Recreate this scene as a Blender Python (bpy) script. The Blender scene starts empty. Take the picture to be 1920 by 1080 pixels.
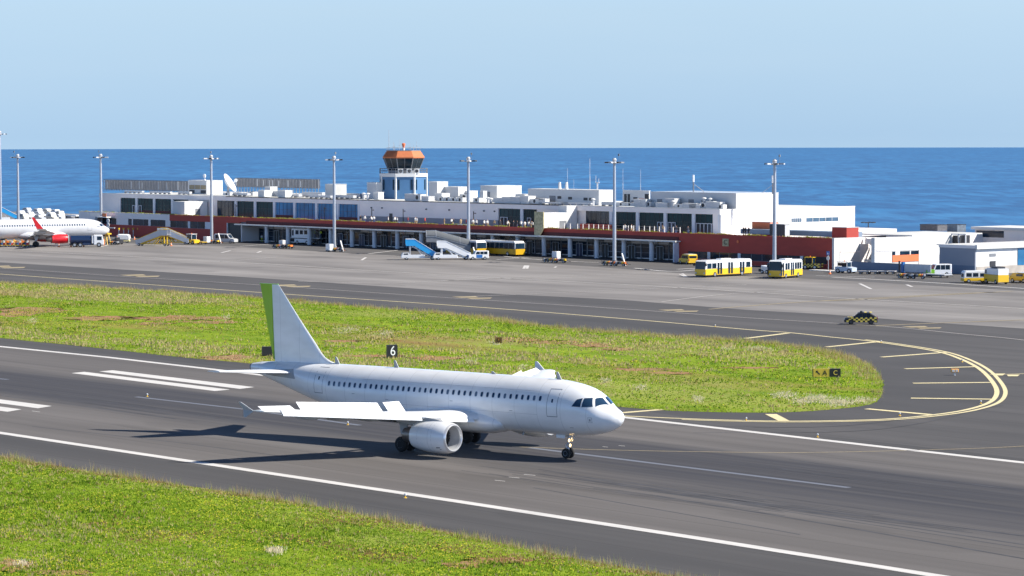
import bpy, bmesh, math, random
import numpy as np
from mathutils import Vector, Matrix
from math import sin, cos, tan, atan, atan2, radians, degrees, sqrt, pi, hypot
random.seed(7); RNG = np.random.default_rng(7)
SC = bpy.context.scene; COL = SC.collection

# ------------------------------------------------------------------ camera, world, sun, exposure
CAM_H, FPX, EYE_Y, ROLL = 23.85, 5460.0, 254.0, radians(0.11)
PITCH = atan((540 - EYE_Y) / FPX)
camd = bpy.data.cameras.new("camera"); cam = bpy.data.objects.new("camera", camd); COL.objects.link(cam)
camd.sensor_width = 36.0; camd.lens = FPX / 1920 * 36.0; camd.clip_start = 1.0; camd.clip_end = 200000.0
FW = np.array([0, cos(PITCH), -sin(PITCH)]); UP0 = np.array([0, sin(PITCH), cos(PITCH)]); RT0 = np.array([1.0, 0, 0])
RT = RT0 * cos(ROLL) - UP0 * sin(ROLL); UPV = UP0 * cos(ROLL) + RT0 * sin(ROLL)
CPOS = np.array([0, 0, CAM_H])
M = Matrix(((RT[0], UPV[0], -FW[0], 0), (RT[1], UPV[1], -FW[1], 0), (RT[2], UPV[2], -FW[2], CAM_H), (0, 0, 0, 1)))
cam.matrix_world = M
SC.camera = cam

SUN_TO = Vector((1.2, -0.22, 1.0)).normalized()
SUN_EL = math.asin(SUN_TO.z); SUN_AZ = atan2(SUN_TO.x, SUN_TO.y)
world = bpy.data.worlds.new("World"); SC.world = world; world.use_nodes = True
wn = world.node_tree.nodes; wl = world.node_tree.links
for n in list(wn): wn.remove(n)
wout = wn.new('ShaderNodeOutputWorld'); bg = wn.new('ShaderNodeBackground'); bg.inputs[1].default_value = 0.056
sky = wn.new('ShaderNodeTexSky'); sky.sky_type = 'NISHITA'; sky.sun_disc = False
sky.sun_elevation = SUN_EL; sky.sun_rotation = SUN_AZ; sky.altitude = 60; sky.air_density = 1.0; sky.dust_density = 0.35; sky.ozone_density = 2.4
tc = wn.new('ShaderNodeTexCoord'); sep = wn.new('ShaderNodeSeparateXYZ'); cmb = wn.new('ShaderNodeCombineXYZ')
ml = wn.new('ShaderNodeMath'); ml.operation = 'MULTIPLY_ADD'; ml.inputs[1].default_value = 1.0; ml.inputs[2].default_value = 0.16
wl.new(tc.outputs['Generated'], sep.inputs[0]); wl.new(sep.outputs[0], cmb.inputs[0]); wl.new(sep.outputs[1], cmb.inputs[1])
wl.new(sep.outputs[2], ml.inputs[0]); wl.new(ml.outputs[0], cmb.inputs[2]); wl.new(cmb.outputs[0], sky.inputs[0])
# thin high cloud veil
nz = wn.new('ShaderNodeTexNoise'); nz.inputs['Scale'].default_value = 9; nz.inputs['Detail'].default_value = 5
mp = wn.new('ShaderNodeMapping'); mp.inputs['Scale'].default_value = (1, 1, 7)
wl.new(tc.outputs['Generated'], mp.inputs[0]); wl.new(mp.outputs[0], nz.inputs[0])
cr = wn.new('ShaderNodeMapRange'); cr.inputs[1].default_value = 0.5; cr.inputs[2].default_value = 0.8; cr.inputs[3].default_value = 0.0; cr.inputs[4].default_value = 0.12
wl.new(nz.outputs[0], cr.inputs[0])
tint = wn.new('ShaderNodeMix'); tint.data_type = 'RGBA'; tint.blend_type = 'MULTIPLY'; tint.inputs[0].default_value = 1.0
rp = wn.new('ShaderNodeValToRGB'); wl.new(sep.outputs[2], rp.inputs[0])      # sky band above the view brightened to fill facades and fuselage, zenith darkened
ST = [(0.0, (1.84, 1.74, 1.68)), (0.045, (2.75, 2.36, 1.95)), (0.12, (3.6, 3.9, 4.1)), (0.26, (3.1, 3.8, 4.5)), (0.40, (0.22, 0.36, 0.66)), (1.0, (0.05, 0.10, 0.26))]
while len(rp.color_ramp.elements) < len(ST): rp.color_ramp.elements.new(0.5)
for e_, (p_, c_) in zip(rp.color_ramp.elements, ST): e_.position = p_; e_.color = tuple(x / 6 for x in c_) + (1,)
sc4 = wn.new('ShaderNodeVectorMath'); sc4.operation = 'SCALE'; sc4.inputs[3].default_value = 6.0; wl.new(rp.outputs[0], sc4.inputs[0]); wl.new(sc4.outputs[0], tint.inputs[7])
mx = wn.new('ShaderNodeMix'); mx.data_type = 'RGBA'; mx.inputs[7].default_value = (6.6, 8.2, 9.6, 1)
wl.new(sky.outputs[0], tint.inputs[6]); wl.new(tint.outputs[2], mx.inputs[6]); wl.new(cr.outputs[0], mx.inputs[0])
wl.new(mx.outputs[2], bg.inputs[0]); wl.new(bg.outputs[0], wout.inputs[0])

sund = bpy.data.lights.new("sun", 'SUN'); sund.energy = 5.0; sund.angle = radians(0.53); sund.color = (1.0, 0.945, 0.85)
sun = bpy.data.objects.new("sun", sund); COL.objects.link(sun)
sun.rotation_euler = SUN_TO.to_track_quat('Z', 'Y').to_euler(); sun.location = (100, -50, 200)
SC.view_settings.view_transform = 'Standard'; SC.view_settings.look = 'None'; SC.view_settings.exposure = 0.7; SC.view_settings.gamma = 1.0

# ------------------------------------------------------------------ survey helpers: a photo pixel met by a known plane
def ray(px, py): return FW + RT * (px - 960) / FPX + UPV * (540 - py) / FPX
def G(px, py, z=0.0):
    d = ray(px, py); t = (z - CAM_H) / d[2]; return CPOS + d * t
TH = radians(39.9)
U = np.array([sin(TH), -cos(TH), 0]); W = np.array([cos(TH), sin(TH), 0]); ORG = G(1560, 505)
TROT = atan2(U[1], U[0])                       # heading of the terminal's long axis
def toT(P): q = np.array(P) - ORG; return float(q @ U), float(q @ W), float(P[2])
def T(u, w, z=0.0): p = ORG + U * u + W * w; return (float(p[0]), float(p[1]), float(z))
def GT(px, py): return toT(G(px, py))[:2]
def wall(px, py, w=0.0):
    d = ray(px, py); t = ((ORG @ W) + w - CPOS @ W) / (d @ W); return toT(CPOS + d * t)
def endw(px, py, u=0.0):
    d = ray(px, py); t = ((ORG @ U) + u - CPOS @ U) / (d @ U); return toT(CPOS + d * t)
def wu(px, w=0.0): return wall(px, 420, w)[0]

# ------------------------------------------------------------------ materials
MATS = {}
def mat(name, col, rough=0.6, metal=0.0, var=0.12, scale=1.5, spec=0.5, stretch=None, emit=None, coat=0.0, bump=0.0, col2=None, streak=None):
    if name in MATS: return MATS[name]
    m = bpy.data.materials.new(name); m.use_nodes = True; nt = m.node_tree; N = nt.nodes; L = nt.links
    b = N['Principled BSDF']; b.inputs['Roughness'].default_value = rough; b.inputs['Metallic'].default_value = metal
    b.inputs['Specular IOR Level'].default_value = spec; b.inputs['Coat Weight'].default_value = coat
    c = tuple(col) + (1,)
    t = N.new('ShaderNodeTexCoord'); mp_ = N.new('ShaderNodeMapping'); mp_.inputs['Scale'].default_value = stretch or (1, 1, 1)
    n1 = N.new('ShaderNodeTexNoise'); n1.inputs['Scale'].default_value = scale; n1.inputs['Detail'].default_value = 6
    L.new(t.outputs['Object'], mp_.inputs[0]); L.new(mp_.outputs[0], n1.inputs[0])
    mr = N.new('ShaderNodeMapRange'); mr.inputs[1].default_value = 0.3; mr.inputs[2].default_value = 0.7
    L.new(n1.outputs[0], mr.inputs[0])
    mxx = N.new('ShaderNodeMix'); mxx.data_type = 'RGBA'
    if col2 is None:
        mxx.inputs[6].default_value = tuple(x * (1 - var) for x in col) + (1,); mxx.inputs[7].default_value = tuple(min(1, x * (1 + var * .6)) for x in col) + (1,)
    else:
        mxx.inputs[6].default_value = c; mxx.inputs[7].default_value = tuple(col2) + (1,)
    L.new(mr.outputs[0], mxx.inputs[0]); L.new(mxx.outputs[2], b.inputs['Base Color'])
    if bump:
        bp = N.new('ShaderNodeBump'); bp.inputs['Strength'].default_value = bump; bp.inputs['Distance'].default_value = 0.05
        L.new(n1.outputs[0], bp.inputs['Height']); L.new(bp.outputs[0], b.inputs['Normal'])
    if emit: b.inputs['Emission Color'].default_value = tuple(emit[:3]) + (1,); b.inputs['Emission Strength'].default_value = emit[3]
    MATS[name] = m; return m
def gloss(name, col, rough=0.3, var=0.05, **k): return mat(name, col, rough, var=var, scale=0.6, coat=0.25, **k)

WHITE = gloss('white_paint', (0.80, 0.81, 0.82), 0.35)
WALLW = mat('white_render_wall', (0.66, 0.66, 0.65), 0.85, var=0.05, scale=0.25)
WALLG = mat('grey_render_wall', (0.88, 0.82, 0.79), 0.85, var=0.05, scale=0.25)
WALLD = mat('dark_grey_wall_band', (0.30, 0.30, 0.32), 0.85, var=0.06, scale=0.4)
REDW = mat('dark_red_cladding', (0.44, 0.062, 0.042), 0.75, var=0.10, scale=0.3, stretch=(1, 1, 3))
REDD = mat('deep_red_soffit_band', (0.12, 0.030, 0.028), 0.8)
ORANGEW = mat('orange_render', (0.80, 0.20, 0.08), 0.8, var=0.05)
BLUEW = mat('blue_tower_cladding', (0.06, 0.16, 0.31), 0.5, var=0.08, scale=0.5)
SLATE = mat('slate_blue_wall', (0.17, 0.22, 0.30), 0.8, var=0.08, scale=0.4)
COLC = mat('pale_column_paint', (0.70, 0.72, 0.76), 0.7, var=0.05)
CANOPY = mat('canopy_edge_white', (0.78, 0.76, 0.72), 0.7)
SOFFIT = mat('porch_soffit', (0.22, 0.23, 0.25), 0.8)
ROOFW = mat('pale_roof_membrane', (0.62, 0.62, 0.60), 0.9, var=0.18, scale=0.2)
GLASS = mat('dark_tinted_glass', (0.006, 0.040, 0.050), 0.15, var=0.5, scale=0.15, spec=0.25)
GLASS2 = mat('blue_tinted_glass', (0.02, 0.11, 0.24), 0.12, scale=0.22, spec=0.4, col2=(0.05, 0.25, 0.5))
GLASSD = mat('porch_glass', (0.012, 0.030, 0.055), 0.12, var=0.5, scale=0.4, spec=0.3)
BLACK = mat('black_plastic', (0.015, 0.015, 0.017), 0.5)
RUBBER = mat('tyre_rubber', (0.018, 0.018, 0.019), 0.85)
RIM = mat('wheel_rim', (0.45, 0.46, 0.48), 0.4, 0.6)
STEEL = mat('galvanised_steel', (0.42, 0.43, 0.45), 0.5, 0.3)
DARKM = mat('dark_metal', (0.05, 0.05, 0.055), 0.5, 0.4)
GREYM = mat('mid_grey_metal', (0.22, 0.23, 0.25), 0.55, 0.2)
YELLOW = gloss('yellow_paint', (0.80, 0.50, 0.02), 0.4)
ORANGE = gloss('orange_plastic', (0.85, 0.20, 0.03), 0.5)
BLUE = gloss('blue_paint', (0.02, 0.14, 0.42), 0.35)
CYAN = gloss('cyan_paint', (0.02, 0.35, 0.75), 0.35)
NAVY = gloss('navy_paint', (0.012, 0.030, 0.085), 0.35)
RED = gloss('red_paint', (0.70, 0.02, 0.03), 0.35)
GREEN = gloss('lime_green_paint', (0.30, 0.52, 0.01), 0.4)
LGREEN = gloss('bright_green_paint', (0.20, 0.48, 0.02), 0.4)
SILVER = gloss('silver_paint', (0.50, 0.51, 0.53), 0.35)
HIVIS = mat('hi_vis_fabric', (0.65, 0.80, 0.05), 0.8)
SKIN = mat('skin', (0.45, 0.26, 0.18), 0.7); HAIR = mat('dark_hair', (0.03, 0.02, 0.015), 0.8)
CLW = mat('white_cloth', (0.75, 0.75, 0.73), 0.9); CLT = mat('tan_cloth', (0.45, 0.34, 0.2), 0.9); CLD = mat('dark_cloth', (0.03, 0.035, 0.05), 0.9); CLJ = mat('denim_cloth', (0.06, 0.10, 0.2), 0.9); CLR = mat('red_cloth', (0.5, 0.06, 0.05), 0.9)
BEIGE = mat('beige_louvre', (0.38, 0.30, 0.18), 0.7); SANDP = mat('sand_perforated_panel', (0.55, 0.48, 0.28), 0.7, var=0.35, scale=2.5)
LAMPW = mat('warm_lit_lamp', (1, .8, .5), 0.3, emit=(1, 0.66, 0.26, 2.6))
LENS = mat('floodlight_glass', (0.5, 0.52, 0.55), 0.15)

# ------------------------------------------------------------------ mesh builder
class MB:
    def __init__(s): s.v = []; s.f = []; s.m = []
    def add(s, vs, fs, mi=0):
        o = len(s.v); s.v += [tuple(map(float, p)) for p in vs]; s.f += [tuple(i + o for i in f) for f in fs]; s.m += [mi] * len(fs); return s
    def box(s, x0, x1, y0, y1, z0, z1, mi=0):
        x0, x1 = min(x0, x1), max(x0, x1); y0, y1 = min(y0, y1), max(y0, y1); z0, z1 = min(z0, z1), max(z0, z1)
        v = [(x0, y0, z0), (x1, y0, z0), (x1, y1, z0), (x0, y1, z0), (x0, y0, z1), (x1, y0, z1), (x1, y1, z1), (x0, y1, z1)]
        return s.add(v, [(0, 3, 2, 1), (4, 5, 6, 7), (0, 1, 5, 4), (1, 2, 6, 5), (2, 3, 7, 6), (3, 0, 4, 7)], mi)
    def prism(s, poly, a, b, axis='y', mi=0):
        # poly: 2D outline; axis y: (x,z), axis x: (y,z), axis z: (x,y)
        n = len(poly)
        def P(p, t): return (p[0], t, p[1]) if axis == 'y' else ((t, p[0], p[1]) if axis == 'x' else (p[0], p[1], t))
        v = [P(p, a) for p in poly] + [P(p, b) for p in poly]
        f = [tuple(range(n)), tuple(range(2 * n - 1, n - 1, -1))] + [(i, i + n, (i + 1) % n + n, (i + 1) % n) for i in range(n)]
        return s.add(v, f, mi)
    def tube(s, p0, p1, r0, r1=None, n=8, mi=0, caps=True):
        r1 = r0 if r1 is None else r1; p0 = Vector(p0); p1 = Vector(p1); d = (p1 - p0).normalized()
        a = d.orthogonal().normalized(); b = d.cross(a); v = []
        for p, r in ((p0, r0), (p1, r1)):
            for i in range(n): t = 2 * pi * i / n; v.append(p + a * cos(t) * r + b * sin(t) * r)
        f = [(i, (i + 1) % n, (i + 1) % n + n, i + n) for i in range(n)]
        if caps: f += [tuple(range(n - 1, -1, -1)), tuple(range(n, 2 * n))]
        return s.add(v, f, mi)
    def bar(s, p0, p1, w, h=None, mi=0): return s.tube(p0, p1, w / 2 * 1.25, None, 4, mi)
    def loft(s, rings, mi=0, closed=True, caps=True):
        n = len(rings[0]); v = [p for r in rings for p in r]; f = []
        for k in range(len(rings) - 1):
            for i in range(n if closed else n - 1):
                j = (i + 1) % n; f.append((k * n + i, k * n + j, (k + 1) * n + j, (k + 1) * n + i))
        if caps: f += [tuple(range(n - 1, -1, -1)), tuple(range((len(rings) - 1) * n, len(rings) * n))]
        return s.add(v, f, mi)
    def revolve(s, prof, axis, c, n=24, mi=0, caps=True):
        # prof: (t, r) along axis 'x','y','z' through centre c
        rings = []
        for t, r in prof:
            ring = []
            for i in range(n):
                a = 2 * pi * i / n; q, w_ = r * cos(a), r * sin(a)
                ring.append({'x': (c[0] + t, c[1] + q, c[2] + w_), 'y': (c[0] + q, c[1] + t, c[2] + w_), 'z': (c[0] + q, c[1] + w_, c[2] + t)}[axis])
            rings.append(ring)
        return s.loft(rings, mi, True, caps)
    def ball(s, c, r, mi=0, n=12):
        return s.revolve([(-r * cos(pi * k / 8), max(1e-3, r * sin(pi * k / 8))) for k in range(9)], 'z', c, n, mi, False)
    def build(s, name, mats, parent=None, smooth=False, bevel=0.0, fix=True):
        if not isinstance(mats, (list, tuple)): mats = [mats]
        me = bpy.data.meshes.new(name); me.from_pydata(s.v, [], s.f)
        for m_ in mats: me.materials.append(m_)
        me.polygons.foreach_set('material_index', s.m)
        if fix:
            bm = bmesh.new(); bm.from_mesh(me); bmesh.ops.recalc_face_normals(bm, faces=bm.faces[:])
            bm.to_mesh(me); bm.free()
        if smooth:
            me.polygons.foreach_set('use_smooth', [True] * len(me.polygons)); me.set_sharp_from_angle(angle=radians(38))
        me.update()
        o = bpy.data.objects.new(name, me); COL.objects.link(o)
        if parent: o.parent = parent
        if bevel:
            bv = o.modifiers.new('bevel', 'BEVEL'); bv.width = bevel; bv.segments = 2; bv.limit_method = 'ANGLE'
        return o
def tag(o, label=None, cat=None, group=None, kind=None):
    for k, v in (('label', label), ('category', cat), ('group', group), ('kind', kind)):
        if v: o[k] = v
    return o
def root(name, label, cat, loc=(0, 0, 0), rz=0.0, group=None):
    o = bpy.data.objects.new(name, None); COL.objects.link(o); o.location = loc; o.rotation_euler = (0, 0, rz); o.empty_display_size = 0.5
    return tag(o, label, cat, group)
def troot(name, label, cat, u=0, w=0, z=0, group=None, rz=0.0): return root(name, label, cat, T(u, w, z), TROT + rz, group)
def dup(r, loc, rz, label=None, group=None):
    c = r.copy(); COL.objects.link(c); c.location = loc; c.rotation_euler = (0, 0, rz)
    if label: c['label'] = label
    if group: c['group'] = group
    for ch in list(r.children):
        k = ch.copy(); COL.objects.link(k); k.parent = c
        for g in list(ch.children):
            q = g.copy(); COL.objects.link(q); q.parent = k
    return c
def ordinal(n): return {1: 'first', 2: 'second', 3: 'third'}.get(n, f'{n}' + ('th' if 10 < n % 100 < 14 else {1: 'st', 2: 'nd', 3: 'rd'}.get(n % 10, 'th')))
def part_label(o, t): o['label'] = t; return o

# ------------------------------------------------------------------ ground sheets (all in the terminal's axes)
def sheet(name, pts_T, z, m, label=None):
    """flat polygon, pts (u,w); triangulated"""
    o = troot(name, None, None); bpy.data.objects.remove(o)
    bm = bmesh.new(); vs = [bm.verts.new((p[0], p[1], 0)) for p in pts_T]; f = bm.faces.new(vs)
    if f.normal.z < 0 or sum((pts_T[i][0] * pts_T[(i + 1) % len(pts_T)][1] - pts_T[(i + 1) % len(pts_T)][0] * pts_T[i][1]) for i in range(len(pts_T))) < 0: f.normal_flip()
    bmesh.ops.triangulate(bm, faces=bm.faces[:]); me = bpy.data.meshes.new(name); bm.to_mesh(me); bm.free(); me.materials.append(m)
    o = bpy.data.objects.new(name, me); COL.objects.link(o); o.location = T(0, 0, z); o.rotation_euler = (0, 0, TROT); o['kind'] = 'structure'
    return o
def strip(name, pix, width, z, m, closed=False):
    """painted line following ground points, constant real width; pix are photo pixels"""
    P = [np.array(GT(*p)) for p in pix]; return strip_T(name, P, width, z, m)
def strip_T(name, P, width, z, m, dash=None):
    P = [np.array(p, float) for p in P]; L_, R_ = [], []
    for i, p in enumerate(P):
        a = P[max(0, i - 1)]; b = P[min(len(P) - 1, i + 1)]; d = b - a; d /= np.linalg.norm(d); n = np.array([-d[1], d[0]]) * width / 2
        L_.append(p + n); R_.append(p - n)
    mb = MB(); n_ = len(P); mb.add([(q[0], q[1], 0) for q in R_] + [(q[0], q[1], 0) for q in L_], [(i, i + 1, i + 1 + n_, i + n_) for i in range(n_ - 1)])
    o = mb.build(name, m, fix=False); o.location = T(0, 0, z); o.rotation_euler = (0, 0, TROT); o['kind'] = 'structure'; return o
def smoothpix(pts, n=8):
    """Catmull-Rom through pixels"""
    P = [np.array(p, float) for p in pts]; P = [2 * P[0] - P[1]] + P + [2 * P[-1] - P[-2]]; out = []
    for i in range(1, len(P) - 2):
        for k in range(n):
            t = k / n; a, b, c, d = P[i - 1], P[i], P[i + 1], P[i + 2]
            out.append(tuple(0.5 * ((2 * b) + (c - a) * t + (2 * a - 5 * b + 4 * c - d) * t * t + (3 * b - a - 3 * c + d) * t ** 3)))
    out.append(tuple(P[-2])); return out
# ------------------------------------------------------------------ ground materials
def ground_mat(name, base, light, streak=(0.012, 0.5, 1), rough=0.9, band=None, fine=6.0, streakamt=0.5, patch=0.25, seams=None, skid=0.0, lanes=0.0):
    m = bpy.data.materials.new(name); m.use_nodes = True; N = m.node_tree.nodes; L = m.node_tree.links; b = N['Principled BSDF']
    b.inputs['Roughness'].default_value = rough; b.inputs['Specular IOR Level'].default_value = 0.25
    t = N.new('ShaderNodeTexCoord')
    def noise(sc, st=(1, 1, 1), det=5):
        mp_ = N.new('ShaderNodeMapping'); mp_.inputs['Scale'].default_value = st; n = N.new('ShaderNodeTexNoise'); n.inputs['Scale'].default_value = sc; n.inputs['Detail'].default_value = det
        L.new(t.outputs['Object'], mp_.inputs[0]); L.new(mp_.outputs[0], n.inputs[0]); return n.outputs[0]
    def rng(x, a, c, lo=0.0, hi=1.0):
        r = N.new('ShaderNodeMapRange'); r.inputs[1].default_value = a; r.inputs[2].default_value = c; r.inputs[3].default_value = lo; r.inputs[4].default_value = hi; L.new(x, r.inputs[0]); return r.outputs[0]
    def mixc(f, a, c, mode='MIX'):
        x = N.new('ShaderNodeMix'); x.data_type = 'RGBA'; x.blend_type = mode
        for s_, v in ((0, f), (6, a), (7, c)):
            if isinstance(v, (tuple, float, int)): x.inputs[s_].default_value = (tuple(v) + (1,)) if isinstance(v, tuple) else v
            else: L.new(v, x.inputs[s_])
        return x.outputs[2]
    def math2(op, a, c):
        x = N.new('ShaderNodeMath'); x.operation = op
        for i, v in enumerate((a, c)):
            if isinstance(v, (float, int)): x.inputs[i].default_value = v
            else: L.new(v, x.inputs[i])
        return x.outputs[0]
    c = mixc(rng(noise(1.0, streak), 0.35, 0.65), base, light)
    c = mixc(rng(noise(0.03, (1, 1, 1)), 0.35, 0.7, 0.0, patch), c, tuple(x * 0.6 for x in base))
    if band:                                      # rubber laid down along the runway centre: (centre_w, half_width, colour)
        sp = N.new('ShaderNodeSeparateXYZ'); L.new(t.outputs['Object'], sp.inputs[0])
        wob = rng(noise(1.0, (0.006, 0.12, 1), 6), 0.3, 0.7, -4.0, 4.0)
        d = math2('ABSOLUTE', math2('SUBTRACT', math2('ADD', sp.outputs[1], wob), band[0]), 0.0)
        f = rng(d, band[1] * 0.55, band[1] * 1.15, 1.0, 0.0)
        f = math2('MULTIPLY', f, rng(noise(1.0, (0.01, 1.1, 1), 7), 0.25, 0.62, 0.65, 1.0))
        c = mixc(f, c, band[2])
        sk = rng(noise(1.0, (0.008, 2.6, 1), 3), 0.60, 0.68, 0.0, 0.75)
        near = rng(d, band[1] * 0.3, band[1] * 1.5, 1.0, 0.0)
        c = mixc(math2('MULTIPLY', sk, near), c, tuple(x * 0.45 for x in band[2]))
    if seams:
        sp2 = N.new('ShaderNodeSeparateXYZ'); L.new(t.outputs['Object'], sp2.inputs[0])
        for ax, per in ((0, seams), (1, seams)):
            fr = math2('FRACT', math2('DIVIDE', sp2.outputs[ax], per), 0.0); ln = math2('LESS_THAN', fr, 0.02)
            c = mixc(math2('MULTIPLY', ln, 0.35), c, tuple(x * 0.4 for x in base))
        st = rng(noise(1.0, (0.05, 0.09, 1), 4), 0.60, 0.66, 0.0, 0.35)
        c = mixc(st, c, tuple(x * 0.55 for x in base))
    if lanes:
        sp3 = N.new('ShaderNodeSeparateXYZ'); L.new(t.outputs['Object'], sp3.inputs[0]); dv = math2('DIVIDE', sp3.outputs[1], lanes); ln = math2('LESS_THAN', math2('FRACT', dv, 0.0), 0.022); c = mixc(math2('MULTIPLY', ln, 0.5), c, tuple(x * 0.45 for x in base))
        fl = math2('FLOOR', dv, 0.0); wn_ = N.new('ShaderNodeTexWhiteNoise'); wn_.noise_dimensions = '1D'; L.new(fl, wn_.inputs['W']); c = mixc(rng(wn_.outputs[0], 0, 1, 0.0, 0.16), c, tuple(x * 0.5 for x in base))
        pt = rng(noise(1.0, (0.03, 0.12, 1), 2), 0.60, 0.62, 0.0, 0.22); c = mixc(pt, c, tuple(x * 0.62 for x in base))
    if skid:
        sk = rng(noise(1.0, (0.02, 1.6, 1), 3), 0.62, 0.70, 0.0, skid); c = mixc(sk, c, tuple(x * 0.5 for x in base))
    g = noise(fine, (1, 1, 1), 4); c = mixc(rng(g, 0.25, 0.75, 0.0, 0.16), c, tuple(x * 0.45 for x in base))
    L.new(c, b.inputs['Base Color'])
    bp = N.new('ShaderNodeBump'); bp.inputs['Strength'].default_value = 0.25; bp.inputs['Distance'].default_value = 0.02; L.new(g, bp.inputs['Height']); L.new(bp.outputs[0], b.inputs['Normal'])
    return m
def mid_w(): return 0.5 * (GT(960, 758)[1] + GT(960, 956)[1])
RUNW_C = GT(1300, 872)[1]
M_RUN = ground_mat('runway_asphalt', (0.124, 0.114, 0.108), (0.165, 0.152, 0.144), band=(RUNW_C, 10.0, (0.046, 0.046, 0.054)), streak=(0.01, 0.35, 1), lanes=5.6)
M_SHO = ground_mat('shoulder_asphalt', (0.074, 0.071, 0.070), (0.100, 0.095, 0.093), streak=(0.015, 0.4, 1), lanes=4.1)
M_TAX = ground_mat('taxiway_asphalt', (0.084, 0.080, 0.079), (0.110, 0.104, 0.102), streak=(0.015, 0.25, 1), skid=0.3, lanes=6.3)
M_TUR = ground_mat('turn_asphalt', (0.066, 0.064, 0.064), (0.088, 0.084, 0.084), streak=(0.03, 0.12, 1), skid=0.25)
M_APR = ground_mat('apron_concrete', (0.190, 0.178, 0.170), (0.295, 0.277, 0.264), streak=(0.02, 0.10, 1), seams=12.0, patch=0.3)
M_ROAD = ground_mat('service_road_asphalt', (0.105, 0.102, 0.102), (0.140, 0.134, 0.132), streak=(0.03, 0.2, 1))
def paint(name, col, wear=0.35, rough=0.7):
    m = bpy.data.materials.new(name); m.use_nodes = True; N = m.node_tree.nodes; L = m.node_tree.links; b = N['Principled BSDF']; b.inputs['Roughness'].default_value = rough
    t = N.new('ShaderNodeTexCoord'); mp_ = N.new('ShaderNodeMapping'); mp_.inputs['Scale'].default_value = (0.15, 2.5, 1); n = N.new('ShaderNodeTexNoise'); n.inputs['Scale'].default_value = 1.5; n.inputs['Detail'].default_value = 7
    L.new(t.outputs['Object'], mp_.inputs[0]); L.new(mp_.outputs[0], n.inputs[0])
    r = N.new('ShaderNodeMapRange'); r.inputs[1].default_value = 0.4; r.inputs[2].default_value = 0.75; r.inputs[3].default_value = 0; r.inputs[4].default_value = wear; L.new(n.outputs[0], r.inputs[0])
    x = N.new('ShaderNodeMix'); x.data_type = 'RGBA'; x.inputs[6].default_value = tuple(col) + (1,); x.inputs[7].default_value = (0.13, 0.12, 0.12, 1); L.new(r.outputs[0], x.inputs[0]); L.new(x.outputs[2], b.inputs['Base Color']); return m
P_WHITE = paint('runway_white_paint', (0.64, 0.62, 0.59), 0.3); P_FADE = paint('rubber_stained_white_paint', (0.15, 0.165, 0.20), 0.7)
P_YEL = paint('taxi_yellow_paint', (0.74, 0.64, 0.36), 0.25); P_YELF = paint('faded_yellow_paint', (0.42, 0.34, 0.19), 0.6); P_APW = paint('apron_white_paint', (0.50, 0.47, 0.44), 0.5); P_ROADW = paint('service_road_white_paint', (0.62, 0.60, 0.58), 0.35)

def sea_mat():
    m = bpy.data.materials.new('sea_water'); m.use_nodes = True; N = m.node_tree.nodes; L = m.node_tree.links; b = N['Principled BSDF']
    b.inputs['Roughness'].default_value = 0.38; b.inputs['IOR'].default_value = 1.33; b.inputs['Specular IOR Level'].default_value = 0.30
    t = N.new('ShaderNodeTexCoord')
    def noise(sc, st, det=6):
        mp_ = N.new('ShaderNodeMapping'); mp_.inputs['Scale'].default_value = st; n = N.new('ShaderNodeTexNoise'); n.inputs['Scale'].default_value = sc; n.inputs['Detail'].default_value = det
        L.new(t.outputs['Object'], mp_.inputs[0]); L.new(mp_.outputs[0], n.inputs[0]); return n.outputs[0]
    n1 = noise(1.0, (0.012, 0.0045, 1)); n2 = noise(1.0, (0.0008, 0.0022, 1)); n3 = noise(1.0, (0.05, 0.011, 1), 5)
    def rng(x, a, c, lo, hi):
        r = N.new('ShaderNodeMapRange'); r.inputs[1].default_value = a; r.inputs[2].default_value = c; r.inputs[3].default_value = lo; r.inputs[4].default_value = hi; L.new(x, r.inputs[0]); return r.outputs[0]
    def mixc(f, a, c):
        x = N.new('ShaderNodeMix'); x.data_type = 'RGBA'; L.new(f, x.inputs[0])
        for s_, v in ((6, a), (7, c)):
            if isinstance(v, tuple): x.inputs[s_].default_value = v + (1,)
            else: L.new(v, x.inputs[s_])
        return x.outputs[2]
    c = mixc(rng(n1, 0.38, 0.62, 0, 1), (0.004, 0.078, 0.205), (0.016, 0.135, 0.31))
    c = mixc(rng(n2, 0.44, 0.70, 0, 0.5), c, (0.045, 0.19, 0.38))
    c = mixc(rng(n3, 0.42, 0.62, 0, 0.75), c, (0.001, 0.040, 0.135))
    L.new(c, b.inputs['Base Color'])
    bp = N.new('ShaderNodeBump'); bp.inputs['Strength'].default_value = 0.6; bp.inputs['Distance'].default_value = 3.0; L.new(n3, bp.inputs['Height']); L.new(bp.outputs[0], b.inputs['Normal'])
    return m

# ------------------------------------------------------------------ sea (curved like the earth), plateau
SEA_Z = -46.0; Rr = 7400000.0
rings = []
for r in [30, 300, 800, 1500, 3000, 5000, 8000, 12000, 17000, 23000, 29000, 34000, 40000, 60000]:
    rings.append([(r * cos(2 * pi * i / 96), r * sin(2 * pi * i / 96), SEA_Z - r * r / (2 * Rr)) for i in range(96)])
mb = MB(); mb.loft(rings, caps=False); sea = mb.build('sea', sea_mat(), smooth=True, fix=False); sea['kind'] = 'structure'
for p in sea.data.polygons[:1]:
    if p.normal.z < 0: sea.data.flip_normals()

M_CLIFF = mat('retaining_concrete', (0.30, 0.28, 0.26), 0.9, var=0.3, scale=0.1)
mb = MB(); mb.box(-900, 900, -800, 97, -70, 0.0, 0)
pl = mb.build('ground', [M_APR]); pl.location = T(0, 0, 0); pl.rotation_euler = (0, 0, TROT); pl['kind'] = 'structure'

def px_sheet(name, pix, z, m, smooth=0): return sheet(name, [GT(*p) for p in (smoothpix(pix, smooth) if smooth else pix)], z, m)
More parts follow.
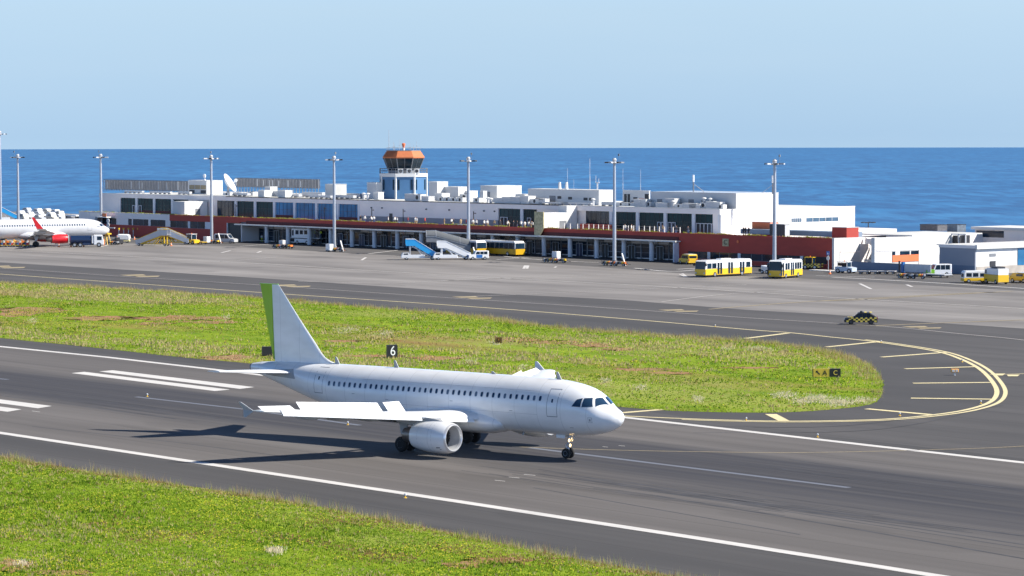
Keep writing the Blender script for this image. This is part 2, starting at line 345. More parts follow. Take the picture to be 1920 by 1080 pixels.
# service road beside the buildings
px_sheet('service_road', [(-200, 446), (200, 455), (440, 462), (640, 474), (900, 487), (1100, 499), (1270, 512), (1500, 522), (1700, 533), (2100, 556), (2700, 590), (2700, 470), (1560, 470), (900, 440), (100, 425), (-200, 420)], 0.004, M_ROAD)
# taxiway strip, then the darker turn pad and shoulders
top = [(-300, 474), (0, 492), (240, 506), (480, 521), (700, 536), (880, 548), (1160, 562), (1400, 581), (1560, 590), (1750, 605), (1920, 616), (2300, 642), (2900, 683), (3500, 724)]
px_sheet('taxiway', top + [(3500, 1200), (1750, 900), (1100, 745), (700, 660), (300, 600), (-300, 560)], 0.008, M_TAX)
px_sheet('turn_pad', [(600, 566), (880, 582), (1160, 599), (1400, 617), (1480, 624), (1560, 632), (1650, 642), (1750, 659), (1810, 677), (1845, 697), (1868, 720), (1873, 742), (1855, 759), (1815, 771), (1760, 780), (1680, 788), (1560, 792), (1360, 790), (1170, 783), (1100, 760), (700, 700), (500, 600)], 0.012, M_TUR)
rw_far = [(-600, 596), (-300, 622), (0, 650), (200, 670), (400, 693), (640, 721), (900, 751), (1180, 784), (1390, 808), (1660, 839), (1920, 868), (2300, 911), (2900, 980), (3500, 1049)]
rw_near = [(-600, 730), (-300, 770), (0, 812), (220, 845), (420, 875), (640, 908), (860, 941), (1080, 975), (1310, 1010), (1540, 1046), (1760, 1081), (2200, 1152), (2700, 1233), (3500, 1362)]
sh_far = [(-600, 574), (0, 634), (120, 645), (240, 658), (350, 670), (480, 683), (640, 702), (860, 728), (1140, 761), (1400, 800), (2300, 905), (3500, 1043)]
sh_near = [(-600, 800), (-300, 838), (0, 880), (100, 898), (290, 926), (420, 946), (560, 968), (640, 983), (860, 1027), (1000, 1056), (1100, 1076), (1300, 1114), (1700, 1195), (2300, 1320), (3500, 1560)]
px_sheet('runway_shoulder', sh_far + sh_near[::-1], 0.016, M_SHO)
px_sheet('runway', rw_far + rw_near[::-1], 0.020, M_RUN)

# painted marks
Zm = 0.028
strip('runway_edge_line', rw_far, 0.95, Zm, P_WHITE); strip('runway_edge_line', rw_near, 0.95, Zm, P_WHITE)
def quad(name, q, m, z=Zm): px_sheet(name, q, z, m)
quad('touchdown_marking', [(186, 697), (211, 694.6), (477, 726.3), (450, 729.6)], P_WHITE)
quad('touchdown_marking', [(134, 700), (158, 697.6), (431, 731), (403, 733.6)], P_WHITE)
quad('touchdown_marking', [(-260, 722), (-235, 719), (97, 761.8), (71, 766)], P_WHITE)
quad('touchdown_marking', [(-330, 727), (-300, 724), (40, 768), (14, 772.6)], P_WHITE)
strip('centreline_marking', [(255, 744.5), (456, 767.5), (675, 798)], 0.55, Zm, P_FADE)
strip('centreline_marking', [(-200, 693), (15, 712)], 0.55, Zm, P_FADE)
strip('centreline_marking', [(993, 840), (1200, 866), (1592, 915)], 0.6, Zm, P_FADE)
edge = smoothpix([(-300, 491), (0, 514), (240, 531), (480, 548), (880, 575), (1160, 597), (1400, 618), (1480, 624), (1560, 632.5), (1640, 641), (1750, 658), (1800, 673), (1838, 693), (1862, 718), (1869, 738), (1855, 755), (1815, 768), (1760, 777), (1680, 785), (1600, 788.5), (1480, 790), (1360, 788), (1250, 784), (1165, 780), (1100, 776)], 6)
strip('taxiway_edge_line', edge, 0.46, Zm, P_YEL)
i0 = next(i for i, p in enumerate(edge) if p[0] > 1600)
e2 = [np.array(GT(*p)) for p in edge[i0:-14]]; e2o = []
for i, p in enumerate(e2):
    d = e2[min(i + 1, len(e2) - 1)] - e2[max(i - 1, 0)]; d /= np.linalg.norm(d); e2o.append(p + np.array([d[1], -d[0]]) * (-0.78))
strip_T('taxiway_edge_line', e2o, 0.40, Zm, P_YEL)
for a, b_ in (((1397, 635), (1478, 625)), ((1550, 651), (1652, 640.5)), ((1653, 670), (1775, 661)), ((1697, 692), (1830, 688)), ((1712, 719), (1857, 717.5)), ((1708, 747), (1860, 749)), ((1625, 767), (1745, 778)), ((1166, 774.5), (1240, 768.5))):
    strip('turn_pad_bar', [a, b_], 0.78, Zm + .004, P_YEL)
quad('turn_pad_bar', [(1434, 777), (1456, 777), (1481, 790), (1460, 790)], P_YEL, Zm + .008)
strip('taxiway_centreline', smoothpix([(-300, 484), (20, 504), (240, 519), (480, 534), (880, 561), (1160, 579), (1400, 596), (1560, 606), (1680, 614), (1800, 626), (1920, 638), (2100, 662), (2400, 704)]), 0.30, Zm, P_APW)
strip('taxiway_lead_line', smoothpix([(960, 838), (1100, 843), (1280, 847), (1500, 849), (1740, 844), (1920, 837), (2200, 818)]), 0.20, Zm, P_YELF)
strip('taxiway_lead_line', smoothpix([(1856, 702.5), (1890, 702), (1960, 700)]), 0.30, Zm + .004, P_YEL)
quad('holding_mark', [(1858, 701), (1885, 701), (1880, 704.5), (1862, 704.5)], P_YEL, Zm + .008)
quad('holding_mark', [(1888, 703), (1912, 703), (1908, 706), (1890, 706)], P_YEL, Zm + .008)
for cx, cy in ((545, 536), (885, 558), (1272, 582.5), (1728, 614), (262, 517), (10, 500.5)):      # stand-in bars along the taxi centreline
    quad('taxiway_guidance_mark', [(cx - 38, cy - 1.2), (cx + 6, cy - 2.4), (cx + 12, cy - .4), (cx - 20, cy + .6)], P_YELF, Zm + .004)
    quad('taxiway_guidance_mark', [(cx - 10, cy + 1.0), (cx + 38, cy + .2), (cx + 34, cy + 2.2), (cx - 2, cy + 2.6)], P_YELF, Zm + .004)
for pts, w_ in (([(-100, 464), (0, 469), (200, 479), (480, 494), (800, 514), (1280, 540), (1560, 558), (1920, 579), (2100, 590), (2700, 628)], .30),
                ([(560, 528), (740, 531), (880, 524), (1080, 517), (1250, 512)], .22), ([(800, 527), (950, 523), (1100, 520)], .18),
                ([(300, 494), (420, 490), (520, 482)], .2), ([(880, 556), (1000, 551), (1240, 541), (1400, 534)], .2), ([(1240, 566), (1360, 552), (1500, 545)], .2)):
    strip('apron_lead_line', smoothpix(pts), w_ * 2.0, Zm, P_APW)
for pts in ([(1330, 580), (1480, 568), (1640, 559), (1790, 551), (1870, 548)], [(1640, 611), (1760, 606), (1920, 600)], [(1530, 565), (1620, 562), (1740, 555), (1900, 546)]):
    strip('apron_taxi_line', smoothpix(pts), 0.55, Zm, P_YELF)
for pts, w_ in (([(1560, 520), (1640, 524), (1760, 531), (1920, 541), (2050, 549), (2500, 575)], .75), ([(1270, 505), (1400, 499), (1500, 501)], .8), ([(1190, 503), (1260, 509), (1330, 504)], .8),
                ([(920, 478), (1010, 487), (1130, 493)], .6), ([(690, 476), (760, 468), (800, 466)], .6), ([(450, 462), (520, 457), (560, 456)], .5), ([(1530, 517), (1640, 520)], .5), ([(930, 487), (990, 483)], .5)):
    strip('service_road_line', smoothpix(pts), w_, Zm, P_ROADW)
for a, b_, w_ in (((1700, 534), (1710, 538), .5), ((1612, 532), (1633, 542), .5), ((1274, 514), (1286, 520), .4), ((1279, 513), (1289, 520), .4), ((982, 504), (985, 498), .5), ((988, 504), (990, 498), .5), ((415, 474), (432, 470), .5), ((482, 474), (490, 471), .5), ((678, 488), (686, 483), .5), ((188, 463), (204, 459), .5), ((1040, 502), (1043, 500), .4)):
    strip('stand_mark', [a, b_], w_, Zm, P_ROADW)
for a, b_ in (((928, 901), (947, 903)), ((954, 895), (974, 897)), ((982, 890), (1004, 892)), ((60, 771), (75, 773)), ((1130, 838), (1140, 839)), ((1160, 836), (1172, 837))):
    strip('survey_mark', [a, b_], 0.12, Zm, P_WHITE)
# long dark skid arcs and joints on the runway
M_SK = mat('tyre_skid_rubber', (0.055, 0.055, 0.062), 0.9, var=0.4, scale=0.4)
for k, (x0, y0, x1, y1, x2, y2) in enumerate(((1010, 880, 1300, 928, 1920, 1005), (1060, 893, 1400, 948, 1930, 1030), (1180, 905, 1480, 955, 1920, 1022), (1450, 868, 1650, 895, 1920, 930), (1480, 862, 1700, 893, 1925, 921), (1000, 915, 1400, 985, 1500, 1003), (1230, 930, 1560, 985, 1930, 1050), (0, 727, 240, 760, 480, 796), (0, 742, 120, 757, 330, 786), (60, 800, 330, 830, 560, 860), (1250, 798, 1560, 800, 1800, 772), (1300, 812, 1640, 806, 1880, 760))):
    strip('skid_mark', smoothpix([(x0, y0), (x1, y1), (x2, y2)]), 0.16 if k % 2 else 0.24, 0.024, M_SK)
rk = random.Random(21)
for k in range(26):
    a = rk.uniform(0, 1); x0 = 900 + 520 * a + rk.uniform(-60, 60); y0 = 878 + 62 * a + rk.uniform(-10, 8); L_ = rk.uniform(240, 560); s_ = .135 + rk.uniform(-.012, .014)
    strip('skid_mark', [(x0, y0), (x0 + L_ * .5, y0 + L_ * .5 * (s_ + .006)), (x0 + L_, y0 + L_ * s_)], rk.uniform(.05, .16), 0.0242 + k * .00004, M_SK)
for k in range(10):
    x0 = rk.uniform(-60, 160); y0 = 700 + x0 * .115 + rk.uniform(4, 46); L_ = rk.uniform(200, 420); strip('skid_mark', [(x0, y0), (x0 + L_ * .5, y0 + L_ * .068), (x0 + L_, y0 + L_ * .139)], rk.uniform(.05, .12), 0.0242 + (k + 30) * .00004, M_SK)
for k in range(8):
    x0 = rk.uniform(1380, 1600); y0 = 850 + (x0 - 1380) * .12 + rk.uniform(0, 40); L_ = rk.uniform(250, 420); strip('skid_mark', [(x0, y0), (x0 + L_ * .5, y0 + L_ * .07), (x0 + L_, y0 + L_ * .132)], rk.uniform(.05, .14), 0.0242 + (k + 42) * .00004, M_SK)
# ------------------------------------------------------------------ grass
def grass_ground_mat(name, near):
    m = bpy.data.materials.new(name); m.use_nodes = True; N = m.node_tree.nodes; L = m.node_tree.links; b = N['Principled BSDF']
    b.inputs['Roughness'].default_value = 0.95; b.inputs['Specular IOR Level'].default_value = 0.1
    t = N.new('ShaderNodeTexCoord')
    def noise(sc, st=(1, 1, 1), det=6):
        mp_ = N.new('ShaderNodeMapping'); mp_.inputs['Scale'].default_value = st; n = N.new('ShaderNodeTexNoise'); n.inputs['Scale'].default_value = sc; n.inputs['Detail'].default_value = det
        L.new(t.outputs['Object'], mp_.inputs[0]); L.new(mp_.outputs[0], n.inputs[0]); return n.outputs[0]
    def rng(x, a, c, lo=0.0, hi=1.0):
        r = N.new('ShaderNodeMapRange'); r.inputs[1].default_value = a; r.inputs[2].default_value = c; r.inputs[3].default_value = lo; r.inputs[4].default_value = hi; L.new(x, r.inputs[0]); return r.outputs[0]
    def mixc(f, a, c):
        x = N.new('ShaderNodeMix'); x.data_type = 'RGBA'; L.new(f, x.inputs[0])
        for s_, v in ((6, a), (7, c)):
            if isinstance(v, tuple): x.inputs[s_].default_value = v + (1,)
            else: L.new(v, x.inputs[s_])
        return x.outputs[2]
    st = (0.45, 1, 1)
    c = mixc(rng(noise(0.22, st), 0.35, 0.65), (0.155, 0.235, 0.011), (0.230, 0.305, 0.020))
    c = mixc(rng(noise(0.5, st), 0.48, 0.72, 0, 0.75), c, (0.065, 0.150, 0.006))
    c = mixc(rng(noise(0.055, (0.3, 1, 1)), 0.52, 0.68, 0, 0.65), c, (0.30, 0.30, 0.09))
    c = mixc(rng(noise(0.045, (0.35, 1.6, 1), 8), 0.53 if not near else 0.62, 0.70 if not near else 0.74, 0, 0.8), c, (0.27, 0.15, 0.075))
    L.new(c, b.inputs['Base Color'])
    bp = N.new('ShaderNodeBump'); bp.inputs['Strength'].default_value = 0.8; bp.inputs['Distance'].default_value = 0.25; L.new(noise(1.6), bp.inputs['Height']); L.new(bp.outputs[0], b.inputs['Normal'])
    return m
def leafm(name, col):
    m = bpy.data.materials.new(name); m.use_nodes = True; b = m.node_tree.nodes['Principled BSDF']; b.inputs['Base Color'].default_value = tuple(col) + (1,); b.inputs['Roughness'].default_value = 0.7
    b.inputs['Specular IOR Level'].default_value = 0.2; b.inputs['Transmission Weight'].default_value = 0.0
    N = m.node_tree.nodes; L = m.node_tree.links; t = N.new('ShaderNodeBsdfTranslucent'); t.inputs[0].default_value = tuple(min(1, x * 1.3) for x in col) + (1,); a = N.new('ShaderNodeMixShader'); a.inputs[0].default_value = 0.35
    L.new(b.outputs[0], a.inputs[1]); L.new(t.outputs[0], a.inputs[2]); L.new(a.outputs[0], N['Material Output'].inputs[0]); return m
BLADES = [leafm('blade_green', (0.170, 0.270, 0.014)), leafm('blade_dark', (0.065, 0.14, 0.006)), leafm('blade_lime', (0.285, 0.380, 0.028)), leafm('blade_straw', (0.44, 0.36, 0.17)), leafm('flower_yellow', (0.62, 0.60, 0.06)), leafm('pale_shrub', (0.66, 0.58, 0.40)), leafm('dry_red_stalk', (0.30, 0.17, 0.08))]
class VNoise:
    def __init__(s, scale, seed): s.g = np.random.default_rng(seed).random((256, 256)); s.s = scale
    def __call__(s, x, y, sx=1.0, sy=1.0):
        x = x * s.s * sx; y = y * s.s * sy; xi = np.floor(x).astype(int); yi = np.floor(y).astype(int); fx = x - xi; fy = y - yi; fx = fx * fx * (3 - 2 * fx); fy = fy * fy * (3 - 2 * fy)
        g = s.g; a = g[xi % 256, yi % 256]; b = g[(xi + 1) % 256, yi % 256]; c = g[xi % 256, (yi + 1) % 256]; d = g[(xi + 1) % 256, (yi + 1) % 256]
        return (a * (1 - fx) + b * fx) * (1 - fy) + (c * (1 - fx) + d * fx) * fy
def inpoly(x, y, poly):
    c = np.zeros(len(x), bool); n = len(poly)
    for i in range(n):
        x1, y1 = poly[i]; x2, y2 = poly[(i + 1) % n]
        k = ((y1 > y) != (y2 > y)) & (x < (x2 - x1) * (y - y1) / ((y2 - y1) or 1e-9) + x1); c ^= k
    return c
def edgedist(x, y, line):
    d = np.full(len(x), 1e9)
    for i in range(len(line) - 1):
        x1, y1 = line[i]; x2, y2 = line[i + 1]; dx, dy = x2 - x1, y2 - y1; t = np.clip(((x - x1) * dx + (y - y1) * dy) / (dx * dx + dy * dy), 0, 1)
        d = np.minimum(d, np.hypot(x - x1 - t * dx, y - y1 - t * dy))
    return d
def blades_mesh(name, X, Y, Hh, Wd, mi, k=2, spread=0.10, parent=None, z0=0.0):
    """k upright leaf triangles per tuft; X,Y in terminal axes"""
    X = np.repeat(X, k); Y = np.repeat(Y, k); Hh = np.repeat(Hh, k) * RNG.uniform(.6, 1.15, len(X)); Wd = np.repeat(Wd, k); mi = np.repeat(mi, k)
    X = X + RNG.normal(0, spread, len(X)); Y = Y + RNG.normal(0, spread, len(X)); a = RNG.uniform(0, pi, len(X)); n = len(X)
    lx = RNG.normal(0, .25, n) * Hh; ly = RNG.normal(0, .25, n) * Hh
    v = np.zeros((n, 3, 3)); v[:, 0, 0] = X - np.cos(a) * Wd; v[:, 0, 1] = Y - np.sin(a) * Wd; v[:, 1, 0] = X + np.cos(a) * Wd; v[:, 1, 1] = Y + np.sin(a) * Wd; v[:, 2, 0] = X + lx; v[:, 2, 1] = Y + ly; v[:, 2, 2] = Hh
    v[:, :, 2] += z0
    me = bpy.data.meshes.new(name); me.vertices.add(n * 3); me.vertices.foreach_set('co', v.ravel()); me.loops.add(n * 3); me.loops.foreach_set('vertex_index', np.arange(n * 3, dtype=np.int32))
    me.polygons.add(n); me.polygons.foreach_set('loop_start', np.arange(0, n * 3, 3, dtype=np.int32)); me.polygons.foreach_set('material_index', mi.astype(np.int32))
    for b in BLADES: me.materials.append(b)
    me.update(calc_edges=True)
    o = bpy.data.objects.new(name, me); COL.objects.link(o); o.location = T(0, 0, 0); o.rotation_euler = (0, 0, TROT); return o
def heads(X, Y, z, r):   # little flat flower heads appended as separate arrays
    return X, Y, z, r
def quads_mesh(name, X, Y, Z, R_, mi):
    n = len(X); a = RNG.uniform(0, pi, n); v = np.zeros((n, 4, 3))
    for i in range(4):
        v[:, i, 0] = X + np.cos(a + i * pi / 2) * R_; v[:, i, 1] = Y + np.sin(a + i * pi / 2) * R_; v[:, i, 2] = Z + (R_ * 0.5 if i % 2 else -R_ * 0.5)
    me = bpy.data.meshes.new(name); me.vertices.add(n * 4); me.vertices.foreach_set('co', v.ravel()); me.loops.add(n * 4); me.loops.foreach_set('vertex_index', np.arange(n * 4, dtype=np.int32))
    me.polygons.add(n); me.polygons.foreach_set('loop_start', np.arange(0, n * 4, 4, dtype=np.int32)); me.polygons.foreach_set('material_index', np.full(n, mi, np.int32))
    for b in BLADES: me.materials.append(b)
    me.update(calc_edges=True)
    o = bpy.data.objects.new(name, me); COL.objects.link(o); o.location = T(0, 0, 0); o.rotation_euler = (0, 0, TROT); return o

inf_top = smoothpix([(-300, 512), (0, 530), (100, 534), (320, 547), (480, 558), (640, 572), (880, 592), (1020, 611), (1160, 623), (1400, 640), (1480, 648), (1560, 660), (1612, 676), (1640, 693), (1655, 715)], 3)
inf_bot = smoothpix([(1655, 715), (1654, 738), (1640, 755), (1600, 764), (1520, 771), (1440, 774), (1300, 772), (1160, 763), (860, 729), (640, 702), (480, 683), (350, 671), (240, 659), (120, 646), (0, 634), (-300, 598)], 3)
INF = [GT(*p) for p in inf_top + inf_bot[1:]]
fg_top = smoothpix([(-250, 815), (0, 857), (100, 874), (290, 903), (420, 922), (560, 944), (640, 959), (860, 1003), (1000, 1032), (1100, 1052), (1300, 1090), (1500, 1135)], 3)
FGP = [GT(*p) for p in fg_top] + [GT(1500, 1500), GT(-700, 1500), GT(-700, 800)]
sheet('grass_ground', INF, 0.024, grass_ground_mat('infield_turf', False)); sheet('grass_ground', FGP, 0.024, grass_ground_mat('verge_turf', True))
nA, nB, nC, nD = VNoise(0.06, 1), VNoise(0.25, 2), VNoise(0.9, 3), VNoise(0.035, 4)
def scatter(poly, dens, xr=None):
    P = np.array(poly); x0, y0 = P.min(0); x1, y1 = P.max(0); n = int((x1 - x0) * (y1 - y0) * dens); x = RNG.uniform(x0, x1, n); y = RNG.uniform(y0, y1, n); k = inpoly(x, y, poly)
    x, y = x[k], y[k]
    wx = ORG[0] + U[0] * x + W[0] * y; wy = ORG[1] + U[1] * x + W[1] * y; k = (np.abs(wx) < 0.195 * wy + 12) & (wy > 140); return x[k], y[k]
def sm(v, lo, hi): t = np.clip((v - lo) / (hi - lo), 0, 1); return t * t * (3 - 2 * t)
def types(x, y, near):
    a = nA(x, y, .5, 1.3) * .6 + nB(x, y, .8, 1.6) * .4; b = nB(x, y, .6, 1.2) * .6 + nC(x, y, .5, 1) * .4; c = nC(x, y) * .6 + nB(x, y) * .4; d = nD(x, y, .5, 1.6) * .6 + nB(x, y, .5, 1.5) * .4; r = RNG.random(len(x)); r2 = RNG.random(len(x))
    m = np.zeros(len(x), int); ps = (.02 if near else .03) + (.16 if near else .6) * sm(d, .50, .76); pd = .10 + .5 * sm(c, .55, .8); pl_ = .22 + .45 * sm(b, .45, .75); pr = .04 + .55 * sm(a, .56, .80)
    m[r < pl_] = 2; m[(r > 1 - pd)] = 1; m[r2 < ps] = 3; m[r2 > 1 - pr] = 6
    return m
# infield
x, y = scatter(INF, 5.0); m_ = types(x, y, False); h = np.where(m_ == 3, .30, .13) * (0.6 + nB(x, y) * .9); barren = RNG.random(len(x)) < sm(nA(x, y, .5, 1.3) * .7 + nB(x, y, .8, 1.6) * .3, .56, .78) * .85
x, y, m_, h = x[~barren], y[~barren], m_[~barren], h[~barren]
g1 = blades_mesh('grass', x, y, h, np.full(len(x), .085), m_, 2, .16); tag(g1, 'bright green and straw grass filling the long island between runway and taxiway', 'grass', kind='stuff')
# tall straw fringe along both kerbs of the island
def fringe(line, wid, n, hh, name, label, inward):
    P = [np.array(GT(*p)) for p in line]; seg = [np.linalg.norm(P[i + 1] - P[i]) for i in range(len(P) - 1)]; cs = np.concatenate([[0], np.cumsum(seg)]); t = RNG.uniform(0, cs[-1], n)
    i = np.clip(np.searchsorted(cs, t) - 1, 0, len(seg) - 1); f = (t - cs[i]) / np.array(seg)[i]; A = np.array(P)[i]; B = np.array(P)[i + 1]; p = A + (B - A) * f[:, None]; d = (B - A) / np.linalg.norm(B - A, axis=1)[:, None]
    nrm = np.stack([-d[:, 1], d[:, 0]], 1) * inward; off = np.abs(RNG.normal(0, wid, n)); p = p + nrm * off[:, None]
    dens = nB(p[:, 0], p[:, 1], 1.2, 1.2); k = RNG.random(n) < np.clip(dens * 1.2 + .05, .15, 1); p = p[k]
    h = hh * (0.4 + nC(p[:, 0], p[:, 1]) * 0.9) * RNG.uniform(.5, 1.2, len(p)); r = RNG.random(len(p)); m = np.where(r < .62, 3, np.where(r < .8, 2, 6))
    o = blades_mesh(name, p[:, 0], p[:, 1], h, np.full(len(p), .022 if hh > .65 else .013), m, 2, .12); tag(o, label, 'grass', kind='stuff'); return p
fringe(inf_top, 1.3, 13000, .70, 'tall_dry_grass', 'tall straw coloured grass fringe along the taxiway side of the island', -1)
fringe(inf_bot, .6, 5000, .30, 'short_dry_grass', 'low dry grass fringe along the runway side of the island', -1)
fringe(fg_top, .45, 4200, .62, 'verge_stalks', 'thin dry seed stalks along the runway edge of the near verge', -1)
# near verge
x, y = scatter(FGP, 26.0); m_ = types(x, y, True); h = np.where(m_ == 3, .22, .13) * (0.6 + nB(x, y) * .9)
ed = edgedist(x, y, [GT(*p) for p in fg_top]); m_[(ed < 1.6 + RNG.normal(0, .5, len(x))) & (RNG.random(len(x)) < .55)] = 3; m_[(ed < 1.2) & (RNG.random(len(x)) < .25)] = 6
g2 = blades_mesh('grass', x, y, h, np.full(len(x), .042), m_, 3, .08); tag(g2, 'lush green grass with yellow flowers on the near verge below the runway', 'grass', kind='stuff')
k = (RNG.random(len(x)) < .02 + np.clip((nB(x, y, 1.1, 1.1) - .35) * .55, 0, .25)) & (ed > 1.5); fx, fy = x[k], y[k]
f1 = quads_mesh('wild_flowers', fx, fy, RNG.uniform(.12, .24, len(fx)), RNG.uniform(.03, .06, len(fx)), 4); tag(f1, 'small yellow wild flowers scattered over the near verge', 'flowers', kind='stuff')
x, y = scatter(INF, 2.2); k = RNG.random(len(x)) < np.clip((nA(x, y, .9, 1.6) * .5 + nB(x, y) * .5 - .42) * 1.3, 0.02, .5); x, y = x[k], y[k]
f2 = quads_mesh('wild_flowers', x, y, RNG.uniform(.1, .2, len(x)), RNG.uniform(.04, .09, len(x)), 4); tag(f2, 'yellow wild flower patches on the grass island', 'flowers', kind='stuff')
# bare reddish earth showing through
SOIL = mat('red_bare_soil', (0.34, 0.15, 0.075), .95, scale=.5, col2=(0.25, 0.17, 0.06), stretch=(.4, 1, 1))
for (px, py, wp, hp_) in ((60, 582, 80, 6), (190, 597, 70, 4), (330, 597, 95, 5), (400, 604, 60, 3), (20, 590, 40, 4), (290, 607, 40, 2.5), (815, 672, 52, 4.5), (700, 668, 60, 3), (430, 671, 50, 5), (975, 637, 40, 4), (1035, 643, 46, 4), (1115, 647, 40, 5), (1160, 655, 30, 3), (1200, 693, 60, 3), (1260, 700, 50, 2.5), (1400, 690, 60, 1.6), (640, 640, 40, 2.5), (545, 672, 40, 3), (880, 715, 30, 2), (1040, 735, 40, 2), (30, 1062, 34, 12), (930, 1052, 60, 7), (870, 1060, 40, 6), (110, 1075, 60, 6), (190, 983, 36, 3)):
    n_ = 26; rr_ = random.Random(px); pts = []
    for k in range(n_): a_ = 2 * pi * k / n_; q = rr_.uniform(.55, 1.25); pts.append((px + cos(a_) * wp * q, py + sin(a_) * hp_ * q))
    sheet('bare_soil', [GT(*p) for p in pts], 0.034 + (px % 7) * .0008, SOIL)
# pale dry shrubs
sx, sy, sh_, sm = [], [], [], []
for (px, py, wpx, n) in ((650, 619, 50, 160), (722, 627, 40, 120), (1470, 742, 40, 200), (1507, 752, 34, 260), (1535, 748, 30, 220), (1575, 755, 45, 420), (1620, 752, 24, 150), (1425, 655, 40, 160), (1050, 728, 22, 70), (1135, 716, 14, 60), (1200, 728, 18, 60), (930, 645, 16, 60), (980, 690, 10, 40), (1365, 652, 16, 60), (62, 602, 12, 60), (425, 595, 14, 50), (515, 1033, 20, 160), (38, 1058, 20, 110), (1310, 748, 16, 60), (880, 680, 20, 60)):
    if not n: continue
    P = np.array([GT(px + RNG.normal(0, wpx * .35), py + RNG.normal(0, 2.4) * (1 + abs(RNG.normal(0, .4)))) for _ in range(n)]); sx += list(P[:, 0]); sy += list(P[:, 1]); sh_ += list(RNG.uniform(.08, .26, n))
o = blades_mesh('dry_brush', np.array(sx), np.array(sy), np.array(sh_), np.full(len(sx), .04), np.full(len(sx), 5), 3, .16); tag(o, 'clumps of pale dry brush dotted through the grass', 'brush', kind='stuff')
# ------------------------------------------------------------------ terminal
term = troot('airport_terminal', 'long two storey terminal with dark red ground floor and grey glazed upper floor', 'terminal building')
LEDGE, ROOF, FLR = 5.5, 9.85, 5.0
def tw(name, mb, m, parent=term, **k): return mb.build(name, m, parent, **k)
uL, uS, uP0, uP1 = wu(148), wu(318), wu(450), wu(1273)          # left end, grey/red change, porch start, porch end
# slab body behind the front walls
mb = MB(); mb.box(uL, uP0, 0.35, 60, -0.5, 4.98); mb.box(uP0, uP1, 5.2, 60, -0.5, 4.98); mb.box(uP1, 0.25, 0.35, 6.4, -0.5, 4.98); mb.box(uP1, -9, 6.4, 44, -0.5, 4.98); tw('ground_floor_core', mb, WALLG)
mb = MB(); mb.box(uL, uS, 0, 0.35, 4.2, LEDGE + .1)
for a, b_ in ((218, 240), (247, 249), (278, 282), (310, 319)): mb.box(wu(a), wu(b_), 0.02, 0.35, 2.7, 4.2)
mb.box(uL, wu(190), 0.02, .35, 0, 4.2); tw('grey_wall', mb, WALLG)
mb = MB(); mb.box(wu(190), uS, 0.0, 0.35, -0.5, 2.7); mb.box(uS, uP0, 0, .35, 4.15, LEDGE + .05); mb.box(uS, wu(425), 0, .35, -.5, 2.55)
mb.box(wu(395), wu(425), 0, .35, 2.55, 4.15)
mb.box(uP0, uP1, 0, .35, 4.45, LEDGE)                                  # fascia above the porch
mb.box(uP1, 0.0, 0, .35, 2.15, LEDGE); mb.box(uP1, 0.0, 0, .35, -.5, .85); mb.box(uP1, wu(1290), 0, .35, .85, 2.15); mb.box(wu(1551), 0, 0, .35, .85, 2.15)
tw('red_wall', mb, REDW)
mb = MB(); mb.box(wu(462), uP1, -0.1, 0, 3.98, 4.75); tw('dark_fascia_band', mb, REDD)
for a, b_ in ((352, 356), (384, 395)): mb = MB(); mb.box(wu(a), wu(b_), .03, .35, 2.55, 4.15); tw('window_pier', mb, COLC)
for px in (1329, 1386, 1451, 1503): mb = MB(); mb.box(wu(px) - .35, wu(px) + .35, -.03, .35, .85, 2.15); tw('window_pier', mb, COLC)
def strip_windows(name, spans, z0, z1, w=0.12, m=GLASSD, divs=0):
    for a, b_ in spans:
        mb = MB(); mb.box(a, b_, w, w + .1, z0, z1); o = tw('window', mb, m)
        f = MB(); n = max(1, int((b_ - a) / 2.2))
        for i in range(n + 1): x = a + (b_ - a) * i / n; f.box(x - .04, x + .04, w - .04, w, z0, z1)
        f.box(a, b_, w - .04, w, z0 - .0, z0 + .06); f.build('window_frame', GREYM, o)
strip_windows('w', [(wu(a), wu(b_)) for a, b_ in ((190, 218), (219, 247), (249, 278), (282, 310))], 2.7, 4.2)
strip_windows('w', [(wu(a), wu(b_)) for a, b_ in ((319, 352), (356, 384))], 2.55, 4.15)
strip_windows('w', [(wu(1290), wu(1329) - .35), (wu(1329) + .35, wu(1386) - .35), (wu(1386) + .35, wu(1451) - .35), (wu(1451) + .35, wu(1503) - .35), (wu(1503) + .35, wu(1551))], .85, 2.15)
mb = MB(); mb.box(wu(426), wu(449), .25, .32, 0, 4.1); tw('garage_opening', mb, BLACK)
mb = MB(); mb.box(wu(425), wu(426), 0.0, .35, 0, 4.15); tw('opening_jamb', mb, COLC)
# porch: canopy edge, soffit, columns, back wall
mb = MB(); mb.box(wu(449), uP1 + .6, -1.5, -.1, 3.80, 4.05); tw('canopy_edge', mb, CANOPY)
mb = MB(); mb.box(uP0, uP1, -.1, 5.2, 3.72, 3.98); mb.box(uP0, uP1, .35, 5.2, 3.98, 4.98); tw('porch_soffit', mb, SOFFIT)
cols = [500, 540, 580, 620, 660, 702, 745, 790, 834, 879, 924, 971, 1020, 1069, 1119, 1170, 1222]
for px in cols:
    u = wu(px, .5); mb = MB(); mb.tube((u, .5, -.3), (u, .5, 3.72), .46, n=14); mb.tube((u, .5, 3.5), (u, .5, 3.71), .55, n=14); tw('column', mb, COLC, smooth=True)
mb = MB(); mb.box(uP1 - .25, uP1 + .02, -1.3, 0, 0, 3.8); tw('porch_end_wall', mb, COLC)
mb = MB(); mb.box(uP0 - .02, uP0 + .2, .35, 5.2, -.5, 3.9); tw('porch_side_wall', mb, WALLG)
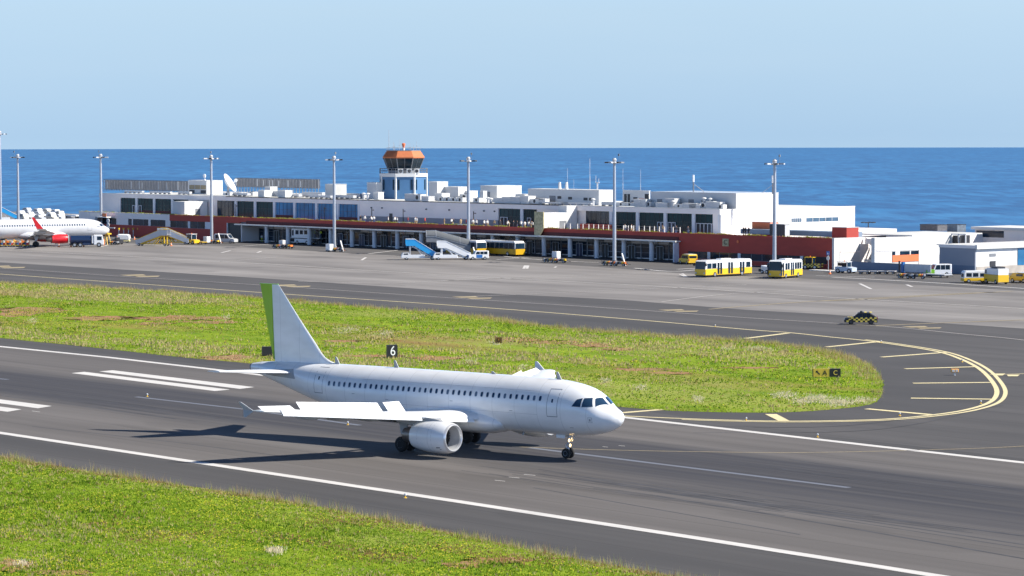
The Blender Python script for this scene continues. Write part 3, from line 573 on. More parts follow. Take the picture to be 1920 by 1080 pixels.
# recessed front, bay by bay, every bay its own mix
bu = [uP0 + .25] + [wu(p, .5) for p in cols] + [uP1 - .3]
bu = sorted(bu)
for i in range(len(bu) - 1):
    a, b_ = bu[i] + .0, bu[i + 1]; r = random.Random(i * 13 + 5); L_ = b_ - a
    kind = 'gdglgdgllgdgllgggl'[i % 18]
    mb = MB(); z1 = 2.9
    mb.box(a + .08, b_ - .08, 5.02, 5.1, .25, z1 if kind != 'd' else 3.3); g = tw('shopfront_glass', mb, GLASSD)
    f = MB(); n = r.choice((3, 4, 5))
    for k in range(n + 1): x = a + .1 + (L_ - .2) * k / n; f.box(x - .05, x + .05, 4.94, 5.02, .05, z1)
    for z in (1.15, 2.25) if kind != 'd' else (2.4,): f.box(a + .1, b_ - .1, 4.93, 5.02, z, z + .07)
    f.build('glazing_bar', GREYM if r.random() < .5 else STEEL, g)
    s = MB(); s.box(a + .1, b_ - .1 if kind == 'l' else a + L_ * .6, 4.9, 5.04, 2.95, 3.6); tw('sign_panel', s, SILVER if r.random() < .5 else SOFFIT)
    d = MB(); x = a + L_ * r.uniform(.55, .7); d.box(x, x + 1.8, 4.86, 4.93, 0, 2.5); dd = tw('door', d, NAVY if r.random() < .5 else BLACK)
    d = MB(); d.box(x + .87, x + .93, 4.83, 4.86, 0, 2.5); d.box(x - .07, x, 4.83, 4.9, 0, 2.57); d.box(x + 1.8, x + 1.87, 4.83, 4.9, 0, 2.57); d.box(x - .07, x + 1.87, 4.83, 4.9, 2.5, 2.58); d.build('door_frame', COLC, dd)
# terrace floor + low rail
mb = MB(); mb.box(uL, -.1, .35, 8.0, 4.99, 5.05); tw('terrace_floor', mb, ROOFW)
# upper floor
W8 = 8.0; uE = wu(1350, W8); uA = wu(187, W8)
mb = MB(); mb.box(uA, uE, W8 + .5, 44.5, 5.0, 9.6); mb.box(uE - 2, uE - .02, W8 + .02, 44.8, 5.0, 9.7); tw('upper_core', mb, WALLG)
mb = MB(); mb.box(uA, uE, W8 - .1, W8 + .5, 8.85, ROOF - .05); mb.box(uA, wu(226, W8), W8, W8 + .5, 5.0, 8.85); mb.box(wu(674, W8), wu(934, W8), W8, W8 + .5, 6.4, 8.85); tw('upper_grey_wall', mb, WALLG)
mb = MB(); mb.box(wu(674, W8), wu(934, W8), W8 - .02, W8 + .5, 5.0, 6.4); tw('dark_wall_band', mb, WALLD)
mb = MB(); mb.box(uE - .02, uE + .05, W8 - .1, 44.8, 4.95, 9.75); tw('white_end_wall', mb, WALLW)
mb = MB(); mb.box(uA + .2, uE - .3, W8, 44.5, 9.6, ROOF - .1); tw('roof', mb, ROOFW)
mb = MB(); mb.box(wu(425, W8), wu(1070, W8), W8 - .16, W8 - .02, ROOF - .1, ROOF + .06); tw('roof_coping', mb, BLACK)
mb = MB(); mb.box(uA, wu(425, W8), W8 - .14, W8 + .3, ROOF - .1, ROOF + .05); mb.box(wu(1070, W8), uE, W8 - .14, W8 + .3, ROOF - .1, ROOF + .05); mb.box(uE - .25, uE + .1, W8, 44.8, 9.7, 9.86); tw('white_coping', mb, WALLW)
def bay(px0, px1, m=GLASS, red=False, doors=None, div=5):
    a, b_ = wu(px0, W8), wu(px1, W8); mb = MB(); mb.box(a, b_, W8 + .3, W8 + .4, 5.05, 8.85); g = tw('upper_window', mb, m)
    f = MB(); n = div
    for k in range(n + 1): x = a + (b_ - a) * k / n; f.box(x - .03, x + .03, W8 + .26, W8 + .3, 5.05, 8.85)
    f.box(a, b_, W8 + .26, W8 + .3, 7.2, 7.25); f.build('mullion', DARKM, g)
    if red: r = MB(); r.box(a, b_, W8 + .15, W8 + .25, 5.05, 5.95); tw('red_sill_panel', r, REDD)
    for d in doors or ():
        x = wu(d, W8); q = MB(); q.box(x, x + 1.0, W8 + .16, W8 + .24, 5.05, 7.0); dr = tw('terrace_door', q, GLASSD)
        q = MB(); q.box(x - .09, x, W8 + .1, W8 + .24, 5.05, 7.1); q.box(x + 1.0, x + 1.09, W8 + .1, W8 + .24, 5.05, 7.1); q.box(x, x + 1, W8 + .1, W8 + .24, 7.0, 7.1); q.build('door_frame', COLC, dr)
bay(226, 255, red=False, doors=(248,)); bay(257, 288, red=True, doors=(260,)); bay(290, 322, red=True); bay(324, 350, red=True)
bay(406, 441, m=GLASSD); bay(443, 477, m=GLASS); bay(479, 513, m=GLASS, red=False); bay(515, 551, m=GLASS2, red=True); bay(553, 592, m=GLASS2); bay(594, 632, m=GLASS2); bay(634, 672, m=GLASS2, red=True)
bay(935, 975, doors=(938, 944)); bay(981, 1003, doors=(988,)); bay(1097, 1143, m=GLASSD); bay(1148, 1192, m=GLASS); bay(1198, 1244, doors=(1232, 1238)); bay(1250, 1297, doors=(1252, 1258)); bay(1303, 1348, doors=(1305, 1312, 1319, 1326, 1333, 1340))
for px in (256, 289, 323, 442, 478, 514, 552, 593, 633, 673, 978, 1145, 1195, 1247, 1300, 1349):
    u = wu(px, W8); mb = MB(); mb.box(u - .42, u + .42, W8 - .03, W8 + .5, 5.0, 8.84); tw('upper_pier', mb, COLC)
mb = MB(); mb.box(wu(1098, W8), wu(1146, 6.5), 6.5, 6.8, 5.05, 6.35); tw('red_terrace_wall', mb, REDW)
# projecting white blocks with their sunlit end walls
ub = wu(349, W8 - 6) ; mb = MB(); mb.box(ub - 5, ub, 1.6, W8 - .05, 5.05, 8.6); tw('projecting_block', mb, WALLW)
mb = MB(); mb.box(ub - .001, ub + .04, 4.6, 5.9, 5.05, 6.9); tw('service_door', mb, GREYM)
u2 = wu(1019, -.9)
mb = MB(); mb.box(u2 - 2.6, u2, -.7, 5.2, 5.56, 8.55); mb.box(u2 - 2.6, u2, 5.2, W8 - .12, 5.06, ROOF); tw('projecting_block', mb, WALLW)
mb = MB(); mb.prism([(u2 - 2.75, 3.9), (u2 - 1.2, 3.9), (u2 + .03, 5.5), (u2 + .03, 8.75), (u2 - 2.75, 8.75)], -.95, -.72, 'y'); tw('sand_coloured_panel', mb, SANDP)
mb = MB(); mb.box(u2, u2 + .05, 3.3, 5.1, 5.06, 6.9); tw('service_door', mb, GREYM)
# dark wall door, small fittings
for px in (733,): mb = MB(); u = wu(px, W8); mb.box(u - .5, u + .55, W8 - .08, W8, 5.1, 7.1); tw('service_door', mb, DARKM)
for px in (697, 717, 800, 843, 928, 908): mb = MB(); u = wu(px, W8); mb.box(u - .15, u + .15, W8 - .25, W8, 8.1, 8.35); tw('wall_lamp', mb, DARKM)
# balcony piece at the left end
mb = MB(); ul = wu(214); mb.box(wu(196), ul, -2.2, 0, 4.35, 4.6); tw('balcony_slab', mb, CANOPY)
mb = MB(); mb.box(wu(207), ul, -2.25, -2.15, 4.6, 5.4); tw('balcony_orange_panel', mb, ORANGE)
mb = MB()
for k in range(12): x = wu(180) + (wu(207) - wu(180)) * k / 11; mb.tube((x, -2.2, 4.6), (x, -2.2, 5.5), .03, n=4)
mb.box(wu(180), wu(207), -2.23, -2.17, 5.48, 5.55); tw('balcony_railing', mb, STEEL)
mb = MB(); mb.prism([(wu(180), 0), (wu(180) + 1, 0), (wu(196) + .3, 4.5), (wu(196) - .8, 4.5)], -2.0, -.9, 'y'); tw('fire_stair', mb, GREYM)
# gate letter on the red wall, small square frame
us = wu(1361)
mb = MB(); mb.box(us - .8, us + .8, -.1, -.02, 3.35, 4.75); gs = tw('gate_sign', mb, SANDP)
def text_obj(txt, size, m, parent=None, name='lettering', thick=0.01):
    cu = bpy.data.curves.new('t', 'FONT'); cu.body = txt; cu.size = size; cu.extrude = thick; cu.align_x = 'CENTER'; cu.align_y = 'CENTER'
    to = bpy.data.objects.new('t', cu); COL.objects.link(to); bpy.context.view_layer.update(); dg = bpy.context.evaluated_depsgraph_get()
    me = bpy.data.meshes.new_from_object(to.evaluated_get(dg)); bpy.data.objects.remove(to); me.materials.clear(); me.materials.append(m); o = bpy.data.objects.new(name, me); COL.objects.link(o); o.parent = parent; return o
t = text_obj('C', 1.25, BLACK, gs); t.location = (us, -.16, 4.05); t.rotation_euler = (pi / 2, 0, 0)
mb = MB(); mb.revolve([(-.1, .3), (0, .3)], 'y', (wu(1384), -.02, 4.3), 10); tw('wall_beacon', mb, ORANGEW)
for px in range(222, 410, 8):
    pass
# right hand end: white end walls, stairs, boxes on the ledge
mb = MB(); mb.box(0.0, .5, .0, 6.6, -.5, LEDGE + .05); tw('white_end_wall', mb, WALLW)
mb = MB(); e1, e2_ = endw(1575, 460, .5)[1], endw(1612, 460, .5)[1]; mb.box(.5, .56, e1, 6.6, 2.9, 3.15); mb.box(.5, .56, e1, e1 + .3, 0, 3.15); tw('grey_door_surround', mb, WALLG)
mb = MB(); mb.box(-9, 0.3, 6.6, 44, -.5, 5.4); tw('rear_wing', mb, WALLG)
# red boxes on the terrace
def tbox(name, u0, u1, w0, w1, z0, z1, m, label, cat, group=None, mside=None):
    r = troot(name, label, cat, u0, w0, z0, group); mb = MB(); mb.box(0, u1 - u0, 0, w1 - w0, 0, z1 - z0); mb.build('housing', m, r)
    return r
def px_box(name, pxl, pxm, pxr, ytop, zb, w, m, label, cat, mend=None, group=None):
    """front face from pxl to pxm at depth w, end face pxm..pxr"""
    u0, u1 = wu(pxl, w), wu(pxm, w); zt = wall(pxm, ytop, w)[2]; w1 = endw(pxr, 420, u1)[1] if pxr > pxm + .5 else w + 3
    r = troot(name, label, cat, u0, w, zb, group); mb = MB(); mb.box(0, u1 - u0, 0, w1 - w, 0, zt - zb); mb.build('housing', m, r)
    mb = MB(); mb.box(-.06, u1 - u0 + .06, -.06, w1 - w + .06, zt - zb, zt - zb + .08); mb.build('roof_cap', mend or WALLW, r)
    return r, u0, u1, w1, zt
px_box('roof_kiosk', 1410, 1444, 1460, 417, 5.0, 10, ORANGEW, 'orange kiosk box on the terrace beside the dark grey kiosk', 'kiosk')
r_, a, b_, w1_, zt_ = px_box('roof_kiosk', 1443, 1471, 1481, 421, 5.0, 3.2, DARKM, 'dark grey kiosk with pale end wall behind the tallest right mast', 'kiosk')
mb = MB(); mb.box(b_ - a, b_ - a + .05, .1, w1_ - 3.2 - .1, 0, zt_ - 5.1); mb.build('pale_end_panel', SILVER, r_)
px_box('roof_kiosk', 1560, 1587.5, 1610, 427, 5.45, 3.35, mat('brick_red_render', (0.42, 0.055, 0.04), 0.8, var=.05), 'red kiosk box with sunlit orange side above the white end wall', 'kiosk')
mb = MB(); q = endw(1524, 421, uE); 
for pa, pb, yt in ((1484, 1502, 421), (1511, 1571, 419)):
    wa, wb = endw(pa, yt, uE)[1], endw(pb, yt, uE)[1]; mb = MB(); mb.box(uE + .05, uE + .1, wa, wb, 7.0, 7.75); o = tw('strip_window', mb, mat('slate_glass', (.05, .10, .16), .2, var=.4, scale=.4))
    f = MB(); n = 5
    for k in range(n + 1): x = wa + (wb - wa) * k / n; f.box(uE + .1, uE + .14, x - .06, x + .06, 7.0, 7.75)
    f.build('window_frame', STEEL, o)
wa, wb = endw(1511, 430, uE)[1], endw(1571, 430, uE)[1]; mb = MB(); mb.box(uE + .05, uE + .09, wa, wb, 5.6, 6.9); tw('grey_wall_panel', mb, WALLG)
mb = MB(); mb.box(uE + 2, -1.2, 9.0, 12.5, 5.4, 6.4); mb.box(uE + 2, -1.2, 8.0, 9.0, 5.4, 5.7); o = tbox('skylight', uE + 6, -3.5, 7.5, 11.5, 5.4, 6.3, SLATE, 'long low blue grey skylight roof behind the red wall top', 'skylight')
# stair tower behind the white end wall
st = troot('outside_staircase', 'white outside stair with solid sloping parapets between the white buildings', 'staircase', .6, 6.8, 0)
mb = MB(); mb.box(0, 6.3, 5.0, 5.3, 0, 5.2); mb.build('back_wall', WALLG, st)
for k, z in enumerate((3.1, 2.35, 1.55)):
    mb = MB(); mb.prism([(.1, z + 2.0), (4.2, z - .2), (6.2, z - .2), (6.2, z + .25), (4.3, z + .25), (.1, z + 2.5)], 1.0 + k * .9, 1.15 + k * .9, 'y'); mb.build('stair_parapet', WALLW, st)
mb = MB(); mb.box(1.0, 6.2, .8, 4.9, 0.4, 1.2); mb.build('dark_opening', BLACK, st)
mb = MB(); mb.box(.2, 6.2, .6, .8, -.2, .5); mb.box(.2, 6.2, .6, .8, 1.2, 1.6); mb.build('front_wall', WALLW, st)
mb = MB(); mb.prism([(.6, 4.4), (3.4, 4.4), (5.0, 5.3), (.6, 5.3)], .4, 3.0, 'y'); mb.build('top_landing', WALLW, st)
# annex B
uB0 = 7.3; uBe = 8.0
an = troot('white_annex', 'white flat roofed building with orange strip below its windows', 'building', uBe, 0, 0)
wB0, wB1 = endw(1640, 446, uBe)[1], endw(1803, 438, uBe)[1]
mb = MB(); mb.box(-.8, 0, wB0, wB1, -.5, 5.75); mb.box(-6.5, -.8, 12.4, wB1, -.5, 5.7); mb.build('wall', WALLW, an)
mb = MB(); mb.box(-14, -.3, 12.5, wB1 + 6, 5.75, 5.95); mb.build('roof', ROOFW, an)
mb = MB(); wa, wb = endw(1644, 470, uBe)[1], endw(1725, 470, uBe)[1]; mb.box(0, .08, wa, wb, 3.35, 3.6); mb.box(0, .08, wb - .35, wb, 0, 3.35); mb.build('grey_band', WALLG, an)
wa, wb = endw(1673, 480, uBe)[1], endw(1722, 475, uBe)[1]; mb = MB(); mb.box(0, .1, wa, wb, 1.35, 2.55); part_label(mb.build('orange_wall_panel', ORANGEW, an), 'orange strip under the windows')
for a, b_ in ((.0, .1), (.3, .65), (.72, 1.0)): mb = MB(); mb.box(0, .1, wa + (wb - wa) * a, wa + (wb - wa) * b_, 2.56, 3.2); mb.build('window', GLASSD, an)
mb = MB(); mb.box(1.5 - uBe + .5, 14.0, 1.6, 1.9, -.1, 1.45); lw = mb.build('low_wall', SLATE); lw.location = T(uBe, 0, 0); lw.rotation_euler = (0, 0, TROT); tag(lw, 'long low blue grey wall in front of the white annex', 'wall')
# annex C (grey front, sunlit white end)
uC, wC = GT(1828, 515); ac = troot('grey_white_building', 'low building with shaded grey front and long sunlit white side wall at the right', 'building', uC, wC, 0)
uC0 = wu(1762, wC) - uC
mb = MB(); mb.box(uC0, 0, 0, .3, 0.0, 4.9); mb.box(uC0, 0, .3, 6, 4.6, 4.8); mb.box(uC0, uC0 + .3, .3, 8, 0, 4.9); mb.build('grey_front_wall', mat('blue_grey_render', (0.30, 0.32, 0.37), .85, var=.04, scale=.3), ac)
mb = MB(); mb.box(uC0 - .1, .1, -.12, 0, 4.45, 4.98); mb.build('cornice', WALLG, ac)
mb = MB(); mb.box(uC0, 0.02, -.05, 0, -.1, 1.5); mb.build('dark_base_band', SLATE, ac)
mb = MB(); mb.box(-.3, 0, .3, 40, 1.45, 5.0); mb.box(-.3, 0.0, .3, 40, 0, 1.45); mb.build('white_side_wall', WALLW, ac)
mb = MB(); mb.box(-9, 0, .3, 40, 4.8, 4.95); mb.build('roof', ROOFW, ac)
mb = MB(); mb.box(0, .06, .3, 40, .0, 1.35); mb.build('stone_base_band', mat('stone_plinth', (0.42, 0.38, 0.34), .9, var=.2, scale=.8), ac)
mb = MB(); mb.box(0, .5, -.05, 40, 4.35, 5.05); mb.build('roof_overhang', WALLW, ac)
wd = endw(1861, 480, uC)[1] - wC; mb = MB(); mb.box(.06, .12, wd - .7, wd + .7, .0, 2.2); mb.build('door', DARKM, ac)
mb = MB(); mb.box(0, .08, wd - .8, wd + .8, 3.0, 3.5); mb.build('vent_grille', GREYM, ac)
wg = endw(1908, 470, uC)[1] - wC; mb = MB(); mb.box(0, .1, wg, wg + 9, 1.3, 4.2); mb.build('window', GLASS2, ac)
# planting on the ledge
n = 5200; u = RNG.uniform(uL, -.5, n); w_ = RNG.uniform(.05, .5, n); kk = RNG.random(n) < np.clip(nB(u, w_ * 0, 1, 1) * 1.6 - .2, 0.05, 1); u, w_ = u[kk], w_[kk]
o = blades_mesh('ledge_planting', u, w_, .12 + .25 * nC(u, w_), np.full(len(u), .06), np.where(RNG.random(len(u)) < .45, 2, np.where(RNG.random(len(u)) < .5, 3, 6)), 3, .1, z0=LEDGE); tag(o, 'thin strip of yellow green plants along the top of the red wall', 'planting', kind='stuff')
# ------------------------------------------------------------------ control tower
cu_, cw_ = wu(757, 25), 25.0
tower = troot('control_tower', 'octagonal control tower with blue shaft, dark glass cab and orange roof', 'control tower', cu_, cw_, 9.5, rz=0)
tower.rotation_euler = (0, 0, radians(6.0))
def octo(r, z, a0=22.5, n=8): return [(r * cos(radians(a0 + 360 / n * i)), r * sin(radians(a0 + 360 / n * i)), z) for i in range(n)]
R0 = 5.45
mb = MB(); mb.loft([octo(R0, 0), octo(R0, 5.2)]); mb.build('shaft', BLUEW, tower)
for i in range(8):
    a = radians(22.5 + 45 * i); x, y = R0 * cos(a), R0 * sin(a); mb = MB(); mb.tube((x, y, 0), (x, y, 5.25), .22, n=6); mb.build('corner_fin', WALLW, tower)
for i in range(8):                                                     # slim windows either side of each face
    a = radians(45 * i); r = R0 * cos(radians(22.5)); t = (-sin(a), cos(a)); n_ = (cos(a), sin(a))
    for s in (-1, 1):
        c = (n_[0] * (r + .02) + t[0] * s * 1.45, n_[1] * (r + .02) + t[1] * s * 1.45); mb = MB()
        q = [(c[0] + t[0] * d * .22 + n_[0] * e, c[1] + t[1] * d * .22 + n_[1] * e) for d, e in ((-1, -.02), (1, -.02), (1, .04), (-1, .04))]
        mb.prism(q, 2.3, 4.6, 'z'); mb.build('slim_window', GLASSD, tower)
mb = MB(); mb.loft([octo(R0 + .25, 5.2), octo(R0 + .25, 5.95)]); mb.build('balcony_slab', WALLW, tower)
mb = MB()
for z in (6.5, 7.05):
    ring = octo(R0 + .2, z)
    for i in range(8): mb.tube(ring[i], ring[(i + 1) % 8], .05, n=4)
for i in range(8):
    p, q = octo(R0 + .2, 5.95)[i], octo(R0 + .2, 5.95)[(i + 1) % 8]
    for k in range(4): f = k / 4; x, y = p[0] + (q[0] - p[0]) * f, p[1] + (q[1] - p[1]) * f; mb.tube((x, y, 5.95), (x, y, 7.05), .05, n=4)
mb.build('balcony_railing', GREYM, tower)
mb = MB(); mb.loft([octo(3.55, 5.95), octo(3.6, 6.6)]); mb.build('cab_base', GREYM, tower)
mb = MB(); mb.loft([octo(3.6, 6.6), octo(4.75, 9.35)]); cab = mb.build('cab_glass', mat('cab_glass', (0.008, 0.022, 0.035), .12, var=.5, spec=.28), tower)
mb = MB(); A, B = octo(3.63, 6.6), octo(4.78, 9.35)
for i in range(8):
    mb.tube(A[i], B[i], .10, n=5); m1 = [(A[i][k] + A[(i + 1) % 8][k]) / 2 for k in range(3)]; m2 = [(B[i][k] + B[(i + 1) % 8][k]) / 2 for k in range(3)]; mb.tube(m1, m2, .05, n=4)
mb.build('cab_mullion', GREYM, cab)
mb = MB(); mb.loft([octo(4.95, 9.35), octo(4.98, 9.6), octo(4.0, 10.95)]); mb.build('orange_roof', mat('orange_roof_metal', (0.50, 0.15, 0.055), .7, var=.08), tower)
mb = MB(); mb.loft([octo(4.05, 10.95), octo(4.05, 11.1)]); mb.build('roof_deck', GREYM, tower)
mb = MB()
for s, z in ((4.0, 11.7),):
    ring = octo(3.95, z)
    for i in range(8): mb.tube(ring[i], ring[(i + 1) % 8], .035, n=4); mb.tube(octo(3.95, 11.1)[i], ring[i], .035, n=4)
mb.build('roof_railing', STEEL, tower)
mb = MB(); mb.revolve([(11.1, .3), (11.6, .3)], 'z', (0, -.5, 0), 10); mb.build('beacon_stand', WALLW, tower)
mb = MB(); mb.revolve([(11.6, .18), (11.9, .24), (12.2, .36), (12.6, .40), (12.7, .15)], 'z', (0, -.5, 0), 10); mb.build('beacon', ORANGEW, tower)
for x, y, h, r in ((-3.3, -.8, 4.6, .07), (-2.3, -1, 1.9, .06), (-1.0, -1.5, 2.5, .04), (1.4, -1.5, 1.6, .05), (2.2, -1.2, 1.2, .07), (2.9, -.6, 2.0, .04), (-2.0, .6, 1.6, .05)):
    mb = MB(); mb.tube((x, y, 11.1), (x, y, 11.1 + h), r, r * .5, 5); mb.tube((x - .25, y, 11.1 + h * .45), (x + .25, y, 11.1 + h * .45), .04, n=4); mb.build('antenna', STEEL, tower)
for x in (-1.6, .35, 2.0): mb = MB(); mb.box(x, x + 1.2, -5.1, -4.5, 5.96, 7.0); mb.revolve([(-.02, .38), (0, .38)], 'y', (x + .6, -5.1, 6.5), 12, 1); mb.build('cooling_unit', [WALLW, DARKM], tower)

# ------------------------------------------------------------------ roof top rooms
RZ = 9.78
r1, a, b_, w1, zt = px_box('roof_room', 901, 932, 978, 349, RZ, 16, WALLW, 'plain white cube shaped plant room standing alone right of the control tower', 'plant room')
mb = MB(); mb.box(2.3, 3.2, -.05, 0, .6, 2.2); mb.build('window', GREYM, r1)
r2, a, b_, w1, zt = px_box('roof_room', 990, 1123, 1150, 357, RZ, 15, WALLW, 'long white roof block with a door, small windows and two short chimneys', 'plant room'); s_ = b_ - a
for px, wd, z0, z1, m in ((1036, 1.9, .2, 1.7, GREYM), (1049, 1.2, 1.1, 1.65, DARKM), (1069, 1.2, 1.0, 1.55, DARKM), (1098, 1.2, .9, 1.45, DARKM), (1108, 1.1, .9, 1.45, DARKM)):
    x = wu(px, 15) - a; mb = MB(); mb.box(x - wd / 2, x + wd / 2, -.04, 0, z0, z1); mb.build('door' if wd > 1.5 else 'window', m, r2)
for px in (1048, 1061): x = wu(px, 16) - a; mb = MB(); mb.tube((x, 1.2, zt - RZ), (x, 1.2, zt - RZ + 1.5), .34, .25, 10); mb.build('chimney', CANOPY, r2)
r3, a, b_, w1, zt = px_box('roof_room', 1168, 1217, 1219, 358, RZ, 17, WALLW, 'open white frame enclosure full of plant and pipes behind the mid right mast', 'plant enclosure')
for x0, x1, z0, z1, m in ((.5, 1.1, .5, 2.3, BLACK), (1.5, 2.1, .5, 2.3, BLACK), (2.6, 5.2, .3, 1.1, GREYM), (3.2, 4.3, 1.3, 1.7, DARKM), (4.8, 6.3, .2, 1.5, REDW), (6.6, 7.6, 1.4, 2.4, BLACK)): mb = MB(); mb.box(x0, x1, -.12, 0, z0, z1); mb.build('plant_panel', m, r3)
uE_ = uE
r4 = troot('roof_room', 'large white roof block with sunlit blank side above the white end wall', 'plant room', wu(1220, 12.2), 12.2, RZ)
L4 = uE_ + .03 - wu(1220, 12.2); z4 = 12.75 - RZ
mb = MB(); mb.box(0, L4, 0, 11.3, 0, z4); mb.build('housing', WALLW, r4); mb = MB(); mb.box(-.08, L4 + .05, -.08, 11.4, z4, z4 + .09); mb.build('roof_cap', SILVER, r4)
for px, wd, z0, z1 in ((1237, 1.4, .5, 1.6), (1262, .9, .9, 1.6), (1270, .9, .9, 1.6), (1296, 1.5, .2, 1.7), (1318, .9, 1.1, 1.6)):
    x = wu(px, 12.2) - wu(1220, 12.2); mb = MB(); mb.box(x - wd / 2, x + wd / 2, -.05, 0, z0, z1); mb.build('window', GREYM, r4)
r5, a, b_, w1, zt = px_box('roof_room', 354, 388, 418, 339, RZ, 20, WALLW, 'white roof hut with beige louvred openings beside the satellite dish', 'roof hut')
for k in range(3):
    x = .4 + k * (b_ - a - .5) / 3; mb = MB(); mb.box(x, x + (b_ - a) / 3 - .4, -.05, 0, 1.2, 2.2); mb.build('louvre', BEIGE, r5)
    mb = MB(); mb.box(x, x + (b_ - a) / 3 - .4, -.05, 0, .2, 1.0); mb.build('opening', DARKM if k != 1 else CANOPY, r5)
r6, a, b_, w1, zt = px_box('roof_room', 610, 626, 650, 346, RZ, 16, ROOFW, 'low sloping grey roof light box between the louvre screen and the tower', 'roof light')
# louvre screens on the roof
def screen(px0, px1, ytop, ybot, w, label):
    u0, u1 = wu(px0, w), wu(px1, w); zt, zb = wall((px0 + px1) / 2, ytop, w)[2], wall((px0 + px1) / 2, ybot, w)[2]
    r = troot('louvre_screen', label, 'screen', u0, w, 9.8, 'louvre screens on the roof'); L_ = u1 - u0; rr = random.Random(px0)
    mb = MB(); n = int(L_ / 1.25)
    for k in range(n + 1): x = L_ * k / n; mb.box(x - .07, x + .07, 0, .12, 0, zt - 9.8)
    mb.box(0, L_, -.02, .14, zt - 9.9, zt - 9.78); mb.box(0, L_, -.02, .1, zb - 9.8, zb - 9.7); mb.build('frame', GREYM, r)
    mb = MB()
    for k in range(9): z = zb - 9.8 + (zt - zb) * (k + .5) / 9; mb.prism([(0.3, z - .14), (0.34, z - .14), (.62, z + .14), (.58, z + .14)], 0, L_, 'x')
    mb.build('slats', mat('slat_grey', (.30, .31, .33), .6, var=.2), r)
    for k in range(n):
        if rr.random() < .38: x = L_ * k / n; mb = MB(); mb.box(x + .4, x + .75, -.01, .02, zb - 9.5, zb - 9.8 + (zt - zb) * rr.uniform(.75, .95)); mb.build('reflector_panel', WALLW, r)
screen(195, 353, 338, 357, 30, 'long grey louvre screen at the left end of the roof'); screen(441, 597, 335, 352, 30, 'long grey louvre screen right of the satellite dish')
# dishes
ds = troot('satellite_dish', 'large white satellite dish on the roof, tilted up to the right', 'satellite dish', wu(428, 19), 19, RZ)
mb = MB(); mb.tube((0, 0, 0), (0, 0, 2.0), .35, .25, 10); mb.tube((-.8, 0, 0), (0, 0, 1.6), .12, n=6); mb.tube((.8, 0, 0), (0, 0, 1.6), .12, n=6); mb.build('pedestal', STEEL, ds)
mb = MB(); prof = []; Rd = 2.5
for k in range(9): r = Rd * k / 8; prof.append((r * r / (Rd * 2.8), max(r, .01)))
mb.revolve(prof + [(Rd * Rd / (Rd * 2.8) + .02, Rd), (Rd * Rd / (Rd * 2.8) - .06, Rd * .98)] + [(p[0] - .08, p[1]) for p in prof[::-1][1:]], 'z', (0, 0, 0), 28, 0, False); d = mb.build('reflector', WHITE, ds, smooth=True)
d.location = (-.35, 0, 2.5); v = Vector((.66, .52, .52)); d.rotation_euler = v.to_track_quat('Z', 'Y').to_euler()
mb = MB(); mb.tube((.2, 0, 1.4), (1.5, 1.1, 3.2), .09, n=5); mb.ball((1.55, 1.15, 3.5), .42); mb.build('feed_arm', WHITE, ds)
dp = troot('antenna_pole', 'pole with two small white round dishes stacked one above the other', 'antenna pole', wu(385, 21), 21, RZ)
mb = MB(); mb.tube((0, 0, 0), (0, 0, 4.6), .08, n=6); mb.build('pole', STEEL, dp)
for z in (3.2, 4.4): mb = MB(); mb.revolve([(0, .05), (.02, .48), (.28, .46), (.3, .05)], 'y', (0, -.3, z), 16); mb.build('small_dish', WHITE, dp)
# slim masts and whips
for px, yt, w, r, lab, arms in ((1064, 316, 24, .05, 'thin whip antenna above the two short chimneys', 1), (1106, 297, 24, .08, 'tallest white whip antenna behind the long roof block', 1), (1168, 316, 24, .05, 'white whip antenna just right of the mid right mast', 1), (1201, 318, 24, .05, 'white whip antenna above the plant enclosure', 0), (1076, 336, 22, .04, 'shortest whip antenna behind the long roof block', 0)):
    z = wall(px, yt, w)[2]; a_ = troot('whip_antenna', lab, 'antenna', wu(px, w), w, RZ, 'whip antennas on the terminal roof'); mb = MB(); mb.tube((0, 0, 0), (0, 0, (z - RZ) * .6), r, n=5); mb.tube((0, 0, (z - RZ) * .6), (0, 0, z - RZ), r * .5, n=4); mb.build('whip', SILVER, a_)
a_ = troot('antenna_pole', 'white antenna post with a small cross platform at its top', 'antenna', wu(1120, 23), 23, RZ); mb = MB(); mb.tube((0, 0, 0), (0, 0, 4.3), .16, n=6); mb.box(-.6, .6, -.1, .1, 4.3, 4.45); mb.tube((-.45, 0, 4.4), (-.45, 0, 5.8), .04, n=4); mb.tube((.45, 0, 4.4), (.45, 0, 5.2), .04, n=4); mb.build('post', SILVER, a_)
for px, yt, lab, sgn in ((1300, 328, 'stayed antenna mast on the large white roof block', 1), (1448.5, 329, 'stayed antenna mast half hidden by the tallest right light mast', -1)):
    z = wall(px, yt, 16)[2]; a_ = troot('stayed_mast', lab, 'antenna mast', wu(px, 16), 16, 12.7, 'stayed masts on the roof block'); h = z - 12.7; mb = MB(); mb.tube((0, 0, 0), (0, 0, h * .6), .13, n=6); mb.build('pole', GREYM, a_)
    mb = MB(); mb.tube((0, 0, h * .6), (0, 0, h), .2, n=8); mb.build('aerial', WHITE, a_); mb = MB(); mb.tube((0, 0, h * .5), (sgn * 3.2, 0, 0), .04, n=4); mb.tube((0, 0, h * .5), (sgn * 1.6, 1.8, 0), .04, n=4); mb.build('stay', STEEL, a_)
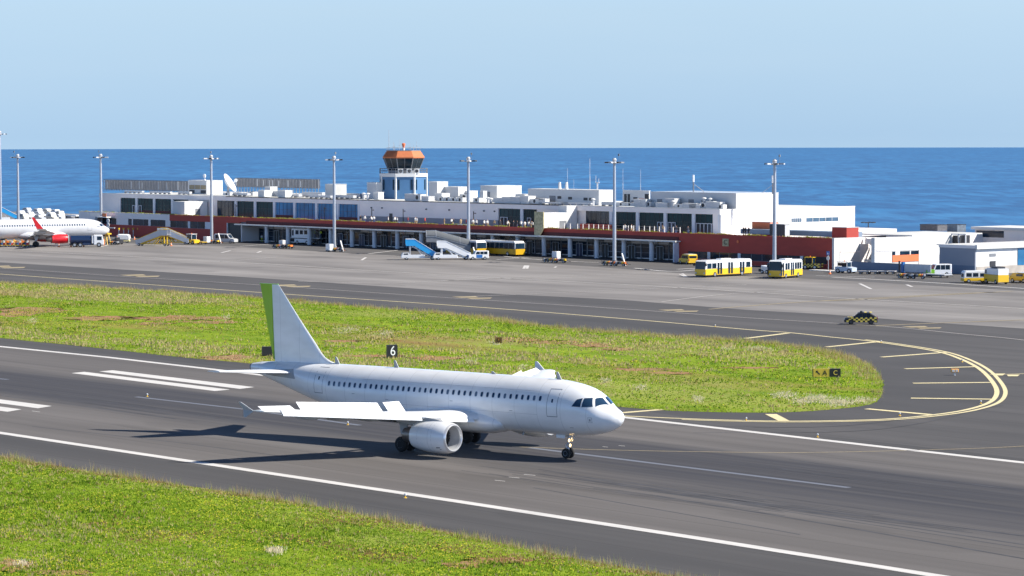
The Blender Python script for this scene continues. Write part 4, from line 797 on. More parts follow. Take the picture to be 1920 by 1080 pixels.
# air handling units etc.
def unit(px, w, L_, D, H_, kind, label=None, z=RZ):
    r = troot({'a': 'air_handling_unit', 'f': 'fan_unit', 'v': 'roof_vent', 'd': 'duct'}[kind], label or {'a': 'white boxy air handling unit with louvred side on the flat terminal roof', 'f': 'white fan unit with round black grille on the flat terminal roof', 'v': 'small capped white vent standing on the flat terminal roof', 'd': 'low pale duct running along the flat terminal roof'}[kind],
              {'a': 'air handling unit', 'f': 'fan unit', 'v': 'vent', 'd': 'duct'}[kind], wu(px, w), w, z, {'a': 'air handling units on the roof', 'f': 'fan units on the roof', 'v': 'roof vents', 'd': 'roof ducts'}[kind])
    mb = MB()
    if kind == 'a':
        mb.box(-L_ / 2, L_ / 2, 0, D, .12, H_); mb.build('casing', WALLW, r); m2 = MB(); m2.box(-L_ / 2 + .1, L_ / 2 - .1, -.03, 0, .35, H_ - .25); m2.build('louvre', SILVER, r); m2 = MB(); m2.box(-L_ / 2 - .05, L_ / 2 + .05, -.05, D + .05, H_, H_ + .07); m2.box(-L_ / 2 + .1, L_ / 2 - .1, .1, D - .1, 0, .12); m2.build('lid', WALLW, r)
    elif kind == 'f':
        mb.box(-L_ / 2, L_ / 2, 0, D, .1, H_); mb.build('casing', WALLW, r); m2 = MB(); m2.revolve([(-.04, H_ * .32), (0, H_ * .32)], 'y', (0, 0, H_ * .55), 12); m2.revolve([(0, D * .3), (.1, D * .3)], 'z', (0, D / 2, H_), 12); m2.build('fan_grille', DARKM, r)
    elif kind == 'v':
        mb.tube((0, 0, 0), (0, 0, H_), .28, n=10); mb.build('pipe', SILVER, r); m2 = MB(); m2.revolve([(H_, .5), (H_ + .18, .45), (H_ + .3, .1)], 'z', (0, 0, 0), 12); m2.build('cap', WALLW, r)
    else:
        mb.box(-L_ / 2, L_ / 2, 0, D, .25, .25 + H_); mb.build('duct_run', SILVER, r)
        for k in range(int(L_ / 2) + 1): x = -L_ / 2 + .1 + k * 2; m2 = MB(); m2.box(x, x + .12, 0, D, 0, .25); m2.build('duct_leg', GREYM, r)
rr = random.Random(3)
UL = ((490, 12, 2.6, 2, 1.5, 'a'), (528, 12, 3.0, 2, 1.6, 'a'), (502, 17, 2.2, 2, 2.2, 'a'), (522, 18, 5, 2, 1.2, 'a'), (470, 16, 2.0, 1.5, 1.0, 'f'), (546, 14, 6, 1.0, .5, 'd'), (575, 16, 9, .9, .5, 'd'), (600, 12, 8, .8, .45, 'd'), (640, 14, 9, .9, .55, 'd'), (585, 22, 8, 1, .8, 'd'), (660, 20, 6, 1, .8, 'd'),
                        (705, 14, 1.8, 1.5, 1.6, 'a'), (697, 18, 3.4, 2, 3.6, 'a'), (690, 13, .8, .8, 1.2, 'v'), (682, 13, .8, .8, 1.2, 'v'), (812, 20, 3.0, 3, 4.0, 'a'), (822, 16, 2.4, 2.2, 1.6, 'a'), (768, 10, 3.4, 1.6, 1.5, 'a'), (782, 10, 2.4, 1.6, 1.5, 'f'), (797, 9.6, 2.5, 1.6, 1.1, 'a'),
                        (846, 22, 5.0, 3, 2.9, 'a'), (864, 24, 4.4, 3, 2.0, 'a'), (870, 22, 3.0, 2, 1.4, 'f'), (826, 11, 2, 1, 1.0, 'f'), (838, 11, 2, 1, 1.0, 'f'), (850, 11, 2, 1, 1.0, 'f'), (862, 11, 2, 1, 1.0, 'f'), (893, 11, 2, 1, 1.0, 'f'), (903, 13, 1.2, 1, 2.4, 'a'), (915, 12, 1, 1, .9, 'v'), (920, 11, 1, 1, .8, 'v'),
                        (935, 11, 3.2, 2, 1.1, 'a'), (950, 11, 3.0, 2, 1.3, 'a'), (966, 11, 3.0, 2, 1.4, 'a'), (983, 11, 2.6, 2, 1.6, 'a'), (975, 16, 3, 2, 1.8, 'a'), (1002, 11.5, 5.5, 1.4, 1.1, 'f'), (1016, 11.5, 2, 1.2, 1.1, 'a'), (1040, 11, 8, .5, .3, 'd'), (1080, 11, 9, .5, .3, 'd'), (1112, 12, 1.2, 1, 1.2, 'v'), (1140, 11, 4, 1, .6, 'd'),
                        (1164, 11, 3.0, 1.2, .8, 'f'), (1180, 11, 2.6, 1.2, .8, 'f'), (1195, 10.5, 2.2, 1.6, 1.5, 'a'), (1206, 10.5, 1.5, 1.4, 1.5, 'a'), (1215, 11, 1.5, 1.2, 1.1, 'f'), (1240, 9.5, 3.2, 1.4, .95, 'a'), (1256, 10, 2.6, 1.4, 1.8, 'a'), (1262, 9.8, 2.0, 1.4, 1.2, 'v'), (1272, 9.5, 2.4, 1.4, .8, 'f'), (1292, 9.5, 3.8, 1.4, .95, 'a'), (1302, 9.5, 3.0, 1.4, .9, 'a'),
                        (1318, 10, 1.6, 1.4, 1.2, 'f'), (1320, 11, 1.2, 1.0, 1.9, 'v'), (1330, 10, 2.2, 1.4, 1.4, 'a'), (1332, 11.2, 1.2, 1, 1.8, 'v'), (1343, 10, 2.0, 1.4, 1.3, 'a'), (1350, 10, 1.6, 1.0, .9, 'f'), (440, 14, 5, 1, .6, 'd'), (425, 13, 3, 1, .8, 'f'), (455, 13, 4, 1, .5, 'd'), (300, 14, 9, .7, .4, 'd'), (250, 14, 8, .7, .4, 'd'), (345, 14, 5, .7, .5, 'd'))
UN = {'a': 'white louvred air handling box, %s from the left of its kind on the roof', 'f': 'white round grilled fan unit, %s from the left of its kind on the roof', 'v': 'small capped white vent, %s from the left of its kind on the terminal roof', 'd': 'low pale duct, %s from the left of its kind on the terminal roof'}
cnt = {}
for px, w, L_, D, H_, k in sorted(UL): cnt[k] = cnt.get(k, 0) + 1; unit(px, w, L_, D, H_, k, UN[k] % ordinal(cnt[k]))
# units on annex B
r_, *_ = px_box('roof_cooling_block', 1725, 1758, 1776, 422, 5.9, GT(1800, 512)[1] + 28, mat('dark_slat_block', (.10, .10, .11), .7, var=.3, scale=2), 'dark slatted cooling block with pale side on the white annex roof', 'cooling block', mend=DARKM)
r_, *_ = px_box('roof_cooling_block', 1776, 1795, 1811, 421.5, 5.9, GT(1800, 512)[1] + 26, mat('slate_slat_block', (.13, .16, .20), .7, var=.3, scale=2), 'slate blue cooling block with white lower skirt, right of the dark slatted one', 'cooling block', mend=DARKM)
pf = troot('plant_frame', 'white frame with dark openings at the right end of the white annex', 'plant frame', uBe + .1, wB1 - 3.0, 4.0); mb = MB()
for x in (0, 1.7, 3.3): mb.box(x, x + .18, 0, .2, 0, 2.0)
mb.box(0, 3.5, 0, .2, 1.85, 2.05); mb.box(0, 3.5, 0, .2, 0, .3); mb.build('frame', WALLW, pf); mb = MB(); mb.box(.2, 1.2, .3, 1.5, .3, 1.7); mb.box(2.2, 3.2, .3, 1.5, .2, 1.8); mb.build('machine', DARKM, pf)
ba = troot('rear_building', 'white roofed low building with dark ribbon window far right behind the others', 'building', wu(1828, 40), 40, 0); mb = MB(); mb.box(0, 14, 0, 10, -.5, 6.2); mb.build('wall', WALLG, ba); mb = MB(); mb.box(-.5, 14.5, -.6, 10.4, 6.2, 6.7); mb.build('roof', WALLW, ba); mb = MB(); mb.box(.4, 7, -.06, 0, 4.8, 6.0); mb.build('ribbon_window', GLASSD, ba)
for px, yt, w, lab in ((1578, 0, 0, ''),): pass
# ------------------------------------------------------------------ tall apron masts
def mast(px, u, w, h, label, n=0):
    r = troot('floodlight_mast', label, 'light mast', u, w, 0, 'tall floodlight masts along the terminal', rz=n * 0.5)
    mb = MB(); mb.tube((0, 0, 0), (0, 0, h - .6), .36, .25, 14); mb.tube((0, 0, 0), (0, 0, .5), .5, n=12); mb.build('pole', mat('mast_galvanised', (0.42, 0.45, 0.50), .45, .35, var=.05), r, smooth=True)
    mb = MB(); mb.revolve([(h - .9, .7), (h - .8, .75), (h - .7, .7)], 'z', (0, 0, 0), 14); mb.revolve([(h - .7, .3), (h - .2, .45), (h + .1, .25)], 'z', (0, 0, 0), 10); mb.build('head_frame', SILVER, r)
    for k in range(6):
        a = 2 * pi * k / 6 + .4; mb = MB(); c = Vector((cos(a) * 1.45, sin(a) * 1.45, h - .72)); t = Vector((-sin(a), cos(a), 0)); o_ = Vector((cos(a), sin(a), 0)); dn = Vector((0, 0, 1))
        P = []
        for s1, s2, s3 in ((-1, -1, -1), (1, -1, -1), (1, 1, -1), (-1, 1, -1), (-.8, -.8, 1), (.8, -.8, 1), (.8, .8, 1), (-.8, .8, 1)): P.append(c + t * s1 * .33 + o_ * s2 * .42 + (dn + o_ * .25) * s3 * .13)
        mb.add(P, [(0, 3, 2, 1), (4, 5, 6, 7), (0, 1, 5, 4), (1, 2, 6, 5), (2, 3, 7, 6), (3, 0, 4, 7)], 0); mb.tube((cos(a) * .6, sin(a) * .6, h - .8), c - o_ * .2, .05, n=4, mi=0)
        mb.add([P[0] + Vector((0, 0, -.01)) , P[1] + Vector((0, 0, -.01)), P[2] + Vector((0, 0, -.01)), P[3] + Vector((0, 0, -.01))], [(0, 3, 2, 1)], 1); mb.build('floodlight', [DARKM if k % 2 else SILVER, LENS], r)
    mb = MB(); mb.tube((.7, .5, h - .7), (.7, .5, h + .9), .03, n=4); mb.box(.55, .85, .4, .6, h + .5, h + .9); mb.build('lightning_rod', GREYM, r)
    return r
g = GT(1452, 507); mast(1452, g[0], g[1], 19.5, 'tall floodlight mast rising behind the short yellow bus', 0)
for i, (px, py, lab) in enumerate(((1152, 493, 'tall floodlight mast in front of the right half of the porch'), (878.5, 477, 'tall floodlight mast between the stair trucks and the yellow bus'), (627, 465.5, 'tall floodlight mast right of the white high lift truck'), (397, 453, 'tall floodlight mast beside the silver van'), (190, 441, 'tall floodlight mast behind the nose of the red winged airliner'))):
    g = GT(px, py); mast(px, g[0], g[1], 19.5, lab, i + 1)
g = GT(34.5, 433); mast(34, g[0], g[1], 19.3, 'second mast from the left edge, rising behind the airliner fuselage', 7)
g = GT(1.5, 425); mast(1, g[0], g[1], 25.2, 'tallest mast, cut by the left edge of the picture', 8)
# small distant lamps
for px, py, yt, lab, zz in ((1628, 440, 418, 'dark distant lamp post with spreading heads against the sea', 60), (1896, 456, 441, 'short lamp post with umbrella head on the far right roof line', 50)):
    w = zz; u = wu(px, w); z = wall(px, yt, w)[2]; zb = -.0; r = troot('street_lamp', lab, 'lamp post', u, w, zb); mb = MB(); mb.tube((0, 0, 0), (0, 0, z), .14, .1, 8); mb.build('pole', DARKM, r)
    mb = MB()
    for k in range(6): a = k * pi / 3; mb.tube((0, 0, z), (cos(a) * 1.1, sin(a) * 1.1, z + .15), .05, n=4); mb.box(cos(a) * 1.2 - .3, cos(a) * 1.2 + .3, sin(a) * 1.2 - .2, sin(a) * 1.2 + .2, z, z + .2)
    mb.build('lamp_heads', DARKM, r)
# terrace lamp posts and fence posts
for i_, px in enumerate((442, 608, 697, 756, 888)):
    u = wu(px, 5.5); r = troot('terrace_lamp', ordinal(i_ + 1) + ' from the left of the slim black terrace lamps with short side arms', 'terrace lamp', u, 5.5, 5.05, 'slim black lamps on the terrace'); mb = MB(); mb.tube((0, 0, 0), (0, 0, 3.2), .09, n=6); mb.build('post', BLACK, r); mb = MB(); mb.tube((0, 0, 2.8), (.5, 0, 2.8), .06, n=4); mb.box(.4, .7, -.1, .1, 2.65, 2.85); mb.build('lamp_arm', BLACK, r)
fr = troot('terrace_fence', 'row of slim pale fence posts along the terrace edge right of the white block', 'fence', 0, .9, 5.05)
for px in [1036, 1047, 1058, 1069, 1083, 1093, 1104, 1113, 1122, 1131, 1141, 1169, 1178, 1188, 1198, 1208, 1218, 1227, 1236, 1246, 1262, 1275]:
    u = wu(px, .9); mb = MB(); mb.box(u - .06, u + .06, -.06, .06, 0, 1.5); mb.build('fence_post', CANOPY, fr)
mb = MB()
for z in (.9, 1.4): mb.tube((wu(1036, .9), 0, z), (wu(1275, .9), 0, z), .015, n=3)
mb.build('fence_wire', STEEL, fr)
# ------------------------------------------------------------------ vehicles: local x forward, y left, z up
def wheels(r, xs, yw, rad=.33, wd=.22, hub=RIM):
    for x in xs:
        for s in (-1, 1):
            mb = MB(); y = s * yw; mb.revolve([(-wd / 2, rad * .9), (-wd / 2 + .03, rad), (wd / 2 - .03, rad), (wd / 2, rad * .9)], 'y', (x, y, rad), 16, 0); mb.revolve([(-wd / 2 - .01, rad * .55), (wd / 2 + .01, rad * .55)], 'y', (x, y, rad), 12, 1); mb.build('wheel', [RUBBER, hub], r)
def body(name, prof, Wd, m, r, inset=.08, y0=0.0, mi2=None):
    """side profile (x,z) extruded across the width with chamfered flanks"""
    cx = sum(p[0] for p in prof) / len(prof); cz = sum(p[1] for p in prof) / len(prof); H_ = max(p[1] for p in prof) - min(p[1] for p in prof); L_ = max(p[0] for p in prof) - min(p[0] for p in prof)
    def ins(k): return [(cx + (x - cx) * (1 - 2 * k / L_), cz + (z - cz) * (1 - 2 * k / H_)) for x, z in prof]
    rings = []
    for y, k in ((-Wd / 2, inset), (-Wd / 2 + inset, 0), (Wd / 2 - inset, 0), (Wd / 2, inset)): rings.append([(x, y + y0, z) for x, z in ins(k)])
    mb = MB(); mb.loft(rings); return mb.build(name, m, r)
def sidewin(r, polys, yw, m=GLASSD, name='side_window', both=True, t=.012):
    for s in ((-1, 1) if both else (both,)):
        for p in polys: mb = MB(); mb.prism(p, s * yw, s * (yw + t), 'y'); mb.build(name, m, r)
def rect(x0, x1, z0, z1): return [(x0, z0), (x1, z0), (x1, z1), (x0, z1)]
def face(r, name, p0, p1, hw, m, off=.015, ins=.1):
    """pane lying on the sloping face between profile points p0 and p1"""
    d = Vector((p1[0] - p0[0], 0, p1[1] - p0[1])); n = Vector((d.z, 0, -d.x)).normalized(); a = Vector((p0[0], 0, p0[1])) + d * ins + n * off; b = Vector((p0[0], 0, p0[1])) + d * (1 - ins) + n * off
    mb = MB(); V = [a + Vector((0, -hw, 0)), a + Vector((0, hw, 0)), b + Vector((0, hw, 0)), b + Vector((0, -hw, 0))]; V2 = [v - n * .03 for v in V]
    mb.add(V + V2, [(0, 1, 2, 3), (7, 6, 5, 4), (0, 4, 5, 1), (1, 5, 6, 2), (2, 6, 7, 3), (3, 7, 4, 0)]); return mb.build(name, m, r)
def at(px, py): p = G(px, py); return (float(p[0]), float(p[1]), 0.0)
HU = TROT; HW = TROT + pi / 2      # headings: along the facade to the right, and away from camera into it
def bus(name, label, loc, rz, L_, H_=2.9, doors=(.18, .52, .82), n=9, front_low=YELLOW):
    r = root(name, label, 'bus', loc, rz, 'apron buses'); hw = 1.25; hl = L_ / 2; zs = 1.35
    body('lower_body', [(-hl, .35), (hl, .35), (hl, zs), (-hl, zs)], 2.5, YELLOW, r, .05)
    body('upper_body', [(-hl + .02, zs), (hl - .0, zs), (hl - .1, H_ - .2), (hl - .5, H_), (-hl + .4, H_), (-hl + .05, H_ - .25)], 2.48, WHITE, r, .09)
    body('underbody', [(-hl + .2, .2), (hl - .2, .2), (hl - .2, .36), (-hl + .2, .36)], 2.3, BLACK, r, .02)
    face(r, 'windscreen', (hl, zs - .05), (hl - .1, H_ - .15), 1.12, GLASSD, ins=.04); [MB().box(hl - .1, hl + .2, s_ * 1.25, s_ * 1.45, 1.9, 2.4).build('wing_mirror', BLACK, r) for s_ in (-1, 1)]; face(r, 'rear_window', (-hl + .05, H_ - .25), (-hl + .02, zs), 1.0, GLASSD, ins=.15)
    dx = [(-hl + L_ * d) for d in doors]
    W_ = [];
    for k in range(n):
        x0 = -hl + .45 + (L_ - .7) * k / n; x1 = x0 + (L_ - .7) / n - .16
        if any(x0 - .1 < d + .7 and x1 + .1 > d - .7 for d in dx): continue
        W_.append(rect(x0, x1, zs + .12, H_ - .5))
    sidewin(r, W_, hw)
    for s in (-1, 1):
        for d in dx:
            mb = MB()
            for q in (-.62, .06): mb.box(d + q, d + q + .5, s * hw, s * (hw + .015), .5, H_ - .45)
            mb.build('door', GLASSD, r)
    wheels(r, (-hl + L_ * .22, hl - L_ * .2), 1.13, .45, .26)
    for s in (-1, 1): mb = MB(); mb.box(hl, hl + .03, s * .95 - .15, s * .95 + .15, .6, .85); mb.build('headlight', LENS, r)
    mb = MB(); mb.box(-1.2, 1.2, -.6, .6, H_, H_ + .18); mb.build('roof_hatch', WHITE, r)
    return r
def heading(a, b): p, q = G(*a), G(*b); return atan2(q[1] - p[1], q[0] - p[0])
P1, P2 = G(1323, 520.5), G(1410, 516); hd = heading((1410, 516), (1323, 520.5)); n_ = Vector((sin(hd), -cos(hd), 0))
def bus_at(A, B, L_, hw, side): # near flank from A (front bottom corner) to B
    a = Vector(G(*A)); b = Vector(G(*B)); d = (b - a).normalized(); nn = Vector((-d.y, d.x, 0)); nn = nn if nn.y > 0 else -nn
    c = a + d * (L_ / 2) + nn * hw; return (c.x, c.y, 0), atan2(-d.y, -d.x)
lb = (Vector(G(1323, 520.5)) - Vector(G(1410, 516))).length; loc, hd = bus_at((1323, 520.5), (1410, 516), 11.7, 1.25, 1)
bus('airport_bus', 'long yellow and white apron bus parked furthest forward, left of the short one', loc, hd, 11.7, 2.85, (.22, .47, .70), 9)
loc, hd = bus_at((1466, 523), (1511, 518.7), 7.8, 1.25, 1)
bus('airport_bus', 'short yellow and white apron bus in front of the tallest right mast', loc, hd, 7.8, 3.05, (.5, .97), 8)
def citybus(name, label, px, py, L_, fwd):
    p = at(px, py); r = root(name, label, 'bus', p, HU if fwd else HU + pi, 'apron buses'); hl = L_ / 2; H_ = 3.0
    YD = mat('deep_yellow_paint', (0.62, 0.36, 0.01), .4)
    body('lower_body', [(-hl, .35), (hl, .35), (hl, 1.45), (-hl, 1.45)], 2.5, YD, r, .05); body('window_band', [(-hl + .02, 1.45), (hl - .02, 1.45), (hl - .15, 2.6), (-hl + .05, 2.6)], 2.46, GLASSD, r, .06)
    body('roof', [(-hl + .05, 2.6), (hl - .15, 2.6), (hl - .5, H_), (-hl + .3, H_)], 2.46, WHITE, r, .1)
    for s in (-1, 1): mb = MB(); mb.box(hl - .35, hl - .1, s * 1.2, s * 1.26, 1.45, 2.65); mb.build('corner_pillar', WHITE, r)
    mb = MB()
    for k in range(8): x = -hl + .6 + (L_ - 1.4) * k / 7; mb.box(x, x + .08, -1.27, 1.27, 1.45, 2.6)
    mb.build('window_posts', GREYM, r); wheels(r, (-hl + L_ * .24, hl - L_ * .22), 1.13, .48, .26); return r
citybus('city_bus', 'yellow bus with white roof standing under the porch, right of the central mast', 941, 479, 11.5, True)
g = GT(874, 477); citybus('city_bus', 'bus half hidden behind the central mast and the grey covered stairs', 874, 478, 10, True)
# car like vehicles
def car(name, label, loc, rz, L_, Wd, H_, m, kind='van', cat='van', m2=None, group='service vans and cars', roofm=None, beacon=None, chk=False):
    r = root(name, label, cat, loc, rz, group); hl = L_ / 2; hw = Wd / 2
    if kind == 'van': prof = [(-hl, .3), (hl, .3), (hl, .85), (hl - .25, 1.0), (hl - L_ * .22, 1.12), (hl - L_ * .36, H_ - .05), (hl - L_ * .42, H_), (-hl + .15, H_), (-hl, H_ - .2)]; wz0, wz1 = 1.08, H_ - .22; wi = (5, 4)
    elif kind == 'car': prof = [(-hl, .28), (hl, .28), (hl, .62), (hl - .15, .78), (hl - L_ * .26, .90), (hl - L_ * .42, H_ - .05), (hl - L_ * .52, H_), (-hl + L_ * .22, H_ - .03), (-hl + .15, .98), (-hl, .85)]; wz0, wz1 = .92, H_ - .12; wi = (5, 4)
    else: prof = [(-hl, .3), (hl, .3), (hl, .9), (hl - .12, 1.02), (hl - L_ * .28, 1.08), (hl - L_ * .36, H_ - .05), (hl - L_ * .42, H_), (-hl + .12, H_), (-hl, H_ - .12)]; wz0, wz1 = 1.08, H_ - .15; wi = (5, 4)
    if m2:      # two colour split
        low = [(x, z) for x, z in prof if z < 1.13]; lowp = [(-hl, .3), (hl, .3)] + [p for p in prof[2:] if p[1] <= 1.13 and p[0] > 0] + [(-hl, 1.12)]
        body('body', lowp, Wd, m, r, .06); upp = [(-hl, 1.12), (hl - L_ * .22, 1.12)] + [p for p in prof if p[1] > 1.13]; body('cabin', upp, Wd - .04, m2, r, .08)
    else: body('body', prof, Wd, m, r, .07)
    tw_ = Wd * .40
    face(r, 'windscreen', prof[4], prof[5], tw_, GLASSD, ins=.08)
    face(r, 'rear_window', (-hl, H_ - .2) if kind != 'car' else prof[7], (-hl, 1.1) if kind != 'car' else prof[8], tw_, GLASSD, ins=.12)
    xa = prof[4][0] - .1; xb = prof[5][0] - .02
    W_ = [[(xa - .15, wz0), (xa - .15 - .9 * (L_ / 4.4), wz0), (xa - .15 - .9 * (L_ / 4.4), wz1), (xb - .12, wz1)]]
    x = xa - .15 - .9 * (L_ / 4.4) - .1; xend = -hl + (.25 if kind != 'car' else L_ * .2)
    nw = 2 if L_ < 5.2 else 3; step = (x - xend) / nw
    for k in range(nw): W_.append(rect(x - step * (k + 1) + .08, x - step * k, wz0, wz1))
    sidewin(r, W_, hw - (.0 if kind != 'x' else 0), t=.014)
    wheels(r, (-hl + L_ * .2, hl - L_ * .2), hw - .1, .33, .22, DARKM if chk else RIM)
    for s in (-1, 1): mb = MB(); mb.box(hl - .02, hl + .02, s * hw * .75 - .15, s * hw * .75 + .15, .6, .78); mb.build('headlight', LENS, r)
    for s in (-1, 1): mb = MB(); mb.box(-hl - .02, -hl + .02, s * hw * .85 - .08, s * hw * .85 + .08, .7, 1.0); mb.build('tail_light', RED, r)
    if roofm: mb = MB(); mb.box(-hl + .3, hl - L_ * .45, -hw + .15, hw - .15, H_, H_ + .04); mb.build('roof_panel', roofm, r)
    if beacon: mb = MB(); mb.box(-.2, .1, -hw * .7, hw * .7, H_, H_ + .15); mb.build('light_bar', beacon, r)
    if chk:
        mb = MB(); q = .29
        for s in (-1, 1):
            for iz in range(3):
                for ix in range(int(L_ / q)):
                    if (ix + iz) % 2: continue
                    x0 = -hl + .12 + ix * q; z0 = .33 + iz * .205
                    if x0 + q > hl - .1: continue
                    if any(abs(x0 + q / 2 - wx) < .42 for wx in (-hl + L_ * .2, hl - L_ * .2)) and iz < 1: continue
                    if iz == 2 and x0 > hl - 1.1: continue
                    mb.box(x0, x0 + q, s * (hw - .002), s * (hw + .006), z0, z0 + .205)
        mb.box(-hl - .01, -hl + .02, -.7, .7, .55, .75)
        mb.box(-hl + .7, -hl + 1.0, -hw + .12, hw - .12, H_ - .02, H_ + .03); mb.box(-hl + 1.35, -hl + 1.65, -hw + .12, hw - .12, H_ - .0, H_ + .03); mb.box(hl - 1.0, hl - .4, -.5, .1, .885, .91)
        mb.build('yellow_checkers', mat('checker_yellow', (.80, .62, .10), .5), r)
    return r
car('follow_me_car', 'small car in black and yellow checks driving left on the taxiway', at(1614, 608), pi - .10, 4.15, 1.75, 1.52, BLACK, 'car', 'car', chk=True, beacon=BLACK, group=None)
car('minivan', 'yellow minivan with white roof at the right end of the porch', at(1290, 495), HU + pi - .35, 4.6, 1.85, 1.85, YELLOW, 'van', 'minivan', m2=YELLOW, roofm=WHITE)
car('off_road_car', 'small white off road car behind the long yellow bus', at(1361, 493), pi + .1, 3.9, 1.7, 1.75, WHITE, 'suv', 'car')
car('estate_car', 'white estate car mostly hidden behind the small off road car', at(1350, 489), pi, 4.3, 1.75, 1.7, SILVER, 'suv', 'car')
car('passenger_van', 'silver van facing right beside the left mast boxes', at(424, 456), HU + .5, 5.0, 1.95, 2.1, SILVER, 'van')
car('minibus', 'pale blue and white minibus parked in the shade by the opening', at(455, 450), HU + pi + .3, 5.2, 1.95, 2.1, mat('pale_blue_paint', (.35, .5, .62), .4), 'van', 'minibus')
car('small_van', 'white car with blue doors in front of the yellow bus', at(896, 487), pi + .25, 4.0, 1.7, 1.75, WHITE, 'suv', 'car', m2=None)
r = COL.objects[-1]
car('crew_van', 'van with lime green bonnet and white rear, doors open, by the grey wall', at(1758, 517), pi + .15, 4.4, 1.85, 2.0, WHITE, 'suv', 'van')
gv = [o for o in COL.objects if o.get('label', '').startswith('van with lime')][0]
body('green_front', [(.75, .34), (2.24, .34), (2.24, .93), (2.1, 1.06), (.97, 1.12), (.75, 1.12)], 1.9, LGREEN, gv, .06)
cv = [o for o in COL.objects if o.get('label', '').startswith('white car with blue')][0]
mb = MB(); mb.box(-.7, .5, -.866, .866, .4, 1.0); mb.box(1.4, 2.02, -.7, .7, .5, .97); mb.build('blue_door_panels', BLUE, cv)
# long low trailer behind the green van
def dolly(label, loc, rz, L_=3.2, Wd=1.6):
    r = root('baggage_dolly', label, 'dolly', loc, rz, 'low baggage dollies'); mb = MB(); mb.box(-L_ / 2, L_ / 2, -Wd / 2, Wd / 2, .45, .58); mb.build('deck', SILVER, r)
    mb = MB(); mb.box(-L_ / 2 + .05, L_ / 2 - .05, -Wd / 2 + .1, Wd / 2 - .1, .36, .45); mb.bar((L_ / 2, 0, .42), (L_ / 2 + 1.1, 0, .3), .06); mb.build('chassis', DARKM, r); wheels(r, (-L_ * .32, L_ * .32), Wd / 2 - .15, .2, .12)
    return r
dolly('long flat trailer standing in front of the green and white van', at(1755, 520), HU, 5.5, 2)
for px, lab in ((1621, 'low flat dolly nearest the white blue tug'), (1636, 'low flat dolly, second from the white blue tug'), (1655, 'low flat dolly, third from the white blue tug'), (1669, 'low flat dolly furthest right of its row')): dolly(lab, at(px, 514), HU + .5, 2.0, 1.5)
# tugs
def tug(label, loc, rz, m, m2=None, L_=3.4, Wd=1.8, H_=1.9, cab=True, checks=False):
    r = root('tow_tractor', label, 'tug', loc, rz, 'tow tractors'); hl = L_ / 2
    body('body', [(-hl, .3), (hl, .3), (hl, .95), (hl - .9, 1.1), (-hl, 1.1)], Wd, m, r, .08)
    if cab:
        for x in (-hl + .5, hl - 1.1):
            for s in (-1, 1): mb = MB(); mb.bar((x, s * (Wd / 2 - .15), 1.05), (x, s * (Wd / 2 - .2), H_), .08); mb.build('cab_post', m2 or m, r)
        mb = MB(); mb.box(-hl + .35, hl - .95, -Wd / 2 + .08, Wd / 2 - .08, H_, H_ + .1); mb.build('cab_roof', m2 or WHITE, r)
        mb = MB(); mb.box(hl - 1.14, hl - 1.1, -Wd / 2 + .2, Wd / 2 - .2, 1.1, H_); mb.box(-hl + .5, hl - 1.1, -Wd / 2 + .16, -Wd / 2 + .19, 1.25, H_ - .1); mb.build('cab_glass', GLASSD, r)
    mb = MB(); mb.box(-.5, .1, -.5, .5, 1.1, 1.5); mb.build('seat', BLACK, r); wheels(r, (-hl + .6, hl - .6), Wd / 2 - .12, .42, .26)
    if checks:
        mb = MB()
        for s in (-1, 1):
            for ix in range(10):
                for iz in range(3):
                    if (ix + iz) % 2: mb.box(-hl + .1 + ix * .32, -hl + .42 + ix * .32, s * Wd / 2 - .003, s * Wd / 2 + .012, .4 + iz * .22, .62 + iz * .22)
        for iy in range(6):
            for iz in range(6):
                if (iy + iz) % 2: mb.box(-hl - .015, -hl + .01, -Wd / 2 + .1 + iy * .27, -Wd / 2 + .37 + iy * .27, .4 + iz * .24, .64 + iz * .24)
        mb.build('yellow_checkers', mat('checker_yellow', (.80, .62, .10), .5), r)
    mb = MB(); mb.revolve([(0, .1), (.2, .1)], 'z', (-.3, 0, H_ + .1), 8); mb.build('beacon', ORANGE, r); return r
tug('black and yellow checked tow tractor by the red wall corner', at(1522, 505), HU + .4, BLACK, YELLOW, 3.0, 1.9, 2.1, checks=True)
tug('white and blue tow tractor at the foot of the white end wall', at(1586, 512), HU + .25, mat('pale_blue_white', (.5, .58, .68), .4), WHITE, 3.4, 1.8, 1.9)
tug('yellow tow tractor with white cab right of the yellow stairs', at(361, 458), HU + .1, YELLOW, WHITE, 3.2, 1.7, 2.2)
r = dolly('yellow flat trailer behind the yellow tow tractor', at(378, 458), HU, 2.6, 1.4); 
for c in r.children:
    if c.name.startswith('deck'): c.data.materials.clear(); c.data.materials.append(YELLOW)
